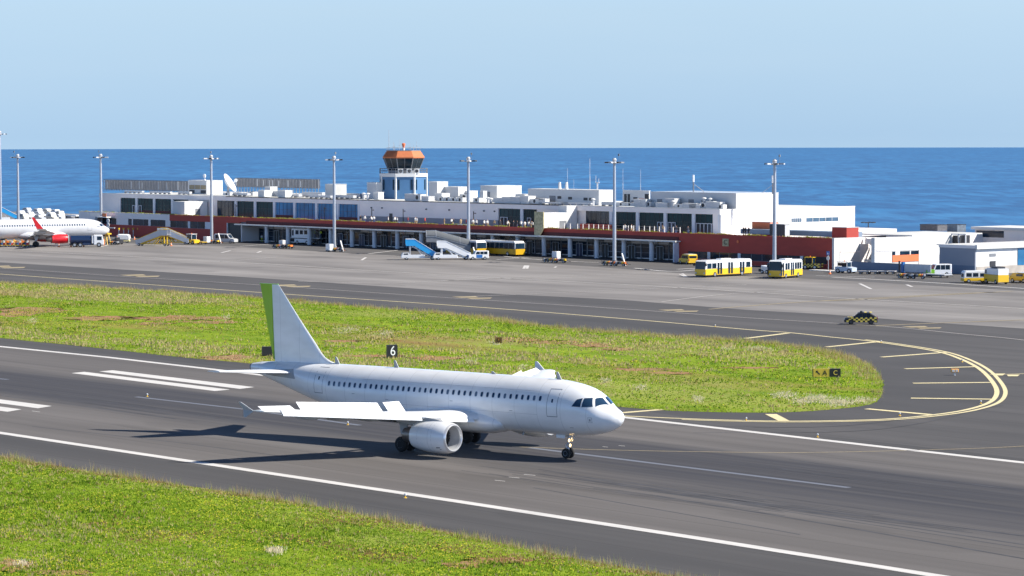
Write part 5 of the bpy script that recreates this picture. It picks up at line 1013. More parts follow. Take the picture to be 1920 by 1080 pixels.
# passenger stairs: ramp rising towards +x, platform on top
def stairs(label, loc, rz, L_=7.5, H_=2.9, m=WHITE, panel=None, truck=False, covered=False, cm=YELLOW):
    r = root('passenger_stairs', label, 'passenger stairs', loc, rz, 'passenger boarding stairs'); x0, x1 = -L_ / 2, L_ / 2 - 1.6; z0 = .5; zt = H_
    for s in (-1, 1):
        mb = MB(); mb.prism([(x0, z0 - .1), (x0 + .3, z0 - .25), (x1, zt - .3), (L_ / 2, zt - .3), (L_ / 2, zt + .95), (x1 - .1, zt + .95), (x0, z0 + .75)], s * .85 - .03, s * .85 + .03, 'y'); mb.build('side_panel', panel or m, r)
        mb = MB(); mb.tube((x0, s * .9, z0 + .8), (x1 - .1, s * .9, zt + 1.0), .045, n=5); mb.tube((x1 - .1, s * .9, zt + 1.0), (L_ / 2, s * .9, zt + 1.0), .045, n=5); mb.build('handrail', cm if not truck else m, r)
    mb = MB(); n = 13
    for k in range(n): x = x0 + .2 + (x1 - x0 - .2) * k / n; z = z0 + (zt - z0) * (k + 1) / n; mb.box(x, x + (x1 - x0) / n + .05, -.8, .8, z - .06, z); mb.box(x, x + .03, -.8, .8, z - (zt - z0) / n, z)
    mb.box(x1, L_ / 2, -.85, .85, zt - .08, zt); mb.build('steps', SILVER, r)
    mb = MB()
    for s in (-.7, .7):
        mb.bar((x1 + .8, s, .5), (x1 + .8, s, zt - .1), .24); mb.bar((x0 + 1.2, s, .5), (x1 + .5, s, zt - .3), .2); mb.bar((x1 - 1.8, s, .5), (x1 - .2, s, zt - .4), .2); mb.bar((x0 + 2.5, s, .45), (x0 + 2.9, s, 1.3), .1)
        mb.bar((x0 + .3, s, .45), (L_ / 2, s, .45), .16)
    mb.build('support_frame', cm, r)
    if truck:
        body('truck_body', [(-.6, .35), (L_ / 2 + .9, .35), (L_ / 2 + .9, .8), (L_ / 2 + .6, 1.35), (L_ / 2 - .5, 1.4), (L_ / 2 - .7, 1.0), (-.6, 1.0)], 1.9, m, r, .06)
        mb = MB(); mb.box(L_ / 2 - .4, L_ / 2 + .45, -.96, .96, 1.0, 1.3); mb.build('cab_glass', GLASSD, r); wheels(r, (x0 + .9, L_ / 2 - .1), .82, .36, .24)
    else: wheels(r, (x0 + .8, L_ / 2 - .6), .8, .3, .2)
    if covered:
        GL = mat('smoked_canopy', (.16, .17, .18), .15, var=.1); mb = MB(); rings = []
        for x, z in ((x0, z0 + .2), (x1 - .3, zt + .4), (L_ / 2, zt + .4)):
            rings.append([(x, .95 * cos(pi * k / 10), z + .3 + 1.35 * sin(pi * k / 10)) for k in range(11)])
        mb.loft(rings, closed=False, caps=False); mb.build('canopy_shell', GL, r, smooth=True)
        mb = MB()
        for rg in (rings[1], rings[2], [( (a[0] + b[0]) / 2, a[1], (a[2] + b[2]) / 2) for a, b in zip(rings[0], rings[1])]):
            for k in range(10): mb.tube(rg[k], rg[k + 1], .06, n=4)
        mb.build('canopy_hoop', STEEL, r)
    return r
stairs('yellow framed boarding stairs with the ramp descending to the left', at(287, 461), HU + .55, 7.6, 2.6, SILVER)
stairs('yellow framed boarding stairs with the ramp descending to the right', at(327, 458), HU + pi + .6, 7.4, 2.6, WHITE, cm=YELLOW)
stairs('stair truck with bright blue ramp panel', at(790, 487), pi + .10, 6.0, 3.0, WHITE, panel=CYAN, truck=True, cm=SILVER)
stairs('far stair truck with light blue ramp panel at the left edge beyond the airliner', at(14, 414), pi + .2, 6.5, 2.9, WHITE, panel=CYAN, truck=True, cm=SILVER)
stairs('white stair truck in front of the grey covered stairs', at(851, 487), pi + .15, 6.4, 2.6, WHITE, truck=True, cm=WHITE)
stairs('grey covered boarding stairs with rounded smoked canopy', at(853, 479), pi + .1, 11.5, 3.0, BEIGE, panel=GREYM, covered=True, cm=DARKM)
# high lift truck for passengers
hl_ = root('high_lift_truck', 'white boxy high lift passenger truck with open rear platform under the porch', 'lift truck', at(580, 458), HU + .25)
body('box_cabin', [(-4.2, 1.35), (1.2, 1.35), (1.2, 3.5), (-4.2, 3.5)], 2.3, WHITE, hl_, .06); body('chassis_box', [(-3.4, .35), (1.0, .35), (1.0, 1.2), (-3.4, 1.2)], 2.2, WHITE, hl_, .05)
sidewin(hl_, [rect(-3.0 + k * 1.25, -2.1 + k * 1.25, 2.2, 3.1) for k in range(3)] + [rect(-4.0, -3.5, 1.9, 3.1)], 1.15); wheels(hl_, (-2.6, .2), 1.0, .42, .28)
mb = MB(); mb.box(1.2, 4.0, -1.2, 1.2, 1.3, 1.45); mb.build('rear_platform', SILVER, hl_); mb = MB(); mb.box(1.2, 4.1, -1.15, 1.15, 3.35, 3.5); mb.build('canopy', WHITE, hl_); mb = MB()
for x in (3.9, 2.5):
    for s in (-1.1, 1.1): mb.bar((x, s, 1.4), (x, s, 3.35), .08)
mb.build('canopy_posts', STEEL, hl_); mb = MB(); mb.box(-5.0, -4.2, -1.15, 1.15, 1.3, 1.42); mb.build('front_platform', SILVER, hl_); mb = MB(); mb.bar((1.0, -.8, .4), (3.6, .8, 1.2), .15); mb.bar((1.0, .8, .4), (3.6, -.8, 1.2), .15); mb.build('scissor_lift', DARKM, hl_)
# ground support clusters: equipment cart, chocks, cabinet, cones
CHK = [YELLOW, BLACK, ORANGE, GREYM, STEEL]
def chock_cart(label, loc, rz, L_=2.8, blocks=6, mix=0):
    r = root('chock_cart', label, 'equipment cart', loc, rz, 'equipment carts on the apron'); mb = MB(); mb.box(-L_ / 2, L_ / 2, -.6, .6, .35, .45); mb.bar((L_ / 2, 0, .4), (L_ / 2 + .8, 0, .3), .06)
    for s in (-.55, .55):
        for x in (-L_ / 2, 0, L_ / 2 - .05): mb.bar((x, s, .4), (x, s, .95), .05)
        mb.bar((-L_ / 2, s, .95), (L_ / 2, s, .95), .04)
    mb.build('cart_frame', DARKM, r); wheels(r, (-L_ * .3, L_ * .3), .55, .24, .14)
    for k in range(blocks): x = -L_ / 2 + .15 + (L_ - .3) * k / blocks; mb = MB(); mb.prism([(x, .45), (x + .36, .45), (x + .3, .8), (x + .06, .8)], -.5, .5, 'y'); mb.build('chock', CHK[(k * 2 + mix) % 5], r)
    return r
def cabinet(label, loc, rz=HU, m=WHITE, h=1.3): r = root('equipment_cabinet', label, 'cabinet', loc, rz, 'white cabinets at the masts'); mb = MB(); mb.box(-.7, .7, -.5, .5, .3, h + .3); mb.build('housing', m, r, bevel=.04); mb = MB(); mb.box(-.6, .6, -.53, -.5, .4, h + .2); mb.build('door', m, r); mb = MB(); mb.box(-.75, .75, -.45, .45, .05, .3); mb.build('skid', DARKM, r); wheels(r, (0,), .5, .22, .12)
def cone(label, loc, s=1.0):
    r = root('traffic_cone', label, 'traffic cone', loc, 0, 'orange cones on the apron'); mb = MB(); mb.revolve([(.04, .22 * s), (.75 * s, .05 * s)], 'z', (0, 0, 0), 10); mb.build('cone_body', ORANGE, r); mb = MB(); mb.revolve([(.32 * s, .158 * s), (.5 * s, .118 * s)], 'z', (0, 0, 0), 10); mb.build('white_band', CLW, r); mb = MB(); mb.box(-.27 * s, .27 * s, -.27 * s, .27 * s, 0, .05); mb.build('base', ORANGE, r)
def tilt_board(label, loc, lean=.25): r = root('leaning_bar', label, 'tow bar', loc, HU, 'tow bars propped at the masts'); mb = MB(); mb.bar((.9 * lean * 3, 0, .1), (-.3, 0, 2.3), .24); mb.build('bar', CANOPY, r); mb = MB(); mb.bar((.3, 0, .5), (1.2, 0, .3), .1); mb.build('foot', ORANGE, r)
for px, py, nm in ((391, 457, 'beside the left mast'), (621, 472, 'beside the mast right of the high lift truck'), ): cabinet('white equipment cabinet ' + nm, at(px - 3, py))
cabinet('white cabinet standing on the cart cluster left of the high lift truck', at(530, 465), m=CLW, h=1.4); cabinet('white cabinet standing in the cart cluster below the sand coloured panel', at(1043, 489), h=1.5)
for i, (px, py, nm) in enumerate(((403, 457, 'right of the left mast foot'), (522, 466, 'in the loose cluster left of the high lift truck'), (539, 466, 'with yellow blocks, right part of the loose cluster'), (633, 472, 'right of the mast foot by the high lift truck'), (1031, 492, 'in the cluster below the sand panel, left part'), (1050, 493, 'in the cluster below the sand panel, right part'), (1142, 498, 'just left of the mid right mast foot'), (1162, 499, 'just right of the mid right mast foot'), (1697, 522, 'beside the pale panel, left of the green van'), (1722, 523, 'with yellow blocks below the pale panel'))):
    chock_cart('low equipment cart ' + nm, at(px, py), HU + (.6 if i % 2 else .3), 2.6, 6, i)
for px, py, nm in ((411, 457, 'left mast'), (640, 472, 'mast by the high lift truck'), (1168, 499, 'mid right mast'), (889, 486, 'central mast')): tilt_board('pale tow bar propped up beside the ' + nm, at(px, py))
pp = root('pale_screen', 'pale translucent panel on a low trailer left of the green and white van', 'panel', at(1722, 517), HU + .1); mb = MB(); mb.box(-3.2, 2.6, -.05, .05, .6, 1.95); mb.build('panel', mat('pale_grey_sheet', (.55, .57, .6), .5), pp); mb = MB(); mb.box(-3.4, -3.0, -.3, .3, .4, 2.2); mb.build('control_box', BLUE, pp); mb = MB(); mb.box(-3.2, 3.0, -.6, .6, .35, .5); mb.build('trailer_bed', DARKM, pp); wheels(pp, (-2, 2), .6, .25, .14); mb = MB(); mb.tube((-4, 0, .4), (-4, 0, 2.4), .16, n=6); mb.build('stub_mast', DARKM, pp)
for i, (px, py, nm) in enumerate(((110.5, 463, 'left, near the marshaller'), (133, 463, 'second from left near the red engine'), (144, 463, 'third from left near the red engine'), (157, 463, 'by the wheels of the navy tanker'), (321, 461, 'by the feet of the yellow stairs'), (252, 449, 'standing alone behind the white tank trailer'), (1556, 514, 'beside the round sign post'))): cone('orange cone, ' + nm, at(px, py))
# yellow/white service vehicles at the far right
wy = root('airport_minibus', 'small white topped yellow service bus with dark windows, left of the yellow box truck', 'bus', at(1829, 530), HW - .55)
body('lower_body', [(-2.2, .3), (2.2, .3), (2.2, .75), (-2.2, .75)], 1.8, YELLOW, wy, .05); body('cabin', [(-2.2, .75), (2.2, .75), (1.9, 1.75), (1.5, 1.95), (-1.9, 1.95), (-2.15, 1.7)], 1.78, WHITE, wy, .1); sidewin(wy, [rect(-1.8, -.9, 1.0, 1.6), rect(-.7, .2, 1.0, 1.6), rect(.5, 1.6, 1.0, 1.55)], .89); face(wy, 'rear_window', (-2.15, 1.7), (-2.2, .75), .6, GLASSD, ins=.2); wheels(wy, (-1.4, 1.4), .8, .34, .2)
gp = root('ground_power_unit', 'boxy yellow and white ground power truck, largest vehicle at the lower right of the apron', 'service truck', at(1868, 532), HU + pi - .35)
body('yellow_body', [(-2.3, .35), (2.3, .35), (2.3, 1.5), (-2.3, 1.5)], 2.0, YELLOW, gp, .05); body('white_top', [(-2.25, 1.5), (1.3, 1.5), (1.3, 2.5), (-2.25, 2.5)], 1.95, WHITE, gp, .05); body('cab', [(1.3, 1.5), (2.25, 1.5), (2.1, 2.35), (1.3, 2.35)], 1.9, WHITE, gp, .06); mb = MB(); mb.box(1.45, 1.95, -.96, .96, 1.6, 2.2); mb.build('cab_window', GLASSD, gp)
mb = MB(); mb.box(-1.6, .4, -.7, .7, 2.5, 2.75); mb.build('roof_machinery', DARKM, gp); wheels(gp, (-1.5, 1.5), .9, .38, .24); face(gp, 'front_grille', (2.3, .5), (2.3, 1.4), .7, mat('brown_orange', (.55, .28, .03), .5), ins=.1)
yv = root('yellow_service_truck', 'low yellow vehicle with dark window cut by the right edge', 'service truck', at(1916, 530), HU + pi - .1); body('body', [(-2.2, .35), (1.9, .35), (2.0, .9), (1.2, 1.55), (-2.2, 1.6)], 1.9, YELLOW, yv, .07); wheels(yv, (-1.3, 1.2), .85, .36, .22); sidewin(yv, [rect(-1.2, .3, 1.05, 1.45)], .95); mb = MB(); mb.box(-1.8, .5, -.85, .85, 1.6, 1.68); mb.build('roof', WHITE, yv)
wt = root('white_tractor', 'white tractor nose poking out left of the short yellow bus', 'tug', at(1439, 513), HU); body('body', [(-.9, .35), (.9, .35), (.9, 1.2), (-.9, 1.4)], 1.4, WHITE, wt, .06); wheels(wt, (-.6, .5), .65, .34, .2); mb = MB(); mb.box(-1.8, -.9, -.4, .4, .3, .8); mb.build('counterweight', BLACK, wt)
# around the parked airliner
tk = root('fuel_tanker', 'navy fuel tanker with white cab under the airliner nose', 'tanker', at(163, 463), .12)
mb = MB(); mb.revolve([(-3.6, .5), (-3.5, .95), (1.0, .95), (1.1, .5)], 'x', (0, 0, 1.55), 18); mb.build('tank', NAVY, tk); body('cab', [(1.5, .5), (3.6, .5), (3.6, 1.4), (3.3, 2.6), (1.5, 2.6)], 2.2, WHITE, tk, .08); sidewin(tk, [rect(2.2, 3.2, 1.5, 2.3)], 1.1); face(tk, 'windscreen', (3.6, 1.4), (3.3, 2.6), .95, GLASSD); mb = MB(); mb.box(-3.7, 3.4, -.9, .9, .5, .75); mb.build('chassis', BLACK, tk); wheels(tk, (-2.6, -1.4, 2.6), 1.0, .5, .3); mb = MB(); mb.box(1.1, 1.45, -1.0, 1.0, .8, 2.4); mb.build('pump_cabinet', WHITE, tk); mb = MB(); mb.box(-.9, .8, -1.08, -.92, .5, .95); mb.build('hose_locker', NAVY, tk)
yl = root('nose_ladder', 'yellow ladder frame standing under the airliner nose', 'ladder', at(200, 459), HU); mb = MB()
for s in (-.4, .4): mb.bar((-.8, s, 0), (.3, s, 2.6), .1); mb.bar((1.1, s, 0), (.3, s, 2.6), .1)
for k in range(7): mb.bar((-.7 + k * .14, -.4, .25 + k * .34), (-.7 + k * .14, .4, .25 + k * .34), .07)
mb.build('frame', YELLOW, yl); mb = MB(); mb.box(-.1, 1.2, -.5, .5, 2.3, 2.6); mb.build('top_platform', YELLOW, yl)
chock_cart('yellow equipment cart right of the nose ladder', at(212, 459), HU + .4, 3.0, 7, 1)
tug('dark low tow tractor left of the white tank trailer', at(221, 458), HU, DARKM, None, 2.4, 1.5, 1.5, cab=False)
wtk = root('tank_trailer', 'white rounded tank trailer with yellow base right of the airliner nose', 'tank trailer', at(232, 455), .0); body('tank', [(-1.4, .6), (1.3, .6), (1.5, 1.0), (1.4, 1.7), (1.0, 1.9), (-1.1, 1.95), (-1.5, 1.6), (-1.5, .8)], 1.7, WHITE, wtk, .2); body('base', [(-1.4, .3), (1.4, .3), (1.4, .6), (-1.4, .6)], 1.6, mat('pale_yellow_paint', (.75, .65, .3), .5), wtk, .03); wheels(wtk, (-.8, .8), .7, .28, .16)
# baggage carts loaded with bags
BAGM = [BLUE, RED, ORANGE, CLT, CLJ, WHITE, BLACK, mat('purple_fabric', (.2, .05, .25), .8), REDW]
for i, px in enumerate((4, 19, 34, 48)):
    r = root('baggage_cart', ['loaded baggage cart at the left picture edge', 'second loaded baggage cart from the left', 'third loaded baggage cart from the left', 'loaded baggage cart nearest the main wheels'][i], 'baggage cart', at(px, 463), .05, 'train of loaded baggage carts'); mb = MB(); mb.box(-.8, .8, -.65, .65, .35, .45)
    mb.build('deck', YELLOW, r); mb = MB()
    for x in (-.78, .78):
        for s in (-.6, .6): mb.bar((x, s, .4), (x, s, 1.6), .07)
        mb.bar((x, -.6, 1.6), (x, .6, 1.6), .06)
    mb.build('end_rack', ORANGE if i % 2 else YELLOW, r); wheels(r, (-.5, .5), .55, .2, .12)
    rr = random.Random(i)
    for k in range(6):
        x = -.65 + (k % 3) * .45; z = .45 + (k // 3) * .48; b_ = root('suitcase', ['dark', 'blue', 'red', 'orange', 'tan', 'white', 'grey'][k % 7] + ' bag in the stack on ' + ['the leftmost', 'the second', 'the third', 'the rightmost'][i] + ' baggage cart', 'bag', tuple(np.array(at(px, 463)) + np.array([x, rr.uniform(-.2, .2), z])), .05 + rr.uniform(-.1, .1), 'bags on the carts')
        mb = MB(); mb.box(-.02, .38, -.3, .3, 0, rr.uniform(.38, .46)); mb.build('case', {0: BLACK, 1: BLUE, 2: RED, 3: ORANGE, 4: CLT, 5: WHITE, 6: GREYM}[k % 7], b_, bevel=.04)
bl = root('belt_loader', 'yellow belt loader raised to the rear hold of the airliner', 'belt loader', at(14, 458), 1.0); mb = MB(); mb.prism([(-2.5, .7), (2.6, 2.2), (2.6, 2.45), (-2.5, .95)], -.45, .45, 'y'); mb.build('conveyor', DARKM, bl); body('chassis', [(-2, .35), (2, .35), (2, .8), (-2, .8)], 1.7, YELLOW, bl, .05); wheels(bl, (-1.4, 1.4), .75, .34, .2)
# sign post with square blue and round plate
sp = root('road_sign', 'post with blue square plate above a round plate at the red wall corner', 'road sign', at(1553, 506), HU); mb = MB(); mb.tube((0, 0, 0), (0, 0, 2.9), .07, n=8); mb.build('post', STEEL, sp)
mb = MB(); mb.box(-.36, .36, -.12, -.08, 2.6, 3.3); mb.build('square_plate', BLUE, sp); mb = MB(); mb.prism([(-.2, 2.75), (.2, 2.75), (0, 3.15)], -.13, -.12, 'y'); mb.build('white_triangle', WHITE, sp); mb = MB(); mb.revolve([(-.12, .38), (-.08, .38)], 'y', (0, 0, 2.05), 16); mb.build('round_plate', CANOPY, sp)
kb = root('kerb_island', 'small pale kerbed island at the foot of the sign post', 'kerb', at(1548, 508), HU); mb = MB(); mb.box(-3.2, 5.2, -1.0, .8, 0, .14); mb.build('kerb', CANOPY, kb, bevel=.05)
# gate board at the airliner nose with figure of two discs and the docking bar
dk = root('stand_board', 'white double disc board beside the airliner nose', 'sign board', at(204, 447), HU); mb = MB(); mb.tube((0, 0, 0), (0, 0, 4.2), .1, n=6); mb.build('post', STEEL, dk)
for z in (3.1, 4.1): mb = MB(); mb.revolve([(-.1, .55), (0, .55)], 'y', (0, -.1, z), 14); mb.revolve([(-.13, .22), (-.1, .22)], 'y', (0, -.1, z), 10, 1); mb.build('disc', [WHITE, GREYM], dk)
mb = MB(); mb.box(.3, 2.6, -.1, .1, 2.4, 2.6); mb.build('side_bar', CANOPY, dk)
# low posts in front of the red wall
for i, px in enumerate(range(223, 312, 9)):
    g = GT(px, 444); r = troot('bollard', 'small yellow topped bollard, ' + ordinal(i + 1) + ' from the left before the red wall', 'bollard', g[0], g[1], 0, 'bollards before the red wall'); mb = MB(); mb.tube((0, 0, 0), (0, 0, 1.9), .1, n=6); mb.build('post', CANOPY, r); mb = MB(); mb.box(-.18, .18, -.15, .15, 1.7, 2.1); mb.build('head', YELLOW, r)
# cars in the far car park behind the airliner
RC = random.Random(11)
base = None
CPL = ['white', 'silver', 'dark grey', 'cream', 'white']; CPM = [WHITE, SILVER, GREYM, mat('cream_paint', (.65, .62, .54), .35), WHITE]
def simple_car(m, loc, rz, label, H_=1.5, L_=4.3):
    r = root('parked_car', label, 'car', loc, rz, 'cars in the far car park'); hl = L_ / 2
    body('body', [(-hl, .25), (hl, .25), (hl, .7), (hl - L_ * .26, .9), (hl - L_ * .4, H_), (-hl + L_ * .18, H_), (-hl + .1, .95), (-hl, .85)], 1.75, m, r, .12); sidewin(r, [[(-hl + L_ * .2, 1.05), (hl - L_ * .34, 1.05), (hl - L_ * .42, H_ - .18), (-hl + L_ * .24, H_ - .18)]], .875, GREYM); wheels(r, (-hl * .62, hl * .62), .8, .31, .2); return r
for row, (y, xs) in enumerate(((412, range(40, 136, 19)), (407, range(36, 130, 19)), (402, range(70, 122, 18)), (398.5, range(50, 100, 21)))):
    for k, x in enumerate(xs):
        i = RC.randrange(5); col = CPL[i]; simple_car(CPM[i], at(x + RC.uniform(-4, 4), y + RC.uniform(-1.2, 1.2)), TROT + RC.choice((0, pi)) + RC.uniform(-.1, .1), f'{col} car, {ordinal(k + 1)} from the left in the {["nearest", "second", "third", "farthest"][row]} row of the car park', RC.choice((1.5, 1.5, 1.9)))
ws = root('white_shelter', 'small white roofed shelter on dark posts left of the terminal end', 'shelter', at(139, 424), HU); mb = MB(); mb.box(-1.6, 3.4, -1.5, 1.5, 2.7, 3.0); mb.build('roof', WHITE, ws); mb = MB()
for x in (-1.5, 3.2):
    for s in (-1.4, 1.4): mb.box(x - .12, x + .12, s - .1, s + .1, 0, 2.7)
mb.box(-1.4, 3.1, 1.2, 1.4, 0, 2.6); mb.build('posts', DARKM, ws)
# ------------------------------------------------------------------ airliner builder (local: nose at x=0, x = -station, y left, z up)
def pchip(xs, ys, x):
    xs = np.array(xs, float); ys = np.array(ys, float); x = np.atleast_1d(np.asarray(x, float)); h = np.diff(xs); d = np.diff(ys) / h; m = np.zeros(len(xs)); m[0], m[-1] = d[0], d[-1]
    for i in range(1, len(xs) - 1): m[i] = 0 if d[i - 1] * d[i] <= 0 else (3 * (h[i - 1] + h[i])) / ((2 * h[i] + h[i - 1]) / d[i - 1] + (h[i] + 2 * h[i - 1]) / d[i])
    k = np.clip(np.searchsorted(xs, x) - 1, 0, len(h) - 1); t = (x - xs[k]) / h[k]
    return ys[k] * (1 + 2 * t) * (1 - t) ** 2 + m[k] * h[k] * t * (1 - t) ** 2 + ys[k + 1] * t * t * (3 - 2 * t) + m[k + 1] * h[k] * t * t * (t - 1)
TOPS = [(0, 3.28), (.03, 3.47), (.12, 3.62), (.35, 3.80), (.87, 4.07), (1.25, 4.33), (1.85, 4.86), (2.35, 5.16), (2.84, 5.36), (3.6, 5.56), (4.6, 5.72), (5.8, 5.83), (7.5, 5.90), (24, 5.92), (28, 5.90), (31, 5.86), (33, 5.82), (35, 5.76), (36.3, 5.68), (37.3, 5.52)]
BOTS = [(0, 3.28), (.03, 3.06), (.12, 2.90), (.38, 2.64), (.87, 2.34), (1.4, 2.14), (2.84, 1.86), (4.2, 1.76), (5.5, 1.74), (23, 1.74), (25, 1.86), (27, 2.18), (29, 2.62), (31, 3.12), (33, 3.68), (35, 4.25), (36.3, 4.62), (37.3, 4.92)]
WIDS = [(0, .01), (.03, .24), (.12, .42), (.38, .74), (.87, 1.06), (1.4, 1.32), (1.85, 1.48), (2.84, 1.71), (4.2, 1.88), (5.5, 1.95), (7, 1.975), (23, 1.975), (25, 1.95), (27, 1.86), (29, 1.67), (31, 1.40), (33, 1.08), (35, .74), (36.3, .50), (37.3, .32)]
def cs(s):
    t = float(pchip(*zip(*TOPS), s)[0]); b = float(pchip(*zip(*BOTS), s)[0]); w = float(pchip(*zip(*WIDS), s)[0])
    return (t + b) / 2, w, (t - b) / 2
def fp(s, phi, off=0.0):
    zc, w, h = cs(s); p = Vector((-s, -w * sin(phi), zc + h * cos(phi)))
    if off:
        e = .05; zc2, w2, h2 = cs(min(37.2, s + e)); q = Vector((-min(37.2, s + e), -w2 * sin(phi), zc2 + h2 * cos(phi))); r = Vector((-s, -w * sin(phi + .02), zc + h * cos(phi + .02)))
        n = (q - p).cross(r - p).normalized(); c = Vector((-s - .3 if s < 2 else -s, 0, zc)); n = n if n.dot(p - c) > 0 else -n; p = p + n * off
    return p
def phi_of(s, z):
    zc, w, h = cs(s); return math.acos(max(-1, min(1, (z - zc) / h)))
def patch(name, m, parent, corners, nu=6, nv=6, off=.006, side=1, mb=None, mi=0):
    """corners (s,z) ×4 in order; laid on the starboard (side=1) or port (-1) skin, following the skin"""
    V = []
    for j in range(nv + 1):
        for i in range(nu + 1):
            u, v = i / nu, j / nv; s = (1 - v) * ((1 - u) * corners[0][0] + u * corners[1][0]) + v * ((1 - u) * corners[3][0] + u * corners[2][0]); z = (1 - v) * ((1 - u) * corners[0][1] + u * corners[1][1]) + v * ((1 - u) * corners[3][1] + u * corners[2][1])
            p = fp(s, phi_of(s, z), off); V.append((p.x, p.y * side, p.z))
    F = [(j * (nu + 1) + i, j * (nu + 1) + i + 1, (j + 1) * (nu + 1) + i + 1, (j + 1) * (nu + 1) + i) for j in range(nv) for i in range(nu)]
    own = mb is None; mb = mb or MB(); mb.add(V, F, mi)
    return mb.build(name, m, parent, smooth=True) if own else None
def oval_patch(mb, s0, z0, rs, rz, side, off, n=12, mi=0, p=3.2):
    V = [];
    for k in range(n):
        a = 2 * pi * k / n; cx = math.copysign(abs(cos(a)) ** (2 / p), cos(a)) * rs; cz = math.copysign(abs(sin(a)) ** (2 / p), sin(a)) * rz; q = fp(s0 + cx, phi_of(s0 + cx, z0 + cz), off); V.append((q.x, q.y * side, q.z))
    q = fp(s0, phi_of(s0, z0), off); V.append((q.x, q.y * side, q.z)); mb.add(V, [(k, (k + 1) % n, n) for k in range(n)], mi)
def airfoil(chord, tc, n=14, cut=(0, 1)):
    xs = [cut[0] + (cut[1] - cut[0]) * 0.5 * (1 - cos(pi * i / n)) for i in range(n + 1)]
    def th(x): return 5 * tc * (0.2969 * sqrt(max(x, 0)) - .126 * x - .3516 * x * x + .2843 * x ** 3 - .1036 * x ** 4)
    up = [(x * chord, (th(x) * 1.1 + .015 * sin(pi * x)) * chord) for x in xs]; lo = [(x * chord, (-th(x) * .85 + .01 * sin(pi * x)) * chord) for x in xs]
    return up + lo[::-1][1:-1] if cut[0] == 0 and cut[1] == 1 else up + lo[::-1]
def wing_loft(secs, side, rotf=None):
    """secs: (y, s_le, z_le, chord, tc, cut)"""
    rings = []
    for y, sle, z, c, tc, cut in secs:
        rings.append([(-(sle + px), -side * y, z + pz) for px, pz in airfoil(c, tc, 14, cut)])
    mb = MB(); mb.loft(rings); return mb
def wz(y): return 2.66 + max(0, y - 1.5) * .106
def wle(y): return 11.75 + (y - 1.98) * .519 if y > 1.98 else 11.75
def wte(y): return 18.35 + max(0, y - 1.98) * .02 if y < 6.4 else 18.44 + (y - 6.4) * .262
def panel(mb, y0, y1, s0a, s0b, za, zb, ch_a, ch_b, ang, side, t=.05, mi=0):
    """flat control panel hinged at (s0,z), chord pointing aft, raised by ang (radians, + up)"""
    V = []
    for y, s, z, c in ((y0, s0a, za, ch_a), (y1, s0b, zb, ch_b)):
        for dz in (0, -t):
            V.append((-(s), -side * y, z + dz)); V.append((-(s + c * cos(ang)), -side * y, z + dz * .4 + c * sin(ang)))
    mb.add(V, [(0, 1, 5, 4), (2, 6, 7, 3), (0, 4, 6, 2), (1, 3, 7, 5), (0, 2, 3, 1), (4, 5, 7, 6)], mi); return mb
AW = bpy.data.materials.new('aircraft_white'); AW.use_nodes = True
_N = AW.node_tree.nodes; _L = AW.node_tree.links; _b = _N['Principled BSDF']; _b.inputs['Roughness'].default_value = .28; _b.inputs['Coat Weight'].default_value = .5; _b.inputs['Coat Roughness'].default_value = .08
_t = _N.new('ShaderNodeTexCoord'); _n = _N.new('ShaderNodeTexNoise'); _n.inputs['Scale'].default_value = .6; _n.inputs['Detail'].default_value = 6; _mp = _N.new('ShaderNodeMapping'); _mp.inputs['Scale'].default_value = (1, 1, 2.5); _L.new(_t.outputs['Object'], _mp.inputs[0]); _L.new(_mp.outputs[0], _n.inputs[0])
_r = _N.new('ShaderNodeMapRange'); _r.inputs[1].default_value = .4; _r.inputs[2].default_value = .8; _L.new(_n.outputs[0], _r.inputs[0]); _x = _N.new('ShaderNodeMix'); _x.data_type = 'RGBA'; _x.inputs[6].default_value = (.83, .84, .85, 1); _x.inputs[7].default_value = (.74, .745, .75, 1); _L.new(_r.outputs[0], _x.inputs[0])
_s = _N.new('ShaderNodeSeparateXYZ'); _L.new(_t.outputs['Object'], _s.inputs[0])     # skin panel joints every 2.1 m
_f = _N.new('ShaderNodeMath'); _f.operation = 'MODULO'; _f.inputs[1].default_value = 2.13; _a = _N.new('ShaderNodeMath'); _a.operation = 'ABSOLUTE'; _L.new(_s.outputs[0], _a.inputs[0]); _L.new(_a.outputs[0], _f.inputs[0]); _l = _N.new('ShaderNodeMath'); _l.operation = 'LESS_THAN'; _l.inputs[1].default_value = .035; _L.new(_f.outputs[0], _l.inputs[0])
_k = _N.new('ShaderNodeMath'); _k.operation = 'MULTIPLY'; _k.inputs[1].default_value = .5; _L.new(_l.outputs[0], _k.inputs[0]); _y = _N.new('ShaderNodeMix'); _y.data_type = 'RGBA'; _y.inputs[7].default_value = (.45, .46, .48, 1); _L.new(_k.outputs[0], _y.inputs[0]); _L.new(_x.outputs[2], _y.inputs[6]); _L.new(_y.outputs[2], _b.inputs['Base Color'])
AWP = gloss('wing_white', (.80, .81, .82), .38); ALIP = mat('polished_intake_lip', (.75, .76, .78), .3, .6, var=.03); AGREY = mat('aircraft_grey', (.38, .39, .41), .5, var=.08)
WGL = mat('cabin_window', (.02, .05, .10), .08, var=.1, spec=.6); SEAM2 = mat('faint_skin_joint', (.50, .51, .54), .5); WBL = mat('cabin_window_half_blind', (.10, .15, .22), .2, var=.1); SEAM = mat('door_seam', (.20, .22, .26), .6); HOTM = mat('exhaust_metal', (.22, .19, .17), .4, .7); FAND = mat('fan_blades', (.10, .09, .085), .35, .6, var=.5, scale=6)
STRUT = mat('gear_strut', (.55, .56, .58), .4, .2)
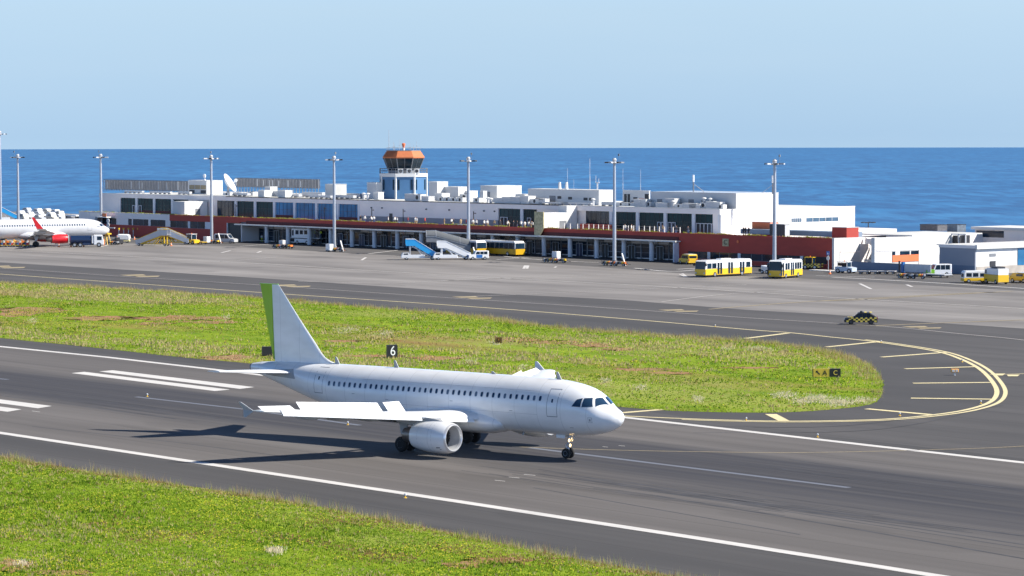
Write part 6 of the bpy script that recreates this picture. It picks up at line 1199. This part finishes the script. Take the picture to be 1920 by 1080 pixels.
def airliner(label, loc, rz, fin_m=GREEN, body_m=AW, nac_m=None, fence='fence', fence_m=None, detail=True, spoilers=True, group=None, fin2=None, roll=0.0):
    r = root('airliner', label, 'airliner', loc, rz, group); nac_m = nac_m or body_m
    S = sorted(set([0, .01, .03, .07, .12, .2, .3, .45, .65, .87, 1.1, 1.4, 1.7, 2.0, 2.4, 2.84, 3.3, 3.8, 4.5, 5.2, 6, 7] + list(np.arange(8, 24, 1.5)) + [24, 25, 26, 27, 28, 29, 30, 31, 32, 33, 34, 35, 35.7, 36.3, 36.8, 37.3])); NR = 56
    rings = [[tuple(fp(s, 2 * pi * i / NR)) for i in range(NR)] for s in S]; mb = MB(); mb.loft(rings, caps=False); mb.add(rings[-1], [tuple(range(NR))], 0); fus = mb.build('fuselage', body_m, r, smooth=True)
    mb = MB(); q = [[(p[0] - .02, p[1] * k, (p[2] - 5.22) * k + 5.22) for p in rings[-1]] for k in (.97, .6)]; q[1] = [(x + .15, y, z) for x, y, z in q[1]]; mb.loft([[(p[0] - .0, p[1] * 1.01, (p[2] - 5.22) * 1.01 + 5.22) for p in rings[-1]], [(p[0] - .09, p[1] * .98, (p[2] - 5.22) * .98 + 5.22) for p in rings[-1]], q[1]]); mb.build('exhaust_ring', DARKM, fus)
    # windows, doors
    for side in (1, -1):
        zs = 4.56
        st = np.linspace(6.15, 27.35, 39)
        if detail:
            for k, s in enumerate(st):
                fr = MB(); oval_patch(fr, s, zs - .0, .175, .24, side, .004, 14); w_ = fr.build('window_surround', mat('window_surround_white', (.70, .72, .76), .5), fus)
                fr = MB(); oval_patch(fr, s, zs, .115, .178, side, .009, 14); fr.build('cabin_window', WGL if (k * 7 + 3) % 5 else WBL, w_)
        else:
            fr = MB()
            for k, s in enumerate(st): oval_patch(fr, s, zs, .16, .22, side, .009, 8)
            w_ = fr.build('cabin_windows', WGL, fus)
        for s0, s1, z0, z1 in ((4.55, 5.50, 3.27, 5.28), (28.1, 29.1, 3.72, 5.70)):
            for c in (((s0, z0), (s1, z0), (s1, z0 + .05), (s0, z0 + .05)), ((s0, z1 - .03), (s1, z1 - .03), (s1, z1), (s0, z1)), ((s0, z0), (s0 + .035, z0), (s0 + .035, z1), (s0, z1)), ((s1 - .035, z0), (s1, z0), (s1, z1), (s1 - .035, z1))): patch('door_seam', SEAM, fus, c, 6, 6, .007, side)
            if detail: patch('door_window', WGL, fus, ((s0 + .42, z0 + 1.05), (s0 + .56, z0 + 1.05), (s0 + .56, z0 + 1.3), (s0 + .42, z0 + 1.3)), 2, 2, .008, side)
        # flight deck glazing: two side panes and the front pane each side
        for c in (((2.62, 4.10), (3.32, 4.12), (3.02, 4.62), (2.62, 4.72)), ((1.74, 4.14), (2.52, 4.10), (2.52, 4.72), (2.02, 4.74))): patch('flight_deck_window', WGL, fus, c, 6, 6, .012, side)
        V = []; nu = 6
        ring = []
        for v in range(nu + 1):
            for u in range(nu + 1):
                f, g_ = u / nu, v / nu; s = (1 - g_) * (1.58 * f + 1.08 * (1 - f)) + g_ * (1.86 * f + 1.64 * (1 - f)); phi_lo = phi_of(1.58, 4.13) * f + .10 * (1 - f); phi_hi = phi_of(1.86, 4.68) * f + .09 * (1 - f); ph = phi_lo * (1 - g_) + phi_hi * g_; p = fp(s, ph, .012); V.append((p.x, p.y * side, p.z))
        mb = MB(); mb.add(V, [(j * (nu + 1) + i, j * (nu + 1) + i + 1, (j + 1) * (nu + 1) + i + 1, (j + 1) * (nu + 1) + i) for j in range(nu) for i in range(nu)]); mb.build('flight_deck_window', WGL, fus, smooth=True)
    if detail:
        for c in (((1.70, 2.98), (2.02, 2.98), (2.02, 3.00), (1.70, 3.00)), ((1.70, 3.34), (2.02, 3.34), (2.02, 3.36), (1.70, 3.36)), ((1.70, 2.98), (1.72, 2.98), (1.72, 3.36), (1.70, 3.36)), ((2.0, 2.98), (2.02, 2.98), (2.02, 3.36), (2.0, 3.36)), ((1.80, 3.08), (1.93, 3.08), (1.93, 3.25), (1.80, 3.25))): patch('sensor_plate', AGREY if c[0][0] > 1.75 else SEAM, fus, c, 2, 2, .008, 1)
        for s, z in ((8.7, 3.5), (14.5, 3.9), (21.0, 3.65), (24.5, 3.9), (3.4, 2.5), (26.6, 3.1)): patch('service_panel', SEAM, fus, ((s, z), (s + .3, z), (s + .3, z + .03), (s, z + .03)), 2, 2, .007, 1)
        for s in (28.0, 21.8, 5.75, 12.0):
            zc, w, h = cs(s); mb = MB(); hh = .55 if s != 12.0 else .2; mb.prism([(-s + .22, zc + h - .03), (-s - .25, zc + h - .03), (-s - .28, zc + h + hh), (-s - .12, zc + h + hh)], -.03, .03, 'y'); mb.build('blade_antenna', AGREY, fus)
        for s in (9.2, 13.0, 24.7): zc, w, h = cs(s); mb = MB(); mb.prism([(-s + .1, zc - h + .03), (-s - .2, zc - h + .03), (-s - .2, zc - h - .28), (-s - .08, zc - h - .28)], -.03, .03, 'y'); mb.build('belly_antenna', AGREY, fus)
        for z in (5.05, 3.35):
            for k in range(7): patch('skin_joint', SEAM2, fus, ((6.4 + k * 2.5, z), (8.9 + k * 2.5, z), (8.9 + k * 2.5, z + .022), (6.4 + k * 2.5, z + .022)), 4, 1, .005, 1)
    # belly fairing
    mb = MB(); rings = []
    for k in range(17):
        f = (1 - cos(pi * k / 16)) / 2; s = 10.15 + 10.6 * f; e = (min(1, sin(pi * f) * 1.9) if f > .5 else min(1.0, (1 - (1 - min(1, f / .26)) ** 2.4))) ** .55; w = 1.45 + .80 * e; zt, zb = 2.5 + 1.02 * e, 2.15 - .72 * e
        rings.append([(-s, w * math.copysign(abs(sin(2 * pi * i / 32)) ** .85, sin(2 * pi * i / 32)), (zt + zb) / 2 + (zt - zb) / 2 * math.copysign(abs(cos(2 * pi * i / 32)) ** .9, cos(2 * pi * i / 32))) for i in range(32)])
    mb.loft(rings); mb.build('belly_fairing', body_m, r, smooth=True)
    # fin and rudder
    def fin_sec(z, sle, ste, tc): return [(-(sle + px), pz, z) for px, pz in [(x, y * .9) for x, y in airfoil(ste - sle, tc, 12)]]
    H0, H1 = 5.6, 11.96
    def fle(z): return float(pchip([5.6, 5.85, 6.15, 6.6, 7.2, 9.0, 11.96], [26.9, 27.9, 28.95, 29.65, 30.15, 31.75, 34.25], z)[0])
    def fhin(z): return 34.86 + (z - 5.9) * .022
    def fte(z): return 35.02 + max(0, z - 5.97) * .21
    zz = [5.6, 5.75, 5.9, 6.1, 6.35, 6.7, 7.2, 8, 9, 10, 11, 11.7, 11.9, 11.96]
    rings = []
    for z in zz: c = fhin(z) - fle(z); c2 = c * 1.12; rings.append([(-(fle(z) + min(px, c)), pz * 1.0, z) for px, pz in airfoil(c2, .095 if z > 6.6 else .07, 14)])
    mb = MB(); mb.loft(rings); mb.build('fin', fin2 or body_m, r, smooth=True)
    mb = MB(); rings = []
    for z in (5.98, 8, 10, 11.9, 11.98): a_, b_ = fhin(z) + .02, fte(z); t_ = .13 - (z - 6) * .012; rings.append([(-a_, t_, z), (-b_, .015, z), (-b_, -.015, z), (-a_, -t_, z)])
    mb.loft(rings); mb.build('rudder', fin_m, r)
    mb = MB(); mb.box(-36.35, -34.3, -.05, .05, 11.97, 12.02); mb.build('fin_cap', LGREEN if fin_m is GREEN else fin_m, r)
    for side in (1, -1):
        nm = r
        # tailplane
        mb = wing_loft([(y, 31.7 + (y - .4) * .56, 5.02 + (y - .4) * .075, 4.0 - (y - .4) * .44, .09, (0, 1)) for y in (.3, 1.5, 3, 4.5, 5.9, 6.15)], side); mb.build('tailplane', AWP, r, smooth=True)
        patch('tailplane_plate', AGREY, fus, ((31.4, 4.65), (35.2, 4.75), (35.4, 5.15), (31.9, 5.4)), 8, 4, .01, side)
        # wing
        ys = [1.2, 1.98, 3, 4.5, 6.4, 9, 12, 15, 16.6, 16.9]
        mb = wing_loft([(y, wle(y), wz(y), (wte(y) - wle(y)) * (.80 if 2 < y < 13.4 else 1.0) , (.15 - .004 * y) * (1.2 if 2 < y < 13.4 else 1), (0, 1)) for y in ys[:7]] + [(13.35, wle(13.35), wz(13.35), (wte(13.35) - wle(13.35)) * .80, .115, (0, 1)), (13.5, wle(13.5), wz(13.5), (wte(13.5) - wle(13.5)), .10, (0, 1)), (15, wle(15), wz(15), wte(15) - wle(15), .10, (0, 1)), (16.6, wle(16.6), wz(16.6), wte(16.6) - wle(16.6), .10, (0, 1)), (16.95, wle(16.9) + .2, wz(16.9), 1.2, .07, (0, 1))], side); wing = mb.build('wing', AWP, r, smooth=True)
        # drooped slat
        for y0, y1 in ((2.6, 4.9), (6.3, 15.9)):
            mb = MB(); rings = []
            for k in range(7): y = y0 + (y1 - y0) * k / 6; c = (wte(y) - wle(y)) * .10 + .18; x0 = wle(y) - .22; z = wz(y); rings.append([(-(x0 + a), -side * y, z + b) for a, b in ((0, -.26), (.02, -.16), (.12, -.03), (c * .6, .14), (c * 1.05, .22), (c, .18), (c * .55, .06), (.18, -.14))])
            mb.loft(rings); mb.build('slat', AWP, wing, smooth=True)
        # flaps
        for y0, y1 in ((2.3, 6.25), (6.5, 13.2)):
            mb = MB(); rings = []
            for k in range(4): y = y0 + (y1 - y0) * k / 3; c = (wte(y) - wle(y)) * .24; s_ = wte(y) - c * .35; z = wz(y) - .10; an = -.45; rings.append([(-(s_ + a * cos(an) - b * sin(an)), -side * y, z + a * sin(an) + b * cos(an)) for a, b in airfoil(c, .12, 8)])
            mb.loft(rings); mb.build('flap', AWP, wing, smooth=True)
        # spoilers standing up
        if spoilers:
            for y0, y1 in ((6.55, 8.2), (8.2, 9.85), (9.85, 11.5), (11.5, 13.15)):
                fa = .76; mb = MB(); panel(mb, y0 + .01, y1 - .01, wle(y0) + (wte(y0) - wle(y0)) * fa, wle(y1) + (wte(y1) - wle(y1)) * fa, wz(y0) + .16 - .009 * (y0 - 6.5), wz(y1) + .16 - .009 * (y1 - 6.5), .90 - .012 * (y0 - 6.5), .90 - .012 * (y1 - 6.5), .85, side); mb.build('spoiler', AWP, wing)
            mb = MB(); fa = .74; panel(mb, 4.5, 6.1, wle(4.5) + (wte(4.5) - wle(4.5)) * fa, wle(6.1) + (wte(6.1) - wle(6.1)) * fa, wz(4.5) + .24, wz(6.1) + .16, 1.0, .95, .85, side); mb.build('spoiler', AWP, wing)
            mb = MB(); panel(mb, 13.5, 16.2, wte(13.5) - .55, wte(16.2) - .45, wz(13.5) + .10, wz(16.2) + .06, .72, .55, .48, side); mb.build('aileron', AWP, wing)
        for y in (7.6, 10.3, 12.8):        # flap track fairings
            mb = MB(); s_ = wte(y); mb.loft([[(-(s_ + a), -side * y + w * cos(2 * pi * i / 10), wz(y) - .28 - abs(w) * .3 + w * 1.35 * sin(2 * pi * i / 10)) for i in range(10)] for a, w in ((-2.2, .02), (-1.7, .14), (-.8, .19), (.1, .17), (.7, .03))]); mb.build('flap_track_fairing', AGREY, wing, smooth=True)
        # tip
        mb = MB()
        yt = 16.95; zt = wz(16.9)
        if fence == 'fence':
            for zz_, out, ds in ((.62, .30, 1.1), (-.50, .10, .8)):
                P = [(-(20.75 if zz_ > 0 else 20.7), yt, zt), (-21.75, yt, zt), (-(20.7 + ds + .15), yt + out, zt + zz_), (-(20.7 + ds - .08), yt + out, zt + zz_)]; V = [(x, -side * (y + o_), z) for o_ in (-.03, .03) for x, y, z in P]; mb.add(V, [(0, 1, 2, 3), (7, 6, 5, 4), (0, 4, 5, 1), (1, 5, 6, 2), (2, 6, 7, 3), (3, 7, 4, 0)])
            mb.build('wingtip_fence', fence_m or (mat('fence_shade_grey', (.34, .36, .40), .6) if side == 1 else AWP), wing)  # near fence darkened to stand for its shaded outer face, far one white
        else:
            P = [(-19.9, yt, zt), (-21.3, yt, zt), (-22.6, yt + .75, zt + 2.5), (-22.1, yt + .75, zt + 2.5)]; V = [(x, -side * (y + o_), z) for o_ in (-.05, .05) for x, y, z in P]; mb.add(V, [(0, 1, 2, 3), (7, 6, 5, 4), (0, 4, 5, 1), (1, 5, 6, 2), (2, 6, 7, 3), (3, 7, 4, 0)]); part_label(mb.build('winglet', fence_m or AWP, wing), 'upturned wingtip')
        # engine
        ey, ez = 5.75, 1.71; c = (0, -side * ey, ez)
        q_ = 1.0 if detail else .86; outp = [(11.22, .93), (11.24, 1.0), (11.34, 1.07), (11.6, 1.14), (12.2, 1.20), (12.9, 1.21), (13.6, 1.16), (14.3, 1.05), (14.8, .94)]
        mb = MB(); mb.revolve([(-s, rr_ * q_) for s, rr_ in outp[2:]], 'x', c, 40, 0, False); mb.revolve([(-14.8, .94), (-14.8, .86), (-13.8, .86)], 'x', c, 40, 0, False); eng = mb.build('engine_nacelle', nac_m, r, smooth=True)
        if detail:
            for s1, s2, a1, a2 in ((11.75, 12.1, -.62, -.56), (11.7, 11.85, -.75, -.72), (12.45, 12.47, -1.4, 1.2), (13.9, 13.92, -1.4, 1.2), (12.47, 13.9, -.98, -.965)):
                V = []; n1, n2 = 4, 10
                for i in range(n1 + 1):
                    for j in range(n2 + 1): s_ = s1 + (s2 - s1) * i / n1; a_ = a1 + (a2 - a1) * j / n2; R1 = float(np.interp(s_, [q[0] for q in outp[2:]], [q[1] for q in outp[2:]])) + .006; V.append((-s_, c[1] - side * R1 * cos(a_), c[2] + R1 * sin(a_)))
                mb = MB(); mb.add(V, [(i * (n2 + 1) + j, i * (n2 + 1) + j + 1, (i + 1) * (n2 + 1) + j + 1, (i + 1) * (n2 + 1) + j) for i in range(n1) for j in range(n2)]); mb.build('cowl_marking' if s1 < 12 else 'cowl_joint', DARKM if s1 < 12 else SEAM2, eng)
        mb = MB(); mb.revolve([(-11.34, 1.072), (-11.26, 1.03), (-11.20, .97), (-11.20, .93), (-11.26, .885), (-11.40, .865)], 'x', c, 40, 0, False); mb.build('intake_lip', ALIP, eng, smooth=True)
        mb = MB(); mb.revolve([(-11.40, .866), (-12.35, .84)], 'x', c, 40, 0, False); mb.build('intake_duct', mat('intake_liner', (.42, .43, .45), .5), eng, smooth=True)
        mb = MB(); mb.revolve([(-12.36, .85), (-12.37, .02)], 'x', c, 32, 0, False)
        for k in range(24): a = 2 * pi * k / 24; mb.add([(-12.25, c[1] + .24 * cos(a), c[2] + .24 * sin(a)), (-12.25, c[1] + .82 * cos(a), c[2] + .82 * sin(a)), (-12.34, c[1] + .82 * cos(a + .2), c[2] + .82 * sin(a + .2)), (-12.34, c[1] + .24 * cos(a + .25), c[2] + .24 * sin(a + .25))], [(0, 1, 2, 3)])
        mb.build('fan', FAND, eng, fix=False); mb = MB(); mb.revolve([(-11.95, .01), (-12.05, .1), (-12.25, .22), (-12.34, .27)], 'x', c, 16, 0, False); mb.build('spinner', GREYM, eng, smooth=True)
        mb = MB(); mb.revolve([(-13.8, .74), (-14.8, .72), (-15.9, .52), (-15.9, .44), (-15.3, .40)], 'x', c, 24, 0, False); mb.revolve([(-15.3, .36), (-15.9, .28), (-16.4, .05)], 'x', c, 16, 0, True); mb.build('exhaust_cone', HOTM, eng, smooth=True)
        mb = MB(); mb.prism([(-11.9, ez + 1.12), (-12.7, ez + 1.30), (-13.9, wz(5.75) + .02), (-17.2, wz(5.75) - .18), (-16.6, wz(5.75) - .5), (-14.9, ez + .75), (-14.0, ez + .95), (-12.6, ez + 1.10)], -side * ey - .17, -side * ey + .17, 'y'); mb.build('pylon', AGREY if detail else AWP, eng)
        # main gear
        gx, gy = -17.71, -side * 3.795
        mb = MB(); mb.tube((gx, gy, .58), (gx + .1, gy, 2.6), .13, .17, 12); mb.tube((gx, gy - .5, .58), (gx, gy + .5, .58), .1, n=10); mb.tube((gx + .05, gy, 1.2), (gx + .1, gy * .45, 2.3), .08, n=8); mb.tube((gx - .25, gy, 1.0), (gx - .1, gy, 2.2), .05, n=6); leg = mb.build('main_gear_leg', STRUT if detail else GREYM, r, smooth=True)
        for dy in (-.46, .46):
            mb = MB(); mb.revolve([(-.2, .30), (-.2, .46), (-.16, .54), (-.08, .58), (.08, .58), (.16, .54), (.2, .46), (.2, .30)], 'y', (gx, gy + dy, .58), 28, 0); mb.revolve([(-.205, .28), (-.12, .2), (-.12, .02)], 'y', (gx, gy + dy, .58), 18, 1, False); mb.revolve([(.205, .28), (.12, .2), (.12, .02)], 'y', (gx, gy + dy, .58), 18, 1, False); mb.build('main_wheel', [RUBBER, AGREY], leg, smooth=True)
        mb = MB(); mb.prism([(gx + .25, 1.35), (gx - .25, 1.35), (gx - .5, 2.5), (gx + .55, 2.5)], gy - side * .26, gy - side * .22, 'y'); mb.build('gear_door', AGREY, leg)
        mb = MB(); mb.box(gx - .9, gx + .9, -side * 2.1, -side * 4.1, 2.30, 2.44); mb.build('wheel_bay', DARKM, r)
    # nose gear
    mb = MB(); mb.tube((-5.07, 0, .38), (-4.95, 0, 1.9), .075, .10, 12); mb.tube((-5.07, -.3, .38), (-5.07, .3, .38), .05, n=8); mb.tube((-5.0, 0, 1.1), (-4.3, 0, 1.85), .05, n=6); mb.tube((-5.12, 0, .7), (-5.3, 0, .95), .035, n=5); mb.tube((-5.3, 0, .95), (-5.05, 0, 1.2), .035, n=5); ng = mb.build('nose_gear_leg', STRUT, r, smooth=True)
    for dy in (-.25, .25): mb = MB(); mb.revolve([(-.1, .2), (-.11, .31), (-.07, .37), (0, .385), (.07, .37), (.11, .31), (.1, .2)], 'y', (-5.07, dy, .385), 24, 0); mb.revolve([(-.105, .19), (-.06, .02)], 'y', (-5.07, dy, .385), 14, 1, False); mb.revolve([(.105, .19), (.06, .02)], 'y', (-5.07, dy, .385), 14, 1, False); mb.build('nose_wheel', [RUBBER, AGREY], ng, smooth=True)
    for s_ in (-1, 1): mb = MB(); mb.prism([(-5.0, 1.78), (-5.9, 1.80), (-5.85, 1.52), (-5.1, 1.52)], s_ * .38 - .015, s_ * .38 + .015, 'y'); mb.build('nose_gear_door', AWP, ng)
    if detail:
        for y, z in ((-.17, 1.36), (.17, 1.40), (-.04, .98)):
            mb = MB(); mb.revolve([(-.14, .05), (-.1, .11), (0, .13)], 'x', (-4.84, y, z), 14); l_ = mb.build('landing_light', GREYM, ng, smooth=True); mb = MB(); mb.revolve([(0.004, .125), (.02, .02)], 'x', (-4.84, y, z), 14, 0, False); mb.build('lit_lens', LAMPW, l_)
    for o in r.children:
        if roll and 'gear' not in o.name: o.rotation_euler = (roll, 0, 0)
    return r
HA = radians(50.717); hx = (sin(HA), -cos(HA)); NG = (4.122, 214.218)
hero = airliner('large white twin engined airliner rolling along the runway, green rudder, spoilers raised', (NG[0] + hx[0] * 5.07, NG[1] + hx[1] * 5.07, .02), atan2(hx[1], hx[0]), GREEN, roll=radians(1.4))     # the runway falls about 1.5% towards the camera side
# parked airliner with the red winglet: nose in, partly out of frame
b = radians(25.5); p = G(205, 459)
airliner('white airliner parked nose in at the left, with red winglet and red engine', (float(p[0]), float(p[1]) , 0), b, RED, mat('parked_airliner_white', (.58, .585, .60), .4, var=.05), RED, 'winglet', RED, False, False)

# ------------------------------------------------------------------ airfield signs
def board(name, label, px, py, Wd, H_, D, m, face_rz, leg=.2, cat='airfield sign'):
    r = root(name, label, cat, at(px, py), face_rz, None); mb = MB(); mb.box(-Wd / 2, Wd / 2, -D / 2, D / 2, leg, leg + H_); mb.build('cabinet', m, r); mb = MB()
    for x in (-Wd * .38, 0, Wd * .38): mb.box(x - .05, x + .05, -.05, .05, 0, leg)
    mb.build('legs', DARKM, r); return r
SB = mat('sign_black', (.012, .012, .014), .5); SW = mat('sign_white', (.85, .85, .85), .5); SY = mat('sign_ochre', (.62, .44, .05), .55)
s6 = board('distance_sign', 'black board with a white 6 standing in the grass behind the airliner fuselage', 735, 671.5, 1.12, 1.32, .55, SB, .28, .1)
t = text_obj('6', 1.45, SW, s6, 'numeral', .012); t.location = (0.03, -.29, .76); t.rotation_euler = (pi / 2, 0, 0); t.scale = (.85, 1, 1)
board('distance_sign', 'blank black board seen just left of the green rudder', 502, 668, 1.25, .95, .5, SB, .2, .1)
s4 = board('small_airfield_sign', 'small dark framed sign with an amber 4 far out in the grass', 935, 644, .62, .62, .3, SB, 0, .1)
mb = MB(); mb.box(-.42, -.34, -.2, .2, .05, .85); mb.box(.34, .42, -.2, .2, .05, .85); mb.build('end_caps', REDD, s4); mb = MB(); mb.box(-.24, .24, -.17, -.155, .15, .68); mb.build('amber_panel', mat('amber', (.65, .3, .02), .5), s4)
mb = MB(); mb.box(-.19, .19, -.18, -.171, .2, .63); mb.build('black_panel', SB, s4); t = text_obj('4', .42, mat('amber', (.65, .3, .02), .5), s4, 'numeral', .006); t.location = (0, -.19, .42); t.rotation_euler = (pi / 2, 0, 0)
sa = board('taxiway_sign', 'ochre and black direction board reading arrow A and C on the grass island', 1549.5, 708.5, 2.75, .78, .25, SY, 0, .12)
mb = MB(); mb.box(.38, 1.385, -.135, .135, .11, .91); mb.build('black_section', SB, sa); mb = MB(); mb.box(.30, .38, -.14, -.126, .12, .9); mb.box(-1.38, -1.30, -.14, -.126, .12, .9); mb.build('divider', SB, sa)
t = text_obj('A', .66, SB, sa, 'letter', .008); t.location = (-.16, -.14, .5); t.rotation_euler = (pi / 2, 0, 0); t = text_obj('C', .62, mat('amber_letter', (.85, .62, .10), .5), sa, 'letter', .008); t.location = (.87, -.15, .5); t.rotation_euler = (pi / 2, 0, 0)
mb = MB(); mb.add([(-1.05, -.135, .72), (-.80, -.135, .72), (-.88, -.135, .64), (-.62, -.135, .38), (-.70, -.135, .30), (-.96, -.135, .56), (-1.05, -.135, .48)], [(0, 1, 2, 3, 4, 5, 6)]); mb.build('arrow', SB, sa)
og = root('taxiway_guard_light', 'small orange box light on a short post inside the yellow striped turn', 'runway guard light', at(1790, 704), .1); mb = MB(); mb.tube((0, 0, 0), (0, 0, .35), .07, n=8); mb.build('post', CANOPY, og); mb = MB(); mb.box(-.38, .38, -.16, .16, .32, .66); mb.build('housing', mat('amber_paint', (.85, .40, .04), .5), og, bevel=.04); mb = MB(); mb.box(-.3, -.05, -.175, -.16, .38, .6); mb.box(.05, .3, -.175, -.16, .38, .6); mb.build('lens', LENS, og)
el = None
for i, (px, py, nm) in enumerate(((1399, 789, 'in front of the wide yellow bar'), (1687, 780, 'near the lowest yellow bar'), (1839, 757, 'at the right bend of the yellow double line'), (1804, 679, 'at the upper bend of the yellow double line'), (1652, 643, 'where the second yellow bar meets the line'), (1341, 613, 'on the upper yellow edge line'), (760, 934, 'on the near white edge line'), (652, 797, 'under the airliner wing, beyond the centreline'), (276, 744, 'at the start of the faded centreline'), (1533, 820, 'beside the far white edge line'))):
    r = root('edge_light', 'small low airfield light ' + nm, 'airfield light', at(px, py), .3 * i, 'low airfield edge lights'); mb = MB(); mb.tube((0, 0, 0), (0, 0, .18), .05, n=6); mb.revolve([(0, .14), (.03, .13)], 'z', (0, 0, 0), 10); mb.build('base', YELLOW, r); mb = MB(); mb.revolve([(.18, .09), (.26, .09), (.32, .04)], 'z', (0, 0, 0), 10); mb.build('lens', LENS, r)

# ------------------------------------------------------------------ people
def person_mesh(pose, seed):
    """one skinned body; pose: stand / walk / lean / wave"""
    J = {}; lx = {'stand': (.02, -.02), 'walk': (.28, -.25), 'lean': (.05, -.06), 'wave': (.06, -.05)}[pose]
    V = [(0, 0, .93), (0, 0, 1.12), (0, 0, 1.38), (0.01, 0, 1.50), (.02, 0, 1.58), (.02, 0, 1.70)]; R_ = [.15, .13, .15, .06, .085, .08]; E = [(0, 1), (1, 2), (2, 3), (3, 4), (4, 5)]
    if pose == 'lean': V = [(v[0] + max(0, v[2] - .93) * .35, v[1], v[2] - max(0, v[2] - .93) * .06) for v in V]
    for s, l in ((1, lx[0]), (-1, lx[1])):
        k = len(V); V += [(0, s * .10, .88), (l * .45 + .03, s * .11, .48), (l, s * .11, .07), (l + .14, s * .12, .04)]; R_ += [.095, .065, .045, .04]; E += [(0, k), (k, k + 1), (k + 1, k + 2), (k + 2, k + 3)]
        sh = V[2]; k = len(V)
        A = {'stand': [(0, .20, 0), (.0, .25, -.28), (.08, .24, -.52), (.11, .24, -.62)], 'walk': [(0, .20, 0), (-.1 * s, .25, -.27), (.05 * s, .25, -.50), (.08 * s, .25, -.60)], 'lean': [(0, .19, 0), (.16, .24, -.22), (.38, .2, -.22), (.47, .2, -.2)], 'wave': [(0, .2, 0), (.1, .3, .1 if s > 0 else -.28), (.22, .32, .36 if s > 0 else -.45), (.25, .32, .46 if s > 0 else -.55)]}[pose]
        V += [(sh[0] + a[0], s * a[1], sh[2] + a[2]) for a in A]; R_ += [.06, .045, .035, .035]; E += [(2, k), (k, k + 1), (k + 1, k + 2), (k + 2, k + 3)]
    me = bpy.data.meshes.new('person'); me.from_pydata(V, E, []); o = bpy.data.objects.new('tmp', me); COL.objects.link(o); sk = o.modifiers.new('s', 'SKIN'); sk.use_smooth_shade = True
    sv = me.skin_vertices[0].data if me.skin_vertices else None
    if sv is None:
        bpy.context.view_layer.objects.active = o; bpy.ops.mesh.customdata_skin_add(); sv = me.skin_vertices[0].data
    for i, r_ in enumerate(R_): sv[i].radius = (r_, r_)
    sv[0].use_root = True; sb = o.modifiers.new('b', 'SUBSURF'); sb.levels = 1; sb.render_levels = 1
    bpy.context.view_layer.update(); dg = bpy.context.evaluated_depsgraph_get(); m2 = bpy.data.meshes.new_from_object(o.evaluated_get(dg)); bpy.data.objects.remove(o); m2.materials.clear()
    for m_ in (CLW, CLJ, SKIN, HAIR): m2.materials.append(m_)
    for p_ in m2.polygons:
        z = p_.center.z; x, y = p_.center.x, abs(p_.center.y); p_.material_index = 1 if z < .95 else 0
        if z > 1.46 and y < .13: p_.material_index = 2
        if z > 1.60 and (p_.center.x < (.04 if pose != 'lean' else .24) or z > 1.70): p_.material_index = 3
        if z < .08: p_.material_index = 3
        if y > .19 and ((pose == 'stand' and z < .86) or (pose == 'walk' and z < .86)) and z > .7: p_.material_index = 2
        p_.use_smooth = True
    return m2
PM = {p: person_mesh(p, 0) for p in ('stand', 'walk', 'lean', 'wave')}
def person(label, loc, rz, pose, top, bottom, hair=HAIR, group='people on the terrace'):
    o = bpy.data.objects.new('person', PM[pose]); COL.objects.link(o); o.location = loc; o.rotation_euler = (0, 0, rz)
    for i, m_ in enumerate((top, bottom, SKIN, hair)): o.material_slots[i].link = 'OBJECT'; o.material_slots[i].material = m_
    tag(o, label, 'person', group); return o
RP = random.Random(5); tops = [('white', CLW), ('white', CLW), ('pale tan', CLT), ('white', CLW), ('red', CLR), ('dark', CLD)]; bots = [('dark', CLD), ('tan', CLT), ('blue', CLJ)]
for i_, px in enumerate(sorted((676, 684, 697.5, 701, 728, 740.5, 744, 765, 779, 781, 797, 833, 847, 849, 864, 875, 887, 893, 908, 914, 927, 938, 951, 955, 962, 970, 977, 984, 991, 996, 999, 1172, 1184, 1268, 1290, 1243))):
    w_ = RP.uniform(1.0, 3.2); u = wu(px, w_); c, m1 = RP.choice(tops); d, m2 = RP.choice(bots); pose = RP.choice(('stand', 'stand', 'walk', 'lean'))
    person(f'person in {c} top, {d} trousers {dict(stand="standing", walk="walking", lean="leaning forward")[pose]}, {ordinal(i_ + 1)} along the terrace from the left', T(u, w_, 5.06), TROT + RP.uniform(0, 6.28), pose, m1, m2)
for i_, px in enumerate((1394, 1398, 1404)): u = wu(px, 1.2); person(['left', 'middle', 'right'][i_] + ' one of three people in dark clothes above the long red wall', T(u, 1.2, 5.3), TROT - 1.5, 'stand', CLD, CLD)
person('worker in yellow vest and white trousers beside the red engine', at(105.5, 462.5), 2.5, 'walk', HIVIS, CLW, group='ground crew'); person('worker in yellow vest left of the navy tanker', at(139, 461), 1.0, 'stand', HIVIS, CLD, group='ground crew')
person('worker in orange clothes under the airliner nose', at(195, 461), 0, 'stand', ORANGE, ORANGE, group='ground crew'); person('worker in full hi vis yellow in the shade near the opening', at(483, 452), 4, 'stand', HIVIS, CLD, group='ground crew')
person('worker in white and yellow in the shade, right one of the pair', at(491, 454), 5, 'walk', CLW, HIVIS, group='ground crew')
hp = hl_.matrix_basis
for x, y, nm in ((1.9, -.4, 'left one on the open platform of the high lift truck'), (3.5, -.3, 'right one on the open platform of the high lift truck')):
    v = hp @ Vector((x, y, 1.455)); person('worker in yellow vest, ' + nm, tuple(v), 4.2 + x, 'stand', HIVIS, CLJ, group='ground crew')
# chairs/parasols etc are too small to read; white planters edge on the terrace
for i, (a, b_) in enumerate(((744, 768), (851, 876))):
    u0, u1 = wu(a, .3), wu(b_, .3); r = troot('white_parapet_strip', ['left', 'right'][i] + ' white strip lying along the top edge of the red fascia', 'parapet strip', u0, .12, LEDGE); mb = MB(); mb.box(0, u1 - u0, 0, .4, 0, .18); mb.build('strip', CANOPY, r)
